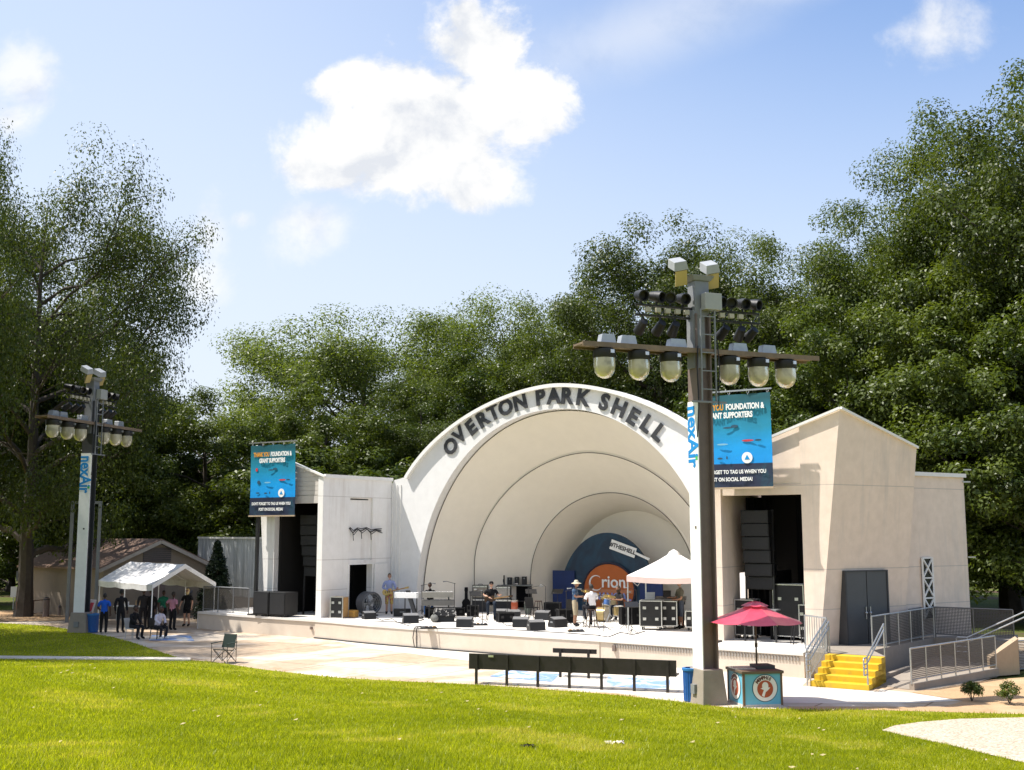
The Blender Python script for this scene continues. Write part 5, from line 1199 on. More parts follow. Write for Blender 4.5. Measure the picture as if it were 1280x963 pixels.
def cymbal(label, q, h, r):
    t = thing('cymbal_stand', label, 'cymbal', q, 0, 'drum kit'); mb = MB(); mb.lathe([(.0, .05), (.04, .045), (.05, .02), (r, -.012), (r, -.018), (.05, .012), (.0, .03)], (0, 0, h), (.15, -.2, 1), 24); mb.build('cymbal', BRASS, t, smooth=True)
    mb = MB(); mb.cyl((0, 0, .25), (0, 0, h + .05), .012, n=6); mb.build('pole', STEEL, t)
    for i in range(3): a = i * 2.094; mb = MB(); mb.cyl((math.cos(a) * .28, math.sin(a) * .28, .01), (0, 0, .38), .011, n=6); mb.build('leg', STEEL, t)
cymbal('crash cymbal on the left of the kit', K(-.7, -.25), 1.12, .23); cymbal('ride cymbal on the right of the kit', K(.6, -.45), 1.08, .27); cymbal('pair of hi-hat cymbals beside the snare drum', K(-.75, .3), .9, .18); cymbal('high crash cymbal between the man in sun hat and the white shirt', S(733, 776), 1.22, .22)
# microphone stands, music stands
def mic_stand(label, q, rz=0, h=1.45, boom=.5, round_base=False):
    t = thing('microphone_stand', label, 'mic stand', q, rz, 'microphone stands'); mb = MB(); mb.cyl((0, 0, 0), (0, 0, h), .014, n=6); mb.build('pole', BLACKM, t)
    if round_base: mb = MB(); mb.lathe([(.17, 0), (.17, .015), (.03, .035)], n=16); mb.build('base', BLACKM, t)
    else:
        for i in range(3): a = i * 2.094 + .5; mb = MB(); mb.cyl((math.cos(a) * .32, math.sin(a) * .32, .01), (0, 0, .2), .012, n=6); mb.build('leg', BLACKM, t)
    if boom: mb = MB(); mb.cyl((-.12 * boom, 0, h - .03), (boom, 0, h + .16 * boom), .010, n=6); mb.build('boom', BLACKM, t)
    e = V3(boom, 0, h + .16 * boom); mb = MB(); mb.cyl(e, e + V3(.14, 0, -.02), .014, .02, 8); mb.ball(e + V3(.16, 0, -.02), .03, 8, 6); mb.build('microphone', GREYP, t)
for i, a in enumerate(((527, 768, 'microphone stand just left of the keyboards', .3), (568, 767, 'microphone stand just right of the keyboards', 2.6), (634, 775, 'microphone stand in front of the gear table', .8), (661, 773, 'boom microphone stand reaching right of the gear table', .1), (708, 782, 'microphone stand at the back of the man in sun hat', .2), (729, 784, 'boom microphone between the sun hat and the white shirt', 2.9), (783, 786, 'microphone stand by the left canopy post', 1.2), (796, 780, 'microphone stand beside the tall road case', 2.4))):
    mic_stand(a[2], S(a[0], a[1]), a[3], 1.3 + .06 * (i % 3), .45)
def music_stand(label, q, rz=0):
    t = thing('music_stand', label, 'music stand', q, rz, 'music stands'); mb = MB(); mb.cyl((0, 0, 0), (0, 0, 1.0), .013, n=6); mb.build('pole', BLACKM, t)
    for i in range(3): a = i * 2.094; mb = MB(); mb.cyl((math.cos(a) * .27, math.sin(a) * .27, .01), (0, 0, .18), .011, n=6); mb.build('leg', BLACKM, t)
    mb = MB(); mb.prism([V3(-.25, -.12, .98), V3(.25, -.12, .98), V3(.25, .12, 1.16), V3(-.25, .12, 1.16)], V3(0, .012, -.014)); mb.box((0, -.125, .985), (.5, .05, .012)); mb.build('desk', BLACKM, t)
music_stand('black music stand left of the guitarist in black cap', S(594, 774), .2); music_stand('black music stand right of the two empty stools', S(697, 770), -.3); music_stand('black music stand in front of the two empty stools', S(664, 770), .1); music_stand('flat black music stand at the front edge left of the canopy', S(790, 793), .1)
# stage tables, amp behind canopy
p = S(795, 779); t = thing('low_amplifier', 'low black cabinet on the floor right of the drums', 'amplifier', p, -.2); mb = MB(); mb.box((0, 0, .4), (.8, .5, .76)); mb.build('cabinet', BLACK, t, bevel=.015); mb = MB(); mb.box((0, -.255, .4), (.7, .014, .62)); mb.build('grille', GRILLE, t)
p = S(846, 787) + V3(-.1, .9, 0); t = thing('mixing_desk', 'mixing desk with angled screens on black legs under the canopy', 'mixing desk', p, R(-14)); mb = MB(); mb.prism([V3(-.6, -.3, .9), V3(.6, -.3, .9), V3(.6, .3, 1.08), V3(-.6, .3, 1.08)], (0, 0, .1)); mb.build('desk', DGREY, t)
for sx in (-1, 1): mb = MB(); mb.bar((sx * .5, 0, 0), (sx * .5, 0, .95), .06); mb.bar((sx * .5, -.3, .03), (sx * .5, .3, .03), .05); mb.build('leg', BLACKM, t)
mb = MB(); mb.prism([V3(-.3, .2, 1.15), V3(.0, .2, 1.15), V3(.0, .28, 1.4), V3(-.3, .28, 1.4)], (0, .03, 0)); mb.build('screen', BLACK, t)
p = S(813, 786); t = thing('laptop', 'open silver laptop on top of the tall road case', 'laptop', p + V3(0, .05, 1.105), R(-14)); mb = MB(); mb.box((0, -.02, .012), (.36, .25, .02)); mb.build('base', SILVER, t); mb = MB(); mb.prism([V3(-.18, .1, .02), V3(.18, .1, .02), V3(.18, .2, .26), V3(-.18, .2, .26)], (0, .012, 0)); mb.build('screen', mat('screen_glare', (.35, .4, .45), .2), t)
for i, (px, py, lab, rz) in enumerate(((521, 774, 'microphone stand in front of the slanted keyboard stand', 1.0), (588, 777, 'microphone stand left of the guitarist in black cap', .6), (603, 780, 'low microphone stand at the feet of the guitarist in black cap', 2.2), (682, 775, 'microphone stand among the empty dark stools', 1.9), (745, 781, 'microphone stand right behind the white shirt', .9), (755, 789, 'microphone stand at the front edge right of the white shirt', 2.0))):
    mic_stand(lab, S(px, py), rz, 1.1 + .1 * (i % 4), .4)
q_ = S(692, 774)
for i, (lab, Yd, px, w, d, h) in enumerate((('black cabinet behind the right one of the empty stools', 48.5, 690, .7, .5, .7), ('black cabinet between the guitar case and the amplifiers', 49.6, 592, .5, .4, .5), ('wide black case in the shade behind the drums', 45.6, 786, .9, .5, .7), ('black case on the floor left of the red conga', 46.8, 632, .7, .5, .4))):
    road_case(lab, S2(px, Yd), .15 * i - .2, w, d, h, CLOTHB, CLOTHB, False, edge=BLACK)
chair_ = None
for i, (px, py, lab) in enumerate(((665, 773, 'left black stage chair behind the wedge monitors'), (710, 776, 'right black stage chair close to the man in sun hat'))):
    t = thing('stage_chair', lab, 'chair', S(px, py), 2.6 + i, 'black stage chairs'); mb = MB(); mb.box((0, 0, .45), (.44, .42, .05)); mb.build('seat', BLACK, t, bevel=.01); mb = MB(); mb.prism([V3(-.21, .19, .48), V3(.21, .19, .48), V3(.2, .27, .9), V3(-.2, .27, .9)], (0, .03, 0)); mb.build('backrest', BLACK, t, bevel=.01)
    for sx in (-1, 1):
        for sy in (-1, 1): mb = MB(); mb.cyl((sx * .2, sy * .19, 0), (sx * .18, sy * .17, .44), .015, n=6); mb.build('leg', BLACKM, t)
# pedal boards and cables on the floor
for i, (px, py, lab) in enumerate(((600, 782, 'pedalboard at the feet of the guitarist in black cap'), (720, 790, 'pedalboard at the feet of the man in sun hat'), (536, 786, 'thin black pedal strip left of the draped monitor'))):
    t = thing('pedalboard', lab, 'pedalboard', S(px, py), .1 + .1 * i, 'pedalboards'); mb = MB(); mb.box((0, 0, .03), (.6, .26, .05)); mb.build('board', BLACK, t)
    for k in range(4): mb = MB(); mb.box((-.22 + k * .145, 0, .075), (.1, .14, .04)); mb.build('pedal', [GREYP, WOOD, STEEL, BROWNP][(k + i) % 4], t)
def cable(label, pts, r=.018, m=BLACK):
    q = [S(*a) + V3(0, 0, r + .002) for a in pts]; out = []
    for a, b in zip(q[:-1], q[1:]):
        for k in range(5): out.append(a.lerp(b, k / 5) + V3(0, .04 * math.sin(k * 1.3), 0))
    out.append(q[-1]); mb = MB(); mb.tube(out, r, 6); return tag(mb.build('cable', m, None, smooth=True), label, 'cable')
cable('black cable running along the stage edge from the draped monitor to the drums', [(522, 787), (560, 786), (592, 788), (640, 788), (690, 791), (750, 795)]); cable('black cable across the left stage floor to the small monitor', [(466, 777), (490, 778), (512, 780), (530, 775)])
cable('black cable looping from the wedge monitors to the gear table', [(628, 779), (634, 783), (648, 781), (662, 785), (668, 790)], .014); cable('black cable curling behind the small monitor towards the drum fan', [(468, 772), (478, 776), (490, 774), (498, 779), (512, 783)], .014); cable('black cable from the tall road case to the stage edge', [(806, 790), (790, 794), (776, 791), (760, 797), (748, 795)], .014)
for k, lab in ((0, 'left of two black cables hanging down the stage front'), (1, 'right of two black cables hanging down the stage front')):
    u, _ = onF(524 + 3 * k, 790, -5.9); a_ = float(np.interp(u, [q[0] for q in FRONT], [q[1] for q in FRONT])) - .03
    mb = MB(); mb.tube([F(u, a_ + .6, SZ + .02), F(u, a_ + .03, SZ + .03), F(u - .02, a_ - .015, SZ - .05), F(u - .07 + .05 * k, a_ - .03, .4), F(u + .02, a_ - .04, .03), F(u + .5, a_ - .1, .03)], .018, 6); tag(mb.build('cable', BLACK, None, smooth=True), lab, 'cable', 'cables hanging down the stage front')
# ---- white pop-up canopy on stage right
c0 = S(800, 789); t = thing('popup_canopy', 'white pop-up canopy over the sound desk on the right of the stage', 'canopy', c0 + V3(1.45, .9, 0), R(-20)); hw = 1.5; ze = 2.05; za = 2.95
mb = MB(); n = 8; vs = []
def roofz(f): return ze + (za - ze) * (f ** .9)
rings = [(1.0, ze), (.66, ze + .27), (.33, ze + .56), (.10, ze + .80), (.0, za - .06)]
for k, zz_ in rings:
    for i in range(4 * n):
        s_ = i // n; f = (i % n) / n * 2 - 1; x, y = [(f, -1), (1, f), (-f, 1), (-1, -f)][s_]; sag = .07 * (1 - f * f) * k
        vs.append((x * hw * k, y * hw * k, zz_ - sag))
m_ = 4 * n; mb.add(vs, [(j * m_ + i, j * m_ + (i + 1) % m_, (j + 1) * m_ + (i + 1) % m_, (j + 1) * m_ + i) for j in range(len(rings) - 1) for i in range(m_)])
TENT = mat('white_canopy_fabric', (.80, .78, .76), .7, var=.05, scale=3); roof = mb.build('roof', TENT, t, smooth=True, ang=50)
mb = MB(); mb.lathe([(.30, za - .14), (.2, za - .02), (.03, za + .06)], n=4); mb.build('vent_cap', TENT, roof)
mb = MB()
for s_ in range(4):
    pts = []
    for i in range(n + 1):
        f = i / n * 2 - 1; x, y = [(f, -1), (1, f), (-f, 1), (-1, -f)][s_]; pts.append(V3(x * hw * 1.003, y * hw * 1.003, ze - .07 * (1 - f * f)))
    k = len(pts); mb.add(pts + [q - V3(0, 0, .22) for q in pts], [(i, k + i, k + i + 1, i + 1) for i in range(k - 1)])
mb.build('valance', mat('pink_white_valance', (.66, .52, .48), .7, var=.08), t)
for sx in (-1, 1):
    for sy in (-1, 1): mb = MB(); mb.bar((sx * (hw - .03), sy * (hw - .03), 0), (sx * (hw - .03), sy * (hw - .03), ze - .02), .045); mb.build('leg', STEEL, t)
mb = MB()
for sx in (-1, 1): mb.bar((sx * (hw - .05), -hw + .1, ze - .1), (sx * (hw - .05), 0, ze - .45), .025); mb.bar((sx * (hw - .05), hw - .1, ze - .1), (sx * (hw - .05), 0, ze - .45), .025)
mb.build('truss', STEEL, t)
# ---- black sound stacks inside the wings and subwoofers at the left
def speaker_stack(label, loc, rz, n, w=.95, h=.42, z0=1.6):
    t = thing('line_array', label, 'speaker', loc, rz, 'hanging speaker columns')
    for i in range(n):
        mb = MB(); mb.box((0, .015 * i * i, z0 + (n - 1 - i) * (h + .02) + h / 2), (w, .5, h), 0); c = mb.build('cabinet', BLACK, t, bevel=.015)
        mb = MB(); mb.box((0, .015 * i * i - .255, z0 + (n - 1 - i) * (h + .02) + h / 2), (w - .08, .015, h - .08)); mb.build('grille', GRILLE, c)
    for sx in (-1, 1): mb = MB(); mb.bar((sx * .5, .1, 0), (sx * .5, .2, z0 + n * (h + .02)), .06); mb.build('truss_leg', BLACKM, t)
    return t
q = F(-10.6, -3.6, SZ); speaker_stack('hanging black speaker column inside the left wing opening', q, ROTF, 6, 1.0, .44, 1.7)
q = F(10.3, -3.5, SZ); speaker_stack('hanging black speaker column inside the right wing opening', q, ROTF, 6, 1.0, .44, 1.7)
sb = None
for lab, u, a, z in (('left black subwoofer in front of the left wing opening', -12.0, -4.85, 0), ('right black subwoofer in front of the left wing opening', -11.0, -4.85, 0)):
    q = F(u, a, SZ + z); t = thing('subwoofer', lab, 'speaker', q, ROTF, 'subwoofers by the left wing'); mb = MB(); mb.box((0, 0, .06 + .5), (.95, .8, 1.0)); mb.build('cabinet', BLACK, t, bevel=.02); mb = MB(); mb.box((0, -.405, .56), (.85, .015, .88)); mb.build('grille', GRILLE, t)
    for sx in (-1, 1): mb = MB(); mb.cyl((sx * .35, -.3, .0), (sx * .35, -.3, .07), .05, n=8); mb.build('wheel', BLACKM, t)
for i, (u, h, w, lab) in enumerate(((9.75, 1.35, .7, 'tall black equipment rack at the left of the right wing opening'), (11.25, 1.9, 1.1, 'big black flight case with silver trim in the right wing opening'), (11.95, 1.25, .5, 'black equipment rack at the right of the right wing opening'))):
    road_case(lab, F(u, -3.2 + .3 * (i % 2), SZ), ROTF, w, .7, h - .12, BLACK, BLACK, True, 'equipment in the right wing')
stool('black stool standing in the right wing opening', F(11.9, -4.3, SZ), 0, .75, BLACKM, 'bar stools')
t = thing('bar_table', 'tall grey topped table in the right wing opening', 'table', F(10.6, -4.25, SZ), ROTF); mb = MB(); mb.box((0, 0, 1.08), (1.3, .45, .05)); mb.build('table_top', GREYP, t)
for sx in (-1, 1): mb = MB(); mb.bar((sx * .55, 0, 0), (sx * .55, 0, 1.06), .05); mb.build('leg', BLACKM, t)
# ================================================================== LIGHT TOWERS
BULB = mat('hazy_globe', (.62, .57, .42), .25, var=.18, scale=5, coat=.3)
def globe_mat():
    m = D.materials.new('frosted_globe'); m.use_nodes = True; nt = m.node_tree; b = nt.nodes['Principled BSDF']
    tc = _n(nt, 'ShaderNodeTexCoord'); n = noise(nt, 2.2, 3, .5, tc.outputs['Object'], 1.0)
    nt.links.new(ramp(nt, n, [(.35, (.36, .33, .24)), (.6, (.62, .56, .40))]), b.inputs['Base Color']); b.inputs['Roughness'].default_value = .18; b.inputs['Transmission Weight'].default_value = .25; return m
GLOBE = globe_mat()
ARMP = mat('weathered_arm', (.21, .15, .10), .7, .1, var=.3, scale=6)
def tower(label, px, py, arm_az, arm_t, face_az_, nskew, htop=11.1, warm=True):
    """steel light tower; arm_az = direction of the cross arm, face_az_ = direction the white panel looks to"""
    q = at(px, py, 0); t = thing('light_tower', label, 'light tower', q, 0, 'light towers')
    FZ = Matrix.Rotation(face_az_, 4, 'Z')                    # local -y = white panel
    DARK = BROWNP if warm else DGREY
    mb = MB(); w, d = .52, .46
    mb.box((0, -d / 2 + .02, .9 + 4.75), (w, .04, 9.5)); mb.box((0, d / 2 - .03, .9 + 4.75), (w, .05, 9.5)); mb.box((0, 0, .9 + 4.75), (.2, d - .1, 9.5)); mb.xf(FZ); mb.build('column', DARK, t)
    mb = MB(); mb.box((0, -d / 2 - .012, .9 + 3.55), (w + .01, .025, 7.1)); mb.xf(FZ); panel = mb.build('sign_panel', WHITEP, t)
    mb = MB(); put_text(mb, 'nexAir', Matrix.Translation((-.02, -d / 2 - .03, 7.05)) @ Matrix.Rotation(math.pi / 2, 4, 'Y'), .74, .022, .003, sx=.82); mb.xf(FZ); mb.build('lettering', mat('sign_blue', (.01, .22, .55), .5, var=.08), panel)
    mb = MB(); mb.box((.18, -d / 2 - .031, 6.45), (.1, .012, .1)); mb.xf(FZ); mb.build('green_dot', mat('sign_green', (.05, .4, .12), .5), panel)
    mb = MB(); mb.box((.05, -d / 2 - .03, 4.6), (.07, .02, .07)); mb.xf(FZ); mb.build('bolt', DARK, panel)
    B_ = [(-.36, -.30), (.36, -.30), (.36, .29), (-.36, .29)]; mb = MB(); lo = [(x * 1.28, y * 1.28, -.05) for x, y in B_]; hi = [(x, y, .9) for x, y in B_]
    mb.add(lo + hi, [(0, 3, 2, 1), (4, 5, 6, 7), (0, 1, 5, 4), (1, 2, 6, 5), (2, 3, 7, 6), (3, 0, 4, 7)]); mb.xf(FZ); mb.build('plinth', CONC, t, bevel=.02)
    mb = MB(); mb.box((-.02, -.36, .38), (.2, .12, .24)); mb.xf(FZ); mb.build('outlet_box', GREYP, t)
    # cross arm with globes
    X = V3(math.cos(arm_az), math.sin(arm_az), 0); N = V3(X.y, -X.x, 0); ZA = arm_t
    FX = Matrix(((X.x, -N.x, 0, 0), (X.y, -N.y, 0, 0), (0, 0, 1, 0), (0, 0, 0, 1)))   # local x along arm, -y towards N (camera side)
    L0, L1 = -3.75, 3.6
    mb = MB(); mb.box((0, -.05, ZA), (L1 - L0, .62, .05)); mb.box((0, -.35, ZA - .02), (L1 - L0, .03, .13)); mb.box((0, .25, ZA - .02), (L1 - L0, .03, .13)); mb.xf(FX); mb.build('cross_arm', ARMP, t)
    for x in (-2.95, -1.93, -.97, .86, 1.8, 2.7):
        mb = MB(); mb.lathe([(.0, .02), (.12, .02), (.3, -.06), (.31, -.26), (.28, -.30)], (x, -.12, ZA - .06), n=18); mb.xf(FX); lamp = mb.build('flood_lamp', BLACK, t, smooth=True)
        mb = MB(); mb.lathe([(.285, 0), (.29, -.28), (.26, -.42), (.18, -.53), (.08, -.58), (0, -.59)], (x, -.12, ZA - .30), n=18); mb.xf(FX); mb.build('globe', GLOBE, lamp, smooth=True)
        mb = MB(); mb.box((x + .08, -.43, ZA - .2), (.1, .06, .09)); mb.xf(FX); mb.build('clamp', SILVER, lamp)
    for x, k in ((-2.85, .9), (-2.25, 1), (-.75, 1.1), (1.2, 1), (2.15, .95)):
        mb = MB(); mb.prism([V3(x - .26 * k, -.18, ZA + .04), V3(x + .26 * k, -.18, ZA + .04), V3(x + .2 * k, -.18, ZA + .30), V3(x - .2 * k, -.18, ZA + .30)], (0, .25, 0)); mb.xf(FX); mb.build('ballast_box', mat('ballast_grey', (.40, .42, .44), .4, .4, var=.2), t, bevel=.01)
    # upper truss with stage lamps above and below
    ZU = ZA + 1.2
    mb = MB()
    for dz in (0, -.28): mb.tube([(-1.95, 0, ZU + dz), (1.95, 0, ZU + dz)], .035, 6)
    for i in range(17): x = -1.95 + i * 3.9 / 16; mb.tube([(x, 0, ZU - .28 * (i % 2)), (x + 3.9 / 16 if i < 16 else x, 0, ZU - .28 * ((i + 1) % 2))], .014, 4)
    mb.xf(FX); mb.build('lamp_truss', BLACKM, t)
    for i, x in enumerate((-1.78, -1.3, -.88, -.5, .62, 1.05, 1.42, 1.78)):
        mb = MB(); az = .5 * math.sin(i * 2.1); dx, dy = math.sin(az), -math.cos(az)
        mb.lathe([(.0, -.22), (.12, -.2), (.15, -.02), (.165, .2), (.13, .2), (.11, .05), (0, .04)], (x, 0, ZU + .26), (dx, dy, -.25), 14); mb.bar((x, 0, ZU), (x, 0, ZU + .14), .04); mb.xf(FX); mb.build('stage_lamp', BLACK, t, smooth=True)
    for i, x in enumerate((-1.75, -1.2, -.75, .8, 1.35, 1.7)):
        mb = MB(); mb.lathe([(.0, -.22), (.11, -.2), (.13, 0), (.15, .22), (.1, .22), (.09, .1), (0, .09)], (x, .05, ZU - .58), (.3 * math.sin(i * 3.3), .75, -.5), 12); mb.bar((x, 0, ZU - .28), (x, 0, ZU - .5), .04); mb.xf(FX); mb.build('stage_lamp', BLACK, t, smooth=True)
    for i, x in enumerate((-1.6, -1.3, -1.0, -.7, -.42, .7, 1.0, 1.3)):
        mb = MB(); mb.box((x, -.06, ZU - .13), (.15, .1, .12)); mb.xf(FX); mb.build('junction_box', mat('tan_box', (.42, .38, .28), .6, var=.2), t)
    # head of the column: cap, control box, ladder, two angled floodlights
    mb = MB(); mb.box((0, 0, 10.85), (.44, .40, .96)); mb.prism([V3(-.26, -.24, 11.33), V3(.26, -.24, 11.33), V3(.36, -.3, 11.47), V3(-.36, -.3, 11.47)], (0, .54, 0)); mb.xf(FX); mb.build('column_head', GREYP, t, bevel=.01)
    mb = MB(); mb.box((.2, -.36, 10.72), (.52, .24, .46)); mb.xf(FX); mb.build('control_box', mat('box_grey', (.34, .34, .31), .5, var=.1), t, bevel=.01)
    mb = MB(); mb.box((-.1, 0, 9.7), (.36, .36, 1.6)); mb.xf(FX); mb.build('column_neck', GREYP, t)
    mb = MB()
    for sx in (-.18, .26): mb.bar((sx, -.40, 7.95), (sx, -.40, 10.5), .04)
    for i in range(5): mb.bar((-.18, -.40, 8.3 + i * .5), (.26, -.40, 8.3 + i * .5), .03)
    mb.bar((-.5, -.42, 7.95), (.55, -.42, 7.95), .05); mb.xf(FX); mb.build('ladder', GREYP, t)
    for x in (-.66, .34):
        mb = MB(); c = V3(x, -.05, 11.62); k = Matrix.Translation(c) @ Matrix.Rotation(R(28), 4, 'X') @ Matrix.Rotation(R(-14), 4, 'Y') @ Matrix.Scale(.82, 4)
        s_ = MB(); s_.prism([V3(-.22, -.22, .34), V3(.22, -.22, .34), V3(.26, -.30, .06), V3(-.26, -.30, .06)], (0, .5, 0)); s_.xf(FX @ k); fl = s_.build('flood_light', mat('white_weathered', (.33, .34, .35), .5, var=.15), t, bevel=.01)
        s_ = MB(); s_.box((0, -.27, -.22), (.42, .04, .52)); s_.xf(FX @ k); s_.build('lens', mat('amber_lens', (.45, .34, .14), .35, var=.15, scale=3), fl)
        s_ = MB(); s_.bar((0, 0, -.3), (0, 0, .05), .05); s_.xf(FX @ k); s_.build('yoke', GREYP, fl)
    mb = MB(); mb.tube([(-.28, -.4, ZA + .1), (-.34, -.44, ZA - .5), (-.3, -.42, 7.9), (-.32, -.35, 7.0)], .02, 5); mb.tube([(.3, -.44, ZA + .3), (.34, -.46, ZA - .4), (.3, -.44, 7.8)], .016, 5); mb.xf(FX); mb.build('cable', BLACK, t, smooth=True)
    return t
tower('near light tower with a white sign panel, in front of the right wing', 884, 879, R(21), 9.37, R(-70), 1)
tower('far light tower with a white sign panel, at the left beside the tent', 101, 791, R(77), 9.37, R(-10), 1, warm=False)
# ------------------------------------------------------------------ hanging banners
def banner_mat():
    m = D.materials.new('printed_banner'); m.use_nodes = True; nt = m.node_tree; b = nt.nodes['Principled BSDF']
    tc = _n(nt, 'ShaderNodeTexCoord'); s = _n(nt, 'ShaderNodeSeparateXYZ'); nt.links.new(tc.outputs['Object'], s.inputs[0])
    k = mth(nt, 'DIVIDE', s.outputs[2], 3.2)
    c = ramp(nt, k, [(.0, (.012, .018, .05)), (.245, (.012, .018, .05)), (.25, (.0, .27, .72)), (.42, (.0, .29, .70)), (.62, (.005, .24, .42)), (.8, (.005, .17, .25)), (.93, (.01, .085, .11))])
    e = c.node.color_ramp; e.interpolation = 'LINEAR'
    n = noise(nt, 1.3, 4, .6, tc.outputs['Object'], 1.0); c2 = mixc(nt, ramp(nt, n, [(.5, (0, 0, 0)), (.8, (.35, .35, .35))]), c, (.02, .16, .2))
    nt.links.new(c2, b.inputs['Base Color']); b.inputs['Roughness'].default_value = .5; bump(nt, noise(nt, 2, 2, .5, tc.outputs['Object']), .3, .05, b); return m
BAN = banner_mat(); ORG = mat('banner_orange', (.65, .28, .02), .6, var=.05); RED = mat('logo_red', (.5, .04, .05), .6); DKL = mat('logo_dark', (.02, .07, .12), .6)
def banner(label, pxc, depth, ztop, W=2.78, H=3.15, post=True, py=None, mast=-.8):
    c = F(pxc, depth, 0); zb = ztop - H
    t = thing('hanging_banner', label, 'banner', (c.x, c.y, SZ), ROTF, 'sponsor banners'); z0 = zb - SZ
    mb = MB(); n = 12; m_ = 8; vs = []
    for i in range(n + 1):
        for j in range(m_ + 1): x = (i / n - .5) * W; z = j / m_ * H; vs.append((x, .03 * math.sin(i * 1.1 + j * .5), z))
    fs = [(i * (m_ + 1) + j, (i + 1) * (m_ + 1) + j, (i + 1) * (m_ + 1) + j + 1, i * (m_ + 1) + j + 1) for i in range(n) for j in range(m_)]
    mb.add(vs, fs); k = len(vs); mb.add([(v[0], v[1] + .012, v[2]) for v in vs], [f[::-1] for f in fs])
    cl = mb.build('cloth', BAN, t, smooth=True); cl.matrix_basis = Matrix.Translation((0, 0, z0))
    def tx(s_, x, z, size, m, bold=.012, k=1.0): mb = MB(); put_text(mb, s_, Matrix.Translation((x, -.05, z)), size, bold, .002, sx=k); mb.build('lettering', m, cl)
    def tw(s_, size, bold=.012): v, _ = text_geo(s_, size, bold); return max(q[0] for q in v) - min(q[0] for q in v)
    a_, b_ = 'THANK YOU', ' FOUNDATION &'; wa, wb = tw(a_, .27), tw(b_, .27); tot = wa + wb + .08; kx = .84 * W / tot; wa *= kx; wb *= kx; tot = .84 * W; ks = .86 * W / tw("DON'T FORGET TO TAG US WHEN YOU", .175, .006)
    tx(a_, -tot / 2 + wa / 2, 2.72, .27, ORG, k=kx); tx(b_, tot / 2 - wb / 2, 2.72, .27, WHITEP, k=kx); tx('GRANT SUPPORTERS', 0, 2.44, .27, WHITEP, k=kx)
    tx("DON'T FORGET TO TAG US WHEN YOU", 0, .51, .175, WHITEP, .006, ks); tx('POST ON SOCIAL MEDIA!', 0, .26, .175, WHITEP, .006, ks)
    for x, z, w, h, m in ((-.95, 2.05, .12, .14, RED), (-.05, 2.02, .3, .05, DKL), (.2, 2.06, .22, .09, DKL), (.66, 1.56, .36, .06, RED), (1.02, 1.56, .2, .055, DKL), (-.8, 1.48, .16, .14, DKL), (-.25, 1.46, .34, .05, mat('logo_pale', (.2, .45, .6), .6)), (-.85, 1.0, .2, .05, DKL), (-.35, .98, .16, .06, DKL), (-.1, 1.0, .05, .1, DKL)):
        mb = MB(); mb.prism([V3(x + w * .6 * math.cos(a) ** 1, -.052, z + h * .6 * math.sin(a)) for a in np.linspace(0, 6.283, 14)[:-1]], (0, .008, 0)); mb.build('logo', m, cl)
    mb = MB(); mb.prism([V3(.62 + .19 * math.cos(a), -.052, .98 + .19 * math.sin(a)) for a in np.linspace(0, 6.283, 20)[:-1]], (0, .008, 0)); mb.build('logo', WHITEP, cl); mb = MB(); mb.prism([V3(.53, -.06, .92), V3(.72, -.06, .92), V3(.62, -.06, 1.08)], (0, .006, 0)); mb.build('logo', mat('logo_blue', (.0, .25, .6), .6), cl)
    zt = z0 + H
    mb = MB(); mb.bar((-W / 2 - .05, 0, zt + .13), (W / 2 + .05, 0, zt + .13), .05); mb.build('top_rail', STEEL, t)
    for i in range(5): mb = MB(); x = -W / 2 + .1 + i * (W - .2) / 4; mb.tube([(x, 0, zt + .15), (x + .04, 0, zt + .07), (x, 0, zt - .02), (x - .04, 0, zt + .07), (x, 0, zt + .15)], .012, 5); mb.build('ring', SILVER, t)
    mb = MB(); mb.bar((-W / 2 - .03, 0, z0 - .03), (W / 2 + .03, 0, z0 - .03), .06); mb.build('bottom_rail', mat('tan_rail', (.42, .32, .22), .6), t)
    mb = MB(); mb.bar((mast, .12, 0), (mast, .12, zt + .1), .13); mb.bar((mast, .1, zt + .1), (mast, 0, zt + .13), .06); mb.bar((mast, .1, z0 - .03), (mast, 0, z0 - .03), .06); mb.build('post', BLACKM, t)
    mb = MB(); mb.box((mast, .12, .03), (.5, .5, .06)); mb.build('base_plate', BLACKM, t)
    return t
def zAt(px, py, Y): return atY(px, py, Y).z
banner('left sponsor banner, turned away, hanging before the left wing', -11.8, -4.95, zAt(341, 556, 50.0), mast=-.95); banner('right sponsor banner, partly hidden by the near light tower', 10.1, -5.3, zAt(912, 494, 37.9), W=2.95, mast=-.85)
# ------------------------------------------------------------------ benches, bins, cart, umbrella
BENCHM = mat('bench_dark_steel', (.022, .018, .016), .45, var=.3, scale=6)
def bench(label, p, q, n, cat='bench', low=False):
    p, q = Vector(p), Vector(q); d = (q - p); L = d.length; rz = math.atan2(d.y, d.x); t = thing('park_bench', label, cat, p, rz, 'benches before the stage')
    mb = MB()
    mb.box((L / 2, .0, .81 if low else .665), (L + .5, .04, .14 if low else .45)); mb.build('backrest', BENCHM, t, bevel=.008)
    mb = MB()
    for k in range(3): mb.box((L / 2, .14 + k * .15, .47), (L + .5, .12, .035))
    mb.build('seat', BENCHM, t, bevel=.006)
    for i in range(n):
        x = L * i / (n - 1); mb = MB(); mb.bar((x, -.045, 0), (x, -.045, .88), .08, .045); mb.bar((x, -.02, .43), (x, .48, .43), .05); mb.build('leg', BENCHM, t)
    return t
b_ = bench('very long black bench with seven posts facing the stage', at(596, 855.5), at(835, 866), 7)
mb = MB(); mb.box((.45, -.03, .83), (.16, .02, .06)); mb.build('plaque', SILVER, b_)
bench('short black bench on the plaza behind the very long one', at(702, 850) + V3(0, .6, 0), at(738, 851.5) + V3(0, .6, 0), 2, low=True)
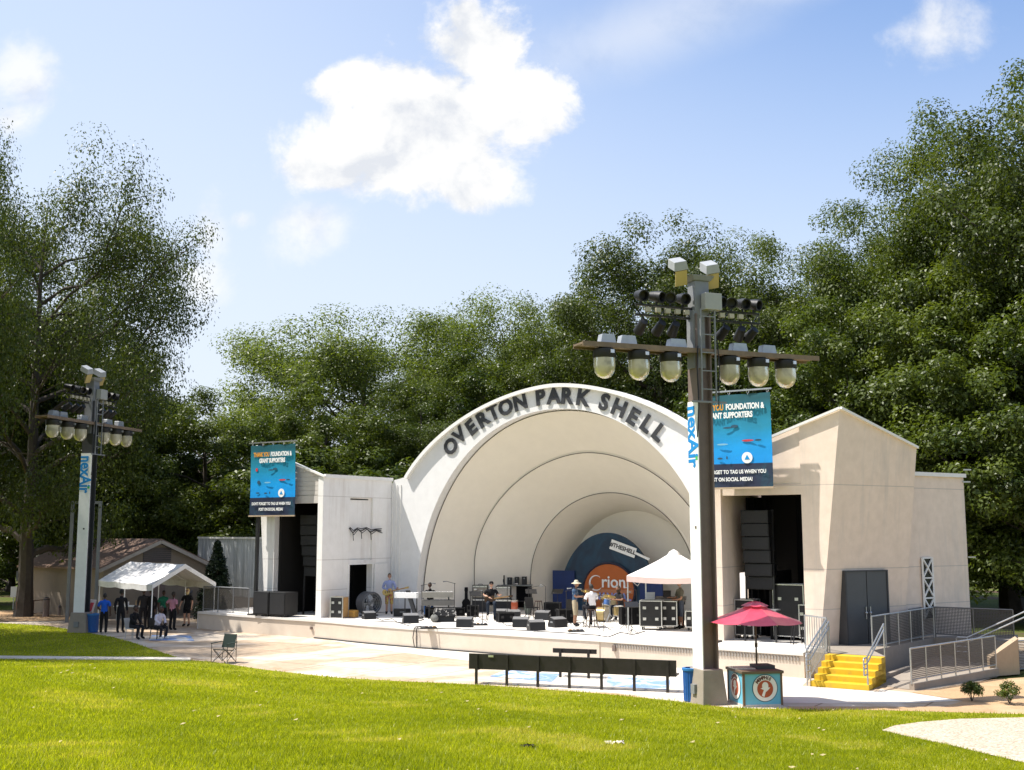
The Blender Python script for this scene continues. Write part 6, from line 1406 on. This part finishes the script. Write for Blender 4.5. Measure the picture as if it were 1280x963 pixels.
def bin_(label, p, h=.88, r=.235):
    t = thing('trash_bin', label, 'trash bin', p, 0, 'blue trash bins'); mb = MB(); n = 40; prof = [(0, .02), (r * .92, .02), (r * .94, .1), (r, h * .9), (r, h - .06)]
    vs = []; 
    for rr, z in prof:
        for k in range(n): a = 2 * math.pi * k / n; e = rr - (.012 if k % 2 and rr > .1 else 0); vs.append((e * math.cos(a), e * math.sin(a), z))
    mb.add(vs, [(i * n + k, i * n + (k + 1) % n, (i + 1) * n + (k + 1) % n, (i + 1) * n + k) for i in range(len(prof) - 1) for k in range(n)]); mb.build('body', BLUEP, t)
    mb = MB(); mb.lathe([(r * 1.06, h - .07), (r * 1.07, h - .01), (r * 1.0, h), (r * .8, h), (r * .78, h - .05)], n=28); mb.build('rim', mat('blue_rim', (.03, .17, .42), .35, var=.1), t, smooth=True)
    mb = MB(); mb.cyl((0, 0, h - .14), (0, 0, h - .12), r * .93, n=24); mb.build('liner', BLACK, t); return t
bin_('blue ribbed trash bin against the plinth of the near light tower', at(865, 877)); bin_('blue trash bin at the foot of the far light tower', at(115, 791), .84, .27)
p = at(112, 790); t = thing('paper_bag', 'red and white paper bag sticking out of the far blue bin', 'bag', p + V3(-.03, -.02, .78), .5); mb = MB(); mb.prism([V3(-.2, 0, 0), V3(.12, 0, 0), V3(.28, .05, .62), V3(-.02, .05, .66)], (0, .14, 0)); mb.build('body', mat('white_paper', (.6, .5, .45), .7), t); mb = MB(); mb.prism([V3(-.08, -.006, .12), V3(.06, -.006, .12), V3(.18, .034, .5), V3(.03, .034, .52)], (0, .008, 0)); mb.build('print', RED, t)
# drinks cart
def cart():
    a = at(905, 879.5); b = at(930, 884.5); c = at(978, 883); ex = (c - b); ez = (a - b); e1 = ex.normalized(); n1 = V3(e1.y, -e1.x, 0); W = ex.length; Dp = 1.05
    t = thing('drinks_cart', 'light blue drinks cart with round emblems beside the near light tower', 'cart', b + ex / 2 - n1 * Dp / 2, math.atan2(e1.y, e1.x)); H = .78
    BL = mat('cart_sky_blue', (.14, .42, .56), .5, var=.08, scale=3); EDGE_ = mat('cart_brown_trim', (.16, .10, .06), .6, var=.2)
    mb = MB(); mb.box((0, -Dp / 2 + .02, .06 + H / 2), (W - .06, .04, H)); fr = mb.build('front_panel', BL, t); mb = MB(); mb.box((-W / 2 + .02, 0, .06 + H / 2), (.04, Dp - .09, H)); lf = mb.build('side_panel', BL, t)
    mb = MB(); mb.box((W / 2 - .02, 0, .06 + H / 2), (.04, Dp - .09, H)); mb.build('side_panel', BL, t); mb = MB(); mb.box((0, Dp / 2 - .02, .06 + H / 2), (W - .06, .04, H)); mb.build('rear_panel', BL, t)
    for sx in (-1, 1):
        for sy in (-1, 1): mb = MB(); mb.box((sx * (W / 2 - .01), sy * (Dp / 2 - .01), .04 + H / 2), (.055, .055, H + .02)); mb.build('corner_post', EDGE_, t)
    mb = MB(); mb.box((0, 0, H + .09), (W + .1, Dp + .1, .07)); mb.build('counter', mat('counter_brown', (.13, .095, .06), .5, var=.25), t, bevel=.01)
    mb = MB(); mb.box((-.3, .1, H + .14), (.55, .5, .03)); mb.build('lid', SILVER, t); mb = MB(); mb.box((.25, .05, H + .17), (.5, .5, .1)); mb.build('ice_box', DGREY, t)
    mb = MB(); mb.box((0, 0, .03), (W + .02, Dp + .02, .06)); mb.build('base', mat('cart_base', (.5, .48, .44), .7), t)
    CR = mat('emblem_white', (.75, .72, .68), .55, var=.05); RD = mat('emblem_rust', (.38, .075, .03), .55, var=.12)
    for par, M, rx in ((fr, Matrix.Translation((.06, -Dp / 2, .47)), .33), (lf, Matrix.Translation((-W / 2, .0, .47)) @ Matrix.Rotation(-math.pi / 2, 4, 'Z'), .33)):
        def dsc(r, y, m, n=40, cx=0, cz=0, k=1.0): mb = MB(); mb.prism([M @ V3(cx + r * math.cos(2 * math.pi * i / n), y, cz + r * k * math.sin(2 * math.pi * i / n)) for i in range(n)], M.to_3x3() @ V3(0, .006, 0)); return mb
        dsc(rx + .02, -.008, 0).build('emblem_edge', DKL, par); em = dsc(rx, -.014, 0).build('emblem', CR, par); dsc(rx * .66, -.02, 0, cz=-.02).build('emblem_disc', RD, par)
        w_ = dsc(rx * .26, -.026, 0, cz=.06, k=1.1); w_.prism([M @ V3(x * rx, -.0262, z * rx - .02) for x, z in ((-.4, .05), (-.12, -.08), (-.3, -.5), (-.1, -.62), (.02, -.25), (.22, -.1), (.42, .1), (.15, .12), (0, .28), (-.15, .12))], M.to_3x3() @ V3(0, .006, 0)); w_.build('emblem_figure', CR, par)
        tb = MB()
        for i, ch in enumerate('MEMPHIS'):
            a = R(140 - i * 80 / 6); put_text(tb, ch, M @ Matrix.Translation((rx * .82 * math.cos(a), -.018, rx * .82 * math.sin(a) - .01)) @ Matrix.Rotation(-(a - math.pi / 2), 4, 'Y'), .115, .006, .002)
        tb.build('lettering', mat('emblem_dark', (.12, .05, .04), .6), par)
    return t
ct = cart()
p = ct.matrix_basis.translation
t = thing('market_umbrella', 'open red market umbrella standing in the drinks cart', 'umbrella', (p.x + .08, p.y + .05, .0), .25); REDU = mat('umbrella_red', (.62, .045, .11), .7, var=.07, scale=3)
def umb_mat():
    m = D.materials.new('umbrella_cloth'); m.use_nodes = True; nt = m.node_tree; nt.nodes.remove(nt.nodes['Principled BSDF']); o_ = nt.nodes['Material Output']
    tc = _n(nt, 'ShaderNodeTexCoord'); c = ramp(nt, noise(nt, 5, 4, .6, tc.outputs['Object']), [(.3, (.62, .035, .085)), (.7, (.72, .06, .12))])
    d = _n(nt, 'ShaderNodeBsdfPrincipled'); d.inputs['Roughness'].default_value = .34; d.inputs['Sheen Weight'].default_value = .35; d.inputs['Specular IOR Level'].default_value = .7; nt.links.new(c, d.inputs['Base Color']); tr = _n(nt, 'ShaderNodeBsdfTranslucent'); nt.links.new(c, tr.inputs[0])
    mx = _n(nt, 'ShaderNodeMixShader'); mx.inputs[0].default_value = .3; nt.links.new(d.outputs[0], mx.inputs[1]); nt.links.new(tr.outputs[0], mx.inputs[2]); nt.links.new(mx.outputs[0], o_.inputs[0]); return m
UMB = umb_mat(); n = 8; zr, zt_ = 2.12, 2.62
mb = MB(); vs = []; K_ = 4; m_ = n * K_
for k, zz_ in ((1.0, zr), (.7, zr + .13), (.4, zr + .28), (.16, zr + .42)):
    for i in range(m_):
        a = 2 * math.pi * i / m_; f = (i % K_) / K_; e = 1 - .055 * math.sin(math.pi * f); vs.append((1.27 * k * e * math.cos(a), 1.27 * k * e * math.sin(a), zz_ - .03 * k * math.sin(math.pi * f)))
mb.add(vs, [(j * m_ + i, j * m_ + (i + 1) % m_, (j + 1) * m_ + (i + 1) % m_, (j + 1) * m_ + i) for j in range(3) for i in range(m_)]); mb.build('canopy', UMB, t, smooth=True, ang=14)
mb = MB(); vs = []
for k, zz_ in ((.36, zr + .42), (.2, zr + .49), (.0, zr + .54)):
    for i in range(m_): a = 2 * math.pi * i / m_; vs.append((k * math.cos(a), k * math.sin(a), zz_ - .02 * math.sin(math.pi * (i % K_) / K_)))
mb.add(vs, [(j * m_ + i, j * m_ + (i + 1) % m_, (j + 1) * m_ + (i + 1) % m_, (j + 1) * m_ + i) for j in range(2) for i in range(m_)]); mb.build('vent_flap', UMB, t, smooth=True, ang=14)
mb = MB(); mb.cyl((0, 0, .1), (0, 0, zr + .55), .024, n=10); mb.ball((0, 0, zr + .57), .035, 8, 6); mb.cyl((0, 0, 1.45), (0, 0, 1.56), .04, n=10); mb.build('pole', mat('umbrella_pole', (.05, .035, .03), .4), t)
for i in range(n): a = 2 * math.pi * i / n; mb = MB(); mb.bar((.03 * math.cos(a), .03 * math.sin(a), zr + .42), (1.22 * math.cos(a), 1.22 * math.sin(a), zr - .02), .016); mb.bar((.03 * math.cos(a), .03 * math.sin(a), zr - .1), (.62 * math.cos(a), .62 * math.sin(a), zr + .15), .012); mb.build('rib', SILVER, t)
# folding camp chair
p = at(280, 829); p.z = .03; t = thing('camp_chair', 'dark green folding camp chair alone at the lawn edge', 'chair', p, R(-25)); GR = mat('chair_green_cloth', (.008, .02, .015), .8, var=.3, scale=9)
mb = MB(); mb.prism([V3(-.27, .18, .48), V3(.27, .18, .48), V3(.26, .3, .92), V3(-.26, .3, .92)], (0, .02, .005)); mb.build('backrest', GR, t); mb = MB(); mb.prism([V3(-.27, -.24, .45), V3(.27, -.24, .45), V3(.24, .2, .40), V3(-.24, .2, .40)], (0, 0, -.03)); mb.build('seat', GR, t)
for sx in (-1, 1): mb = MB(); mb.prism([V3(sx * .30, -.27, .63), V3(sx * .38, -.27, .63), V3(sx * .36, .26, .66), V3(sx * .28, .26, .66)], (0, 0, .02)); mb.build('armrest', GR, t)
for a, b in (((-.3, -.26, 0), (.27, -.24, .46)), ((.3, -.26, 0), (-.27, -.24, .46)), ((-.3, .26, 0), (.26, .22, .46)), ((.3, .26, 0), (-.26, .22, .46)), ((-.3, -.26, 0), (-.28, .26, .44)), ((.3, -.26, 0), (.28, .26, .44)), ((-.3, .26, 0), (-.28, -.25, .44)), ((.3, .26, 0), (.28, -.25, .44)), ((-.3, .26, .0), (-.26, .31, .93)), ((.3, .26, 0), (.26, .31, .93)), ((-.34, -.26, 0), (-.34, -.26, .64)), ((.34, -.26, 0), (.34, -.26, .64))): mb = MB(); mb.cyl(a, b, .011, n=6); mb.build('leg', BLACKM, t)
# ------------------------------------------------------------------ tent with gable roof, table, mat, chair
def tent():
    c = V3(-16.1, 50.6, 0); ld = V3(-.67, .742, 0).normalized(); gd = V3(.742, .67, 0).normalized(); L, W = 6.0, 3.1; ze, zr = 2.12, 3.0
    t = thing('gable_tent', 'white gable roofed tent on thin poles sheltering people at the left', 'tent', c, math.atan2(ld.y, ld.x)); s = -1  # local x = long direction, gable direction is local -y
    TM = mat('tent_fabric', (.72, .70, .68), .75, var=.1, scale=1.6, big=(1.2, .5, .72, (.50, .47, .45)))
    n = 12; vs = []
    def row(y, z, sag):
        return [V3(L * i / n, y, z - sag * (math.sin(math.pi * ((i * 3 / n) % 1)) if i % 4 else 0)) for i in range(n + 1)]
    rows = [row(0, ze - .26, .05), row(0.02, ze, .03), row(-W * .25, ze + (zr - ze) * .52, .06), row(-W / 2, zr, .03), row(-W * .75, ze + (zr - ze) * .52, .06), row(-W - .02, ze, .03), row(-W, ze - .26, .05)]
    mb = MB(); k = n + 1
    for r_ in rows: vs += r_
    mb.add(vs, [(j * k + i, (j + 1) * k + i, (j + 1) * k + i + 1, j * k + i + 1) for j in range(len(rows) - 1) for i in range(n)]); mb.build('roof', TM, t, smooth=True, ang=25)
    for x in (0, L):
        mb = MB(); mb.prism([V3(x, 0, ze - .2), V3(x, -W / 2, zr - .2), V3(x, -W, ze - .2), V3(x, -W, ze), V3(x, -W / 2, zr), V3(x, 0, ze)], (.012 * (1 if x else -1), 0, 0)); mb.build('gable_valance', TM, t)
    for x in (.04, L / 2, L - .04):
        for y in (-.04, -W + .04): mb = MB(); mb.cyl((x, y, 0), (x, y, ze), .026, n=8); mb.build('pole', WHITEP, t)
    mb = MB(); mb.bar((0, -W / 2, zr - .05), (L, -W / 2, zr - .05), .04)
    for x in (.05, L / 2, L - .05): mb.bar((x, -.03, ze - .03), (x, -W / 2, zr - .06), .035); mb.bar((x, -W + .03, ze - .03), (x, -W / 2, zr - .06), .035)
    mb.build('roof_frame', WHITEP, t); return c, ld, gd
tc_, ld_, gd_ = tent()
q = at(153, 779); t = thing('folding_table', 'white folding table with boxes under the tent', 'table', q + V3(0, 1.2, 0), R(-10)); mb = MB(); mb.box((0, 0, .74), (1.6, .7, .05)); mb.build('table_top', WHITEP, t, bevel=.01)
for sx in (-1, 1): mb = MB(); mb.bar((sx * .65, -.25, 0), (sx * .65, -.25, .72), .03); mb.bar((sx * .65, .25, 0), (sx * .65, .25, .72), .03); mb.bar((sx * .65, -.25, .2), (sx * .65, .25, .2), .03); mb.build('leg', STEEL, t)
for dx, lab, w, h, m in ((-.35, 'white box on the folding table under the tent', .4, .2, WHITEP), (.4, 'brown carton on the folding table under the tent', .34, .26, mat('carton', (.36, .25, .15), .8))): b = thing('box', lab, 'box', q + V3(dx, 1.2 - dx * -.17, .766), R(-10)); mb = MB(); mb.box((0, 0, h / 2), (w, .3, h)); mb.build('body', m, b, bevel=.008); mb = MB(); mb.box((0, 0, h + .004), (w * .98, .06, .006)); mb.build('tape', mat('tape', (.42, .36, .25), .4), b)
def chair(label, p, rz, m):
    t = thing('plastic_chair', label, 'chair', p, rz, 'chairs at the tent'); mb = MB(); mb.box((0, 0, .44), (.46, .44, .04)); mb.build('seat', m, t, bevel=.01); mb = MB(); mb.prism([V3(-.22, .2, .46), V3(.22, .2, .46), V3(.21, .3, .86), V3(-.21, .3, .86)], (0, .025, 0)); mb.build('backrest', m, t, bevel=.008)
    for sx in (-1, 1):
        for sy in (-1, 1): mb = MB(); mb.cyl((sx * .22, sy * .2, 0), (sx * .19, sy * .18, .43), .018, n=6); mb.build('leg', m, t)
chair('white plastic chair under the seated person in black', PC1 + V3(0, .05, 0), R(70), mat('chair_plastic', (.42, .42, .42), .5)); chair('black folding chair under the leaning person in white top', PC2 + V3(0, .05, 0), R(60), BLACK)
# ------------------------------------------------------------------ shed, yard wall, steel frame, signs
def shed():
    g0 = atY(197, 676, 60); zr = g0.z; r = V3(-.93, .37, 0).normalized(); gd = V3(.37, .93, 0).normalized(); ap = V3(g0.x, g0.y, 0); Lr = 7.2; hw = 2.75; ze = zr - 1.28
    t = thing('shed', 'tan gabled shed with brown shingle roof and dark vent behind the tent', 'shed', ap); gx_ = V3(.80, .60, 0).normalized(); ld = V3(-.80, .60, 0).normalized()
    WL = mat('shed_tan_wall', (.23, .19, .145), .8, var=.12, scale=3, world=True)
    def pt(x, y, z): return ap + gx_ * x + ld * y + Z * z
    mb = MB(); mb.prism([pt(-hw, 0, 0), pt(hw, 0, 0), pt(hw, 0, ze), pt(0, 0, zr - .12), pt(-hw, 0, ze)], ld * Lr); mb.build('wall', WL, t, world=True)
    RF = mat('brown_shingles', (.20, .13, .095), .9, var=.35, scale=5, bmp=.5, bscale=25, world=True)
    for s in (-1, 1): mb = MB(); mb.prism([pt(0, -.35, zr), pt(s * (hw + .45), -.35, ze - .2), pt(s * (hw + .45), Lr + .3, ze - .2), pt(0, Lr + .3, zr)], (0, 0, .1)); mb.build('roof', RF, t, world=True)
    for s in (-1, 1): mb = MB(); mb.bar(pt(0, -.37, zr - .06), pt(s * (hw + .45), -.37, ze - .26), .05, .18); mb.build('barge_board', mat('tan_trim', (.36, .32, .27), .7), t, world=True)
    mb = MB(); mb.prism([pt(-.75, -.03, zr - 1.12), pt(.75, -.03, zr - 1.12), pt(.75, -.03, zr - .38), pt(-.75, -.03, zr - .38)], ld * .05); v_ = mb.build('vent', DGREY, t, world=True)
    mb = MB(); 
    for i in range(7): mb.bar(pt(-.75, -.05, zr - 1.07 + i * .105), pt(.75, -.05, zr - 1.07 + i * .105), .03, .03)
    mb.build('louvre', BROWNP, v_, world=True)
    mb = MB(); mb.prism([pt(-.6, -.02, 0), pt(.5, -.02, 0), pt(.5, -.02, 2.05), pt(-.6, -.02, 2.05)], ld * .04); d_ = mb.build('door', BROWNP, t, world=True); mb = MB(); mb.ball(pt(.38, -.06, 1.0), .05); mb.build('handle', STEEL, d_, world=True)
shed()
a, b = atY(247, 700, 63), atY(352, 700, 57.5); zt_ = 4.1
t = thing('yard_wall', 'white boarded yard wall between the shed and the left wing', 'wall', V3(a.x, a.y, 0)); d = V3(b.x - a.x, b.y - a.y, 0)
def slat_mat():
    m = D.materials.new('white_boards'); m.use_nodes = True; nt = m.node_tree; bb = nt.nodes['Principled BSDF']; g = _n(nt, 'ShaderNodeNewGeometry'); mp = _n(nt, 'ShaderNodeMapping'); mp.inputs['Scale'].default_value = (1, 1, .05); nt.links.new(g.outputs['Position'], mp.inputs[0])
    c = ramp(nt, noise(nt, 5, 4, .6, mp.outputs[0]), [(.35, (.36, .38, .38)), (.65, (.62, .64, .64))]); nt.links.new(c, bb.inputs['Base Color']); bb.inputs['Roughness'].default_value = .7; return m
mb = MB(); nb = 26; n_ = V3(d.y, -d.x, 0).normalized()
for i in range(nb): p_ = V3(a.x, a.y, 1.05) + d * (i / nb) + n_ * (.012 * (i % 2)); mb.prism([p_, p_ + d * (.985 / nb), p_ + d * (.985 / nb) - n_ * .05, p_ - n_ * .05], (0, 0, zt_ - 1.05))
mb.build('board_panel', slat_mat(), t, world=True); mb = MB(); mb.bar(V3(a.x, a.y, zt_ + .03), V3(b.x, b.y, zt_ + .03), .14, .1); mb.build('coping', TRIMW, t, world=True)
mb = MB(); mb.prism([V3(a.x, a.y, 0), V3(b.x, b.y, 0), V3(b.x, b.y, 0) - n_ * .25, V3(a.x, a.y, 0) - n_ * .25], (0, 0, 1.04)); mb.build('plinth', CONC, t, world=True)
p = at(101, 778); c_ = V3(p.x, p.y, 0); t = thing('steel_frame', 'tall empty grey steel frame standing behind the far light tower', 'frame', c_, R(12)); ht = 6.0
for sx in (-1, 1): mb = MB(); mb.bar((sx * .66, 0, 0), (sx * .66, 0, ht), .15); mb.build('post', GREYP, t)
mb = MB(); mb.bar((-.66, 0, ht - .07), (.66, 0, ht - .07), .13); mb.build('top_bar', GREYP, t)
for i, (px, py, h, w, lab) in enumerate(((16, 762, 1.25, .36, 'leftmost small white notice sign on a post beyond the lawn'), (27, 762, 1.05, .34, 'small white notice sign just right of the leftmost one'), (22, 760, 2.1, .34, 'higher grey notice sign above the two white ones'))):
    q = at(px, py); t = thing('notice_sign', lab, 'sign', q, .1 * i, 'notice signs beyond the lawn'); mb = MB(); mb.bar((0, .03, 0), (0, .03, h), .05); mb.build('post', STEEL, t); mb = MB(); mb.box((0, -.01, h - .25), (w, .03, .6)); mb.build('panel', WHITEP if i < 2 else GREYP, t, bevel=.006)
# ------------------------------------------------------------------ railings
MESHM = None
def mesh_mat():
    m = D.materials.new('woven_wire_panel'); m.use_nodes = True; nt = m.node_tree; nt.nodes.remove(nt.nodes['Principled BSDF']); o_ = nt.nodes['Material Output']
    uv = _n(nt, 'ShaderNodeTexCoord'); d = _n(nt, 'ShaderNodeBsdfPrincipled'); d.inputs['Base Color'].default_value = (.10, .09, .085, 1); d.inputs['Metallic'].default_value = .4; d.inputs['Roughness'].default_value = .5
    tr = _n(nt, 'ShaderNodeBsdfTransparent'); s = _n(nt, 'ShaderNodeSeparateXYZ'); nt.links.new(uv.outputs['UV'], s.inputs[0])
    k = None
    for ax in (0, 1):
        f = mth(nt, 'FRACT', mth(nt, 'MULTIPLY', s.outputs[ax], 20.0)); g = mth(nt, 'LESS_THAN', f, .42); k = g if k is None else mth(nt, 'MAXIMUM', k, g)
    mx = _n(nt, 'ShaderNodeMixShader'); nt.links.new(k, mx.inputs[0]); nt.links.new(tr.outputs[0], mx.inputs[1]); nt.links.new(d.outputs[0], mx.inputs[2]); nt.links.new(mx.outputs[0], o_.inputs[0]); return m
MESHM = mesh_mat()
def panel_mesh(par, a, b, za0, za1, zb0, zb1):
    me = D.meshes.new('mesh_panel'); Mi = par.matrix_basis.inverted(); v = [Mi @ V3(a.x, a.y, za0), Mi @ V3(b.x, b.y, zb0), Mi @ V3(b.x, b.y, zb1), Mi @ V3(a.x, a.y, za1)]
    me.from_pydata(v, [], [(0, 1, 2, 3)]); L = V3(b.x - a.x, b.y - a.y, 0).length; uv = me.uv_layers.new(name='UVMap'); h = za1 - za0
    for i, c in enumerate(((0, 0), (L, 0), (L, h), (0, h))): uv.data[i].uv = c
    me.materials.append(MESHM); o = D.objects.new('mesh_panel', me); COL.objects.link(o); o.parent = par; return o
def railing(label, pts, h=1.05, kind='mesh', m=STEEL, group='railings and ramps', step=1.5, loops=False):
    """pts: ground points with z; posts, rails and either wire panels or balusters"""
    t = thing('railing', label, 'railing', pts[0], 0, group); pp = [V3(*p) for p in pts]
    for a, b in zip(pp[:-1], pp[1:]):
        n = max(1, round((b - a).length / step))
        for i in range(n + (b == pp[-1])):
            q = a.lerp(b, i / n); mb = MB(); mb.cyl(q, q + Z * h, .024, n=8); mb.build('post', m, t, world=True)
        mb = MB(); mb.tube([a + Z * h, b + Z * h], .026, 8); mb.build('rail', m, t, world=True); mb = MB(); mb.tube([a + Z * .12, b + Z * .12], .018, 6); mb.build('rail', m, t, world=True)
        if kind == 'mesh':
            for i in range(n): q, r_ = a.lerp(b, i / n), a.lerp(b, (i + 1) / n); panel_mesh(t, q, r_, q.z + .13, q.z + h - .02, r_.z + .13, r_.z + h - .02)
        elif kind == 'bars':
            k = int((b - a).length / .13); mb = MB()
            for i in range(1, k): q = a.lerp(b, i / k); mb.cyl(q + Z * .12, q + Z * (h - .02), .011, n=6)
            mb.build('baluster', m, t, world=True)
    return t
# yellow steps
US0, US1, AS0, AS1 = 13.62, 15.32, -8.35, -6.55
t = thing('yellow_steps', 'five yellow painted concrete steps up to the right side landing', 'steps', F(14.4, -8.3)); YEL = mat('yellow_step_paint', (.62, .40, .02), .6, var=.15, scale=5, big=(3, .55, .75, (.45, .30, .05)), world=True)
for i in range(5):
    a0 = AS0 + i * (AS1 - AS0) / 5; mb = MB(); mb.prism([F(US0, a0, 0), F(US1, a0, 0), F(US1, AS1 + .05 - .001 * i, 0), F(US0, AS1 + .05 - .001 * i, 0)], (0, 0, SZ / 5 * (i + 1) - .002)); mb.build('step', YEL, t, world=True, bevel=.012)
# ramp: landing beside the side wall, long slope rising to the right in front of it, upper flight at the right edge
RA = at(1091, 813.5, SZ); RB = at(1168, 797, SZ); RC = at(1268, 802, SZ)
t = thing('access_ramp', 'grey concrete access ramp and landing beside the right wing', 'ramp', F(15.5, -4))
lp = [F(12.92, AS1 + .06), F(US1, AS1 + .06), RA, RB, RC, RC + V3(1.2, 2.4, 0), F(16.0, 2.6), F(14.4, -.9), F(12.86, -4.45)]
mb = MB(); mb.prism([V3(q.x, q.y, -.02) for q in lp], (0, 0, SZ + .028)); mb.build('landing', CONC, t, world=True)
q1, q2, q3, q4 = at(1094, 857), at(1140, 863), at(1246, 846), at(1215, 838)
RD = V3(RB.x + .25, RB.y - .3, 0)
mb = MB(); lo = [V3(q.x, q.y, -.02) for q in (q1, q2, q3, RD)]; hi = [V3(q1.x, q1.y, .02), V3(q2.x, q2.y, .02), V3(q3.x, q3.y, .22), V3(RD.x, RD.y, .24)]
mb.add(lo + hi, [(0, 3, 2, 1), (4, 5, 6, 7), (0, 1, 5, 4), (1, 2, 6, 5), (2, 3, 7, 6), (3, 0, 4, 7)]); mb.build('slope', CONC, t, world=True)
mb = MB(); mb.bar(V3(q2.x, q2.y, .07), V3(q3.x, q3.y, .15), .16, .22); mb.build('kerb', CONC, t, world=True)
mb = MB(); mb.bar(V3(q1.x - .1, q1.y + .1, .07), V3(RB.x - .1, RB.y - .45, .07), .14, .2); mb.build('kerb', CONC, t, world=True)
w0, w1 = at(1238, 846), at(1275, 843)
mb = MB(); mb.prism([V3(w0.x, w0.y, 0), V3(w1.x, w1.y, 0), V3(w1.x, w1.y, 1.1), V3(w0.x, w0.y, .55)], (.3, .9, 0)); mb.build('wing_wall', mat('tan_concrete', (.42, .31, .21), .85, var=.12, world=True), t, world=True)
railing('steel baluster railing on the left side of the yellow steps landing', [F(12.6, -5.6, SZ), F(13.55, -6.4, SZ)], 1.05, 'bars', step=1.2)
railing('sloping steel baluster railing down the left side of the yellow steps', [F(13.55, -6.45, SZ), F(13.55, -8.4, .02)], 1.0, 'bars', step=3)
def handrail(label, pts, r=.024):
    t = thing('handrail', label, 'handrail', pts[0], 0, 'railings and ramps')
    for k in (0, .17):
        q = [V3(*p) - Z * k for p in pts]; e = q[-1]; d = (q[-1] - q[-2]); d.z = 0; d.normalize(); mb = MB(); mb.tube(q + [e + d * .3, e + d * .34 - Z * .04, e + d * .34 - Z * .30, e + d * .04 - Z * .30], r, 8); mb.build('rail', STEEL, t, smooth=True, world=True)
        if k == 0:
            for w in (pts[0], pts[-1]): mb = MB(); mb.cyl(V3(w[0], w[1], max(.0, w[2] - .95)), w, r, n=8); mb.build('post', STEEL, t, world=True)
    return t
handrail('bent steel handrail on the left of the yellow steps', [F(13.62, -6.4, SZ + .95), F(13.62, -8.3, .92)]); handrail('bent steel handrail on the right of the yellow steps', [F(15.28, -6.4, SZ + .95), F(15.28, -8.3, .92)])
DS = mat('dark_galvanised', (.20, .19, .185), .45, .6, var=.2, scale=9)
railing('wire panel railing along the landing above the concrete ramp wall', [RA, RB], 1.05, 'mesh', step=1.2)
railing('dark wire panel railing running right from the landing corner', [RB + V3(.06, .02, 0), RC], 1.05, 'mesh', DS, step=1.2)
railing('wire panel railing at the back of the landing by the double door', [sideQ(.97, SZ, .35), RB + V3(-.1, .35, 0)], 1.05, 'mesh', DS, step=1.0)
railing('low wire panel railing at the foot of the ramp nearest the shrubs', [V3(q2.x, q2.y, .16), V3(q3.x, q3.y, .24)], 1.0, 'mesh', step=.8)
railing('wire panel railing cut off by the right edge of the picture', [at(1268, 842), at(1345, 836)], 1.0, 'mesh', step=1.2)
e0, e1 = atY(1209, 797, 37.6), atY(1276, 767, 36.9)
handrail('pair of parallel handrails climbing to the right edge of the picture', [e1 + (e1 - e0) * .2, e0])
q = [F(-13.2, -4.8, SZ), F(-16.45, -4.55, SZ)]; railing('grey mesh barrier on the left end of the stage apron', q, 1.15, 'mesh', GREYP, step=1.3)
mb = MB(); q = [at(188, 775), at(247, 764)]; railing('grey mesh barrier sloping down beside the blonde woman', [(q[1].x, q[1].y + .5, .5), (q[0].x + 1.6, q[0].y + .5, 0)], 1.1, 'mesh', GREYP, step=1.2)
railing('low rusty railing in the shade left of the far light tower', [at(20, 772), at(62, 768)], .8, 'none', mat('rust', (.2, .11, .07), .7), step=1.2)
mb = MB(); 
for i, (px, py, h, lab) in enumerate(((57, 772, 1.0, 'short dark bollard left of the steel frame'), (76, 770, .55, 'low dark bollard just left of the far light tower'))): q = at(px, py); t = thing('bollard', lab, 'bollard', q, 0, 'bollards'); mb = MB(); mb.cyl((0, 0, 0), (0, 0, h), .16, n=12); mb.build('body', BROWNP, t, bevel=.02); mb = MB(); mb.lathe([(.17, h - .1), (.17, h - .06), (.1, h + .04), (0, h + .06)], n=12); mb.build('cap', BLACKM, t, smooth=True)
# sunlit strip of path far left, parked blue car glimpsed at the right edge, litter on the grass
sheet('path', [at(-60, 767), at(0, 764), at(95, 762), at(100, 775), at(60, 777), at(-60, 778)], .03, TAN)
p = at_lawn(658, 936); t = thing('dark_clump', 'dark clump of rotten leaves lying on the near lawn', 'clump', p); g = np.random.default_rng(5); me = leaves_mesh('body', [(0, 0, .02), (.06, .01, .02), (-.05, .0, .02), (.1, 0, .015)], [.07, .06, .06, .04], 60, .05, mat('rotten_leaf', (.018, .014, .012), .8, var=.4), 8, flat=.5, outc=(0, 0, -1)); o = D.objects.new('body', me); COL.objects.link(o); o.parent = t
p = at_lawn(768, 932); t = thing('crumpled_paper', 'crumpled white paper scrap lying on the near lawn', 'litter', p); mb = MB(); gg = random.Random(3); vs = []; n = 7
for i in range(n):
    for j in range(5): vs.append((-.13 + i * .26 / (n - 1) + gg.uniform(-.012, .012), -.06 + j * .03, .035 + gg.uniform(-.02, .03)))
mb.add(vs, [(i * 5 + j, (i + 1) * 5 + j, (i + 1) * 5 + j + 1, i * 5 + j + 1) for i in range(n - 1) for j in range(4)]); mb.build('sheet', mat('paper_white', (.7, .62, .52), .8, var=.25, scale=40, big=(18, .56, .62, (.1, .06, .05))), t)
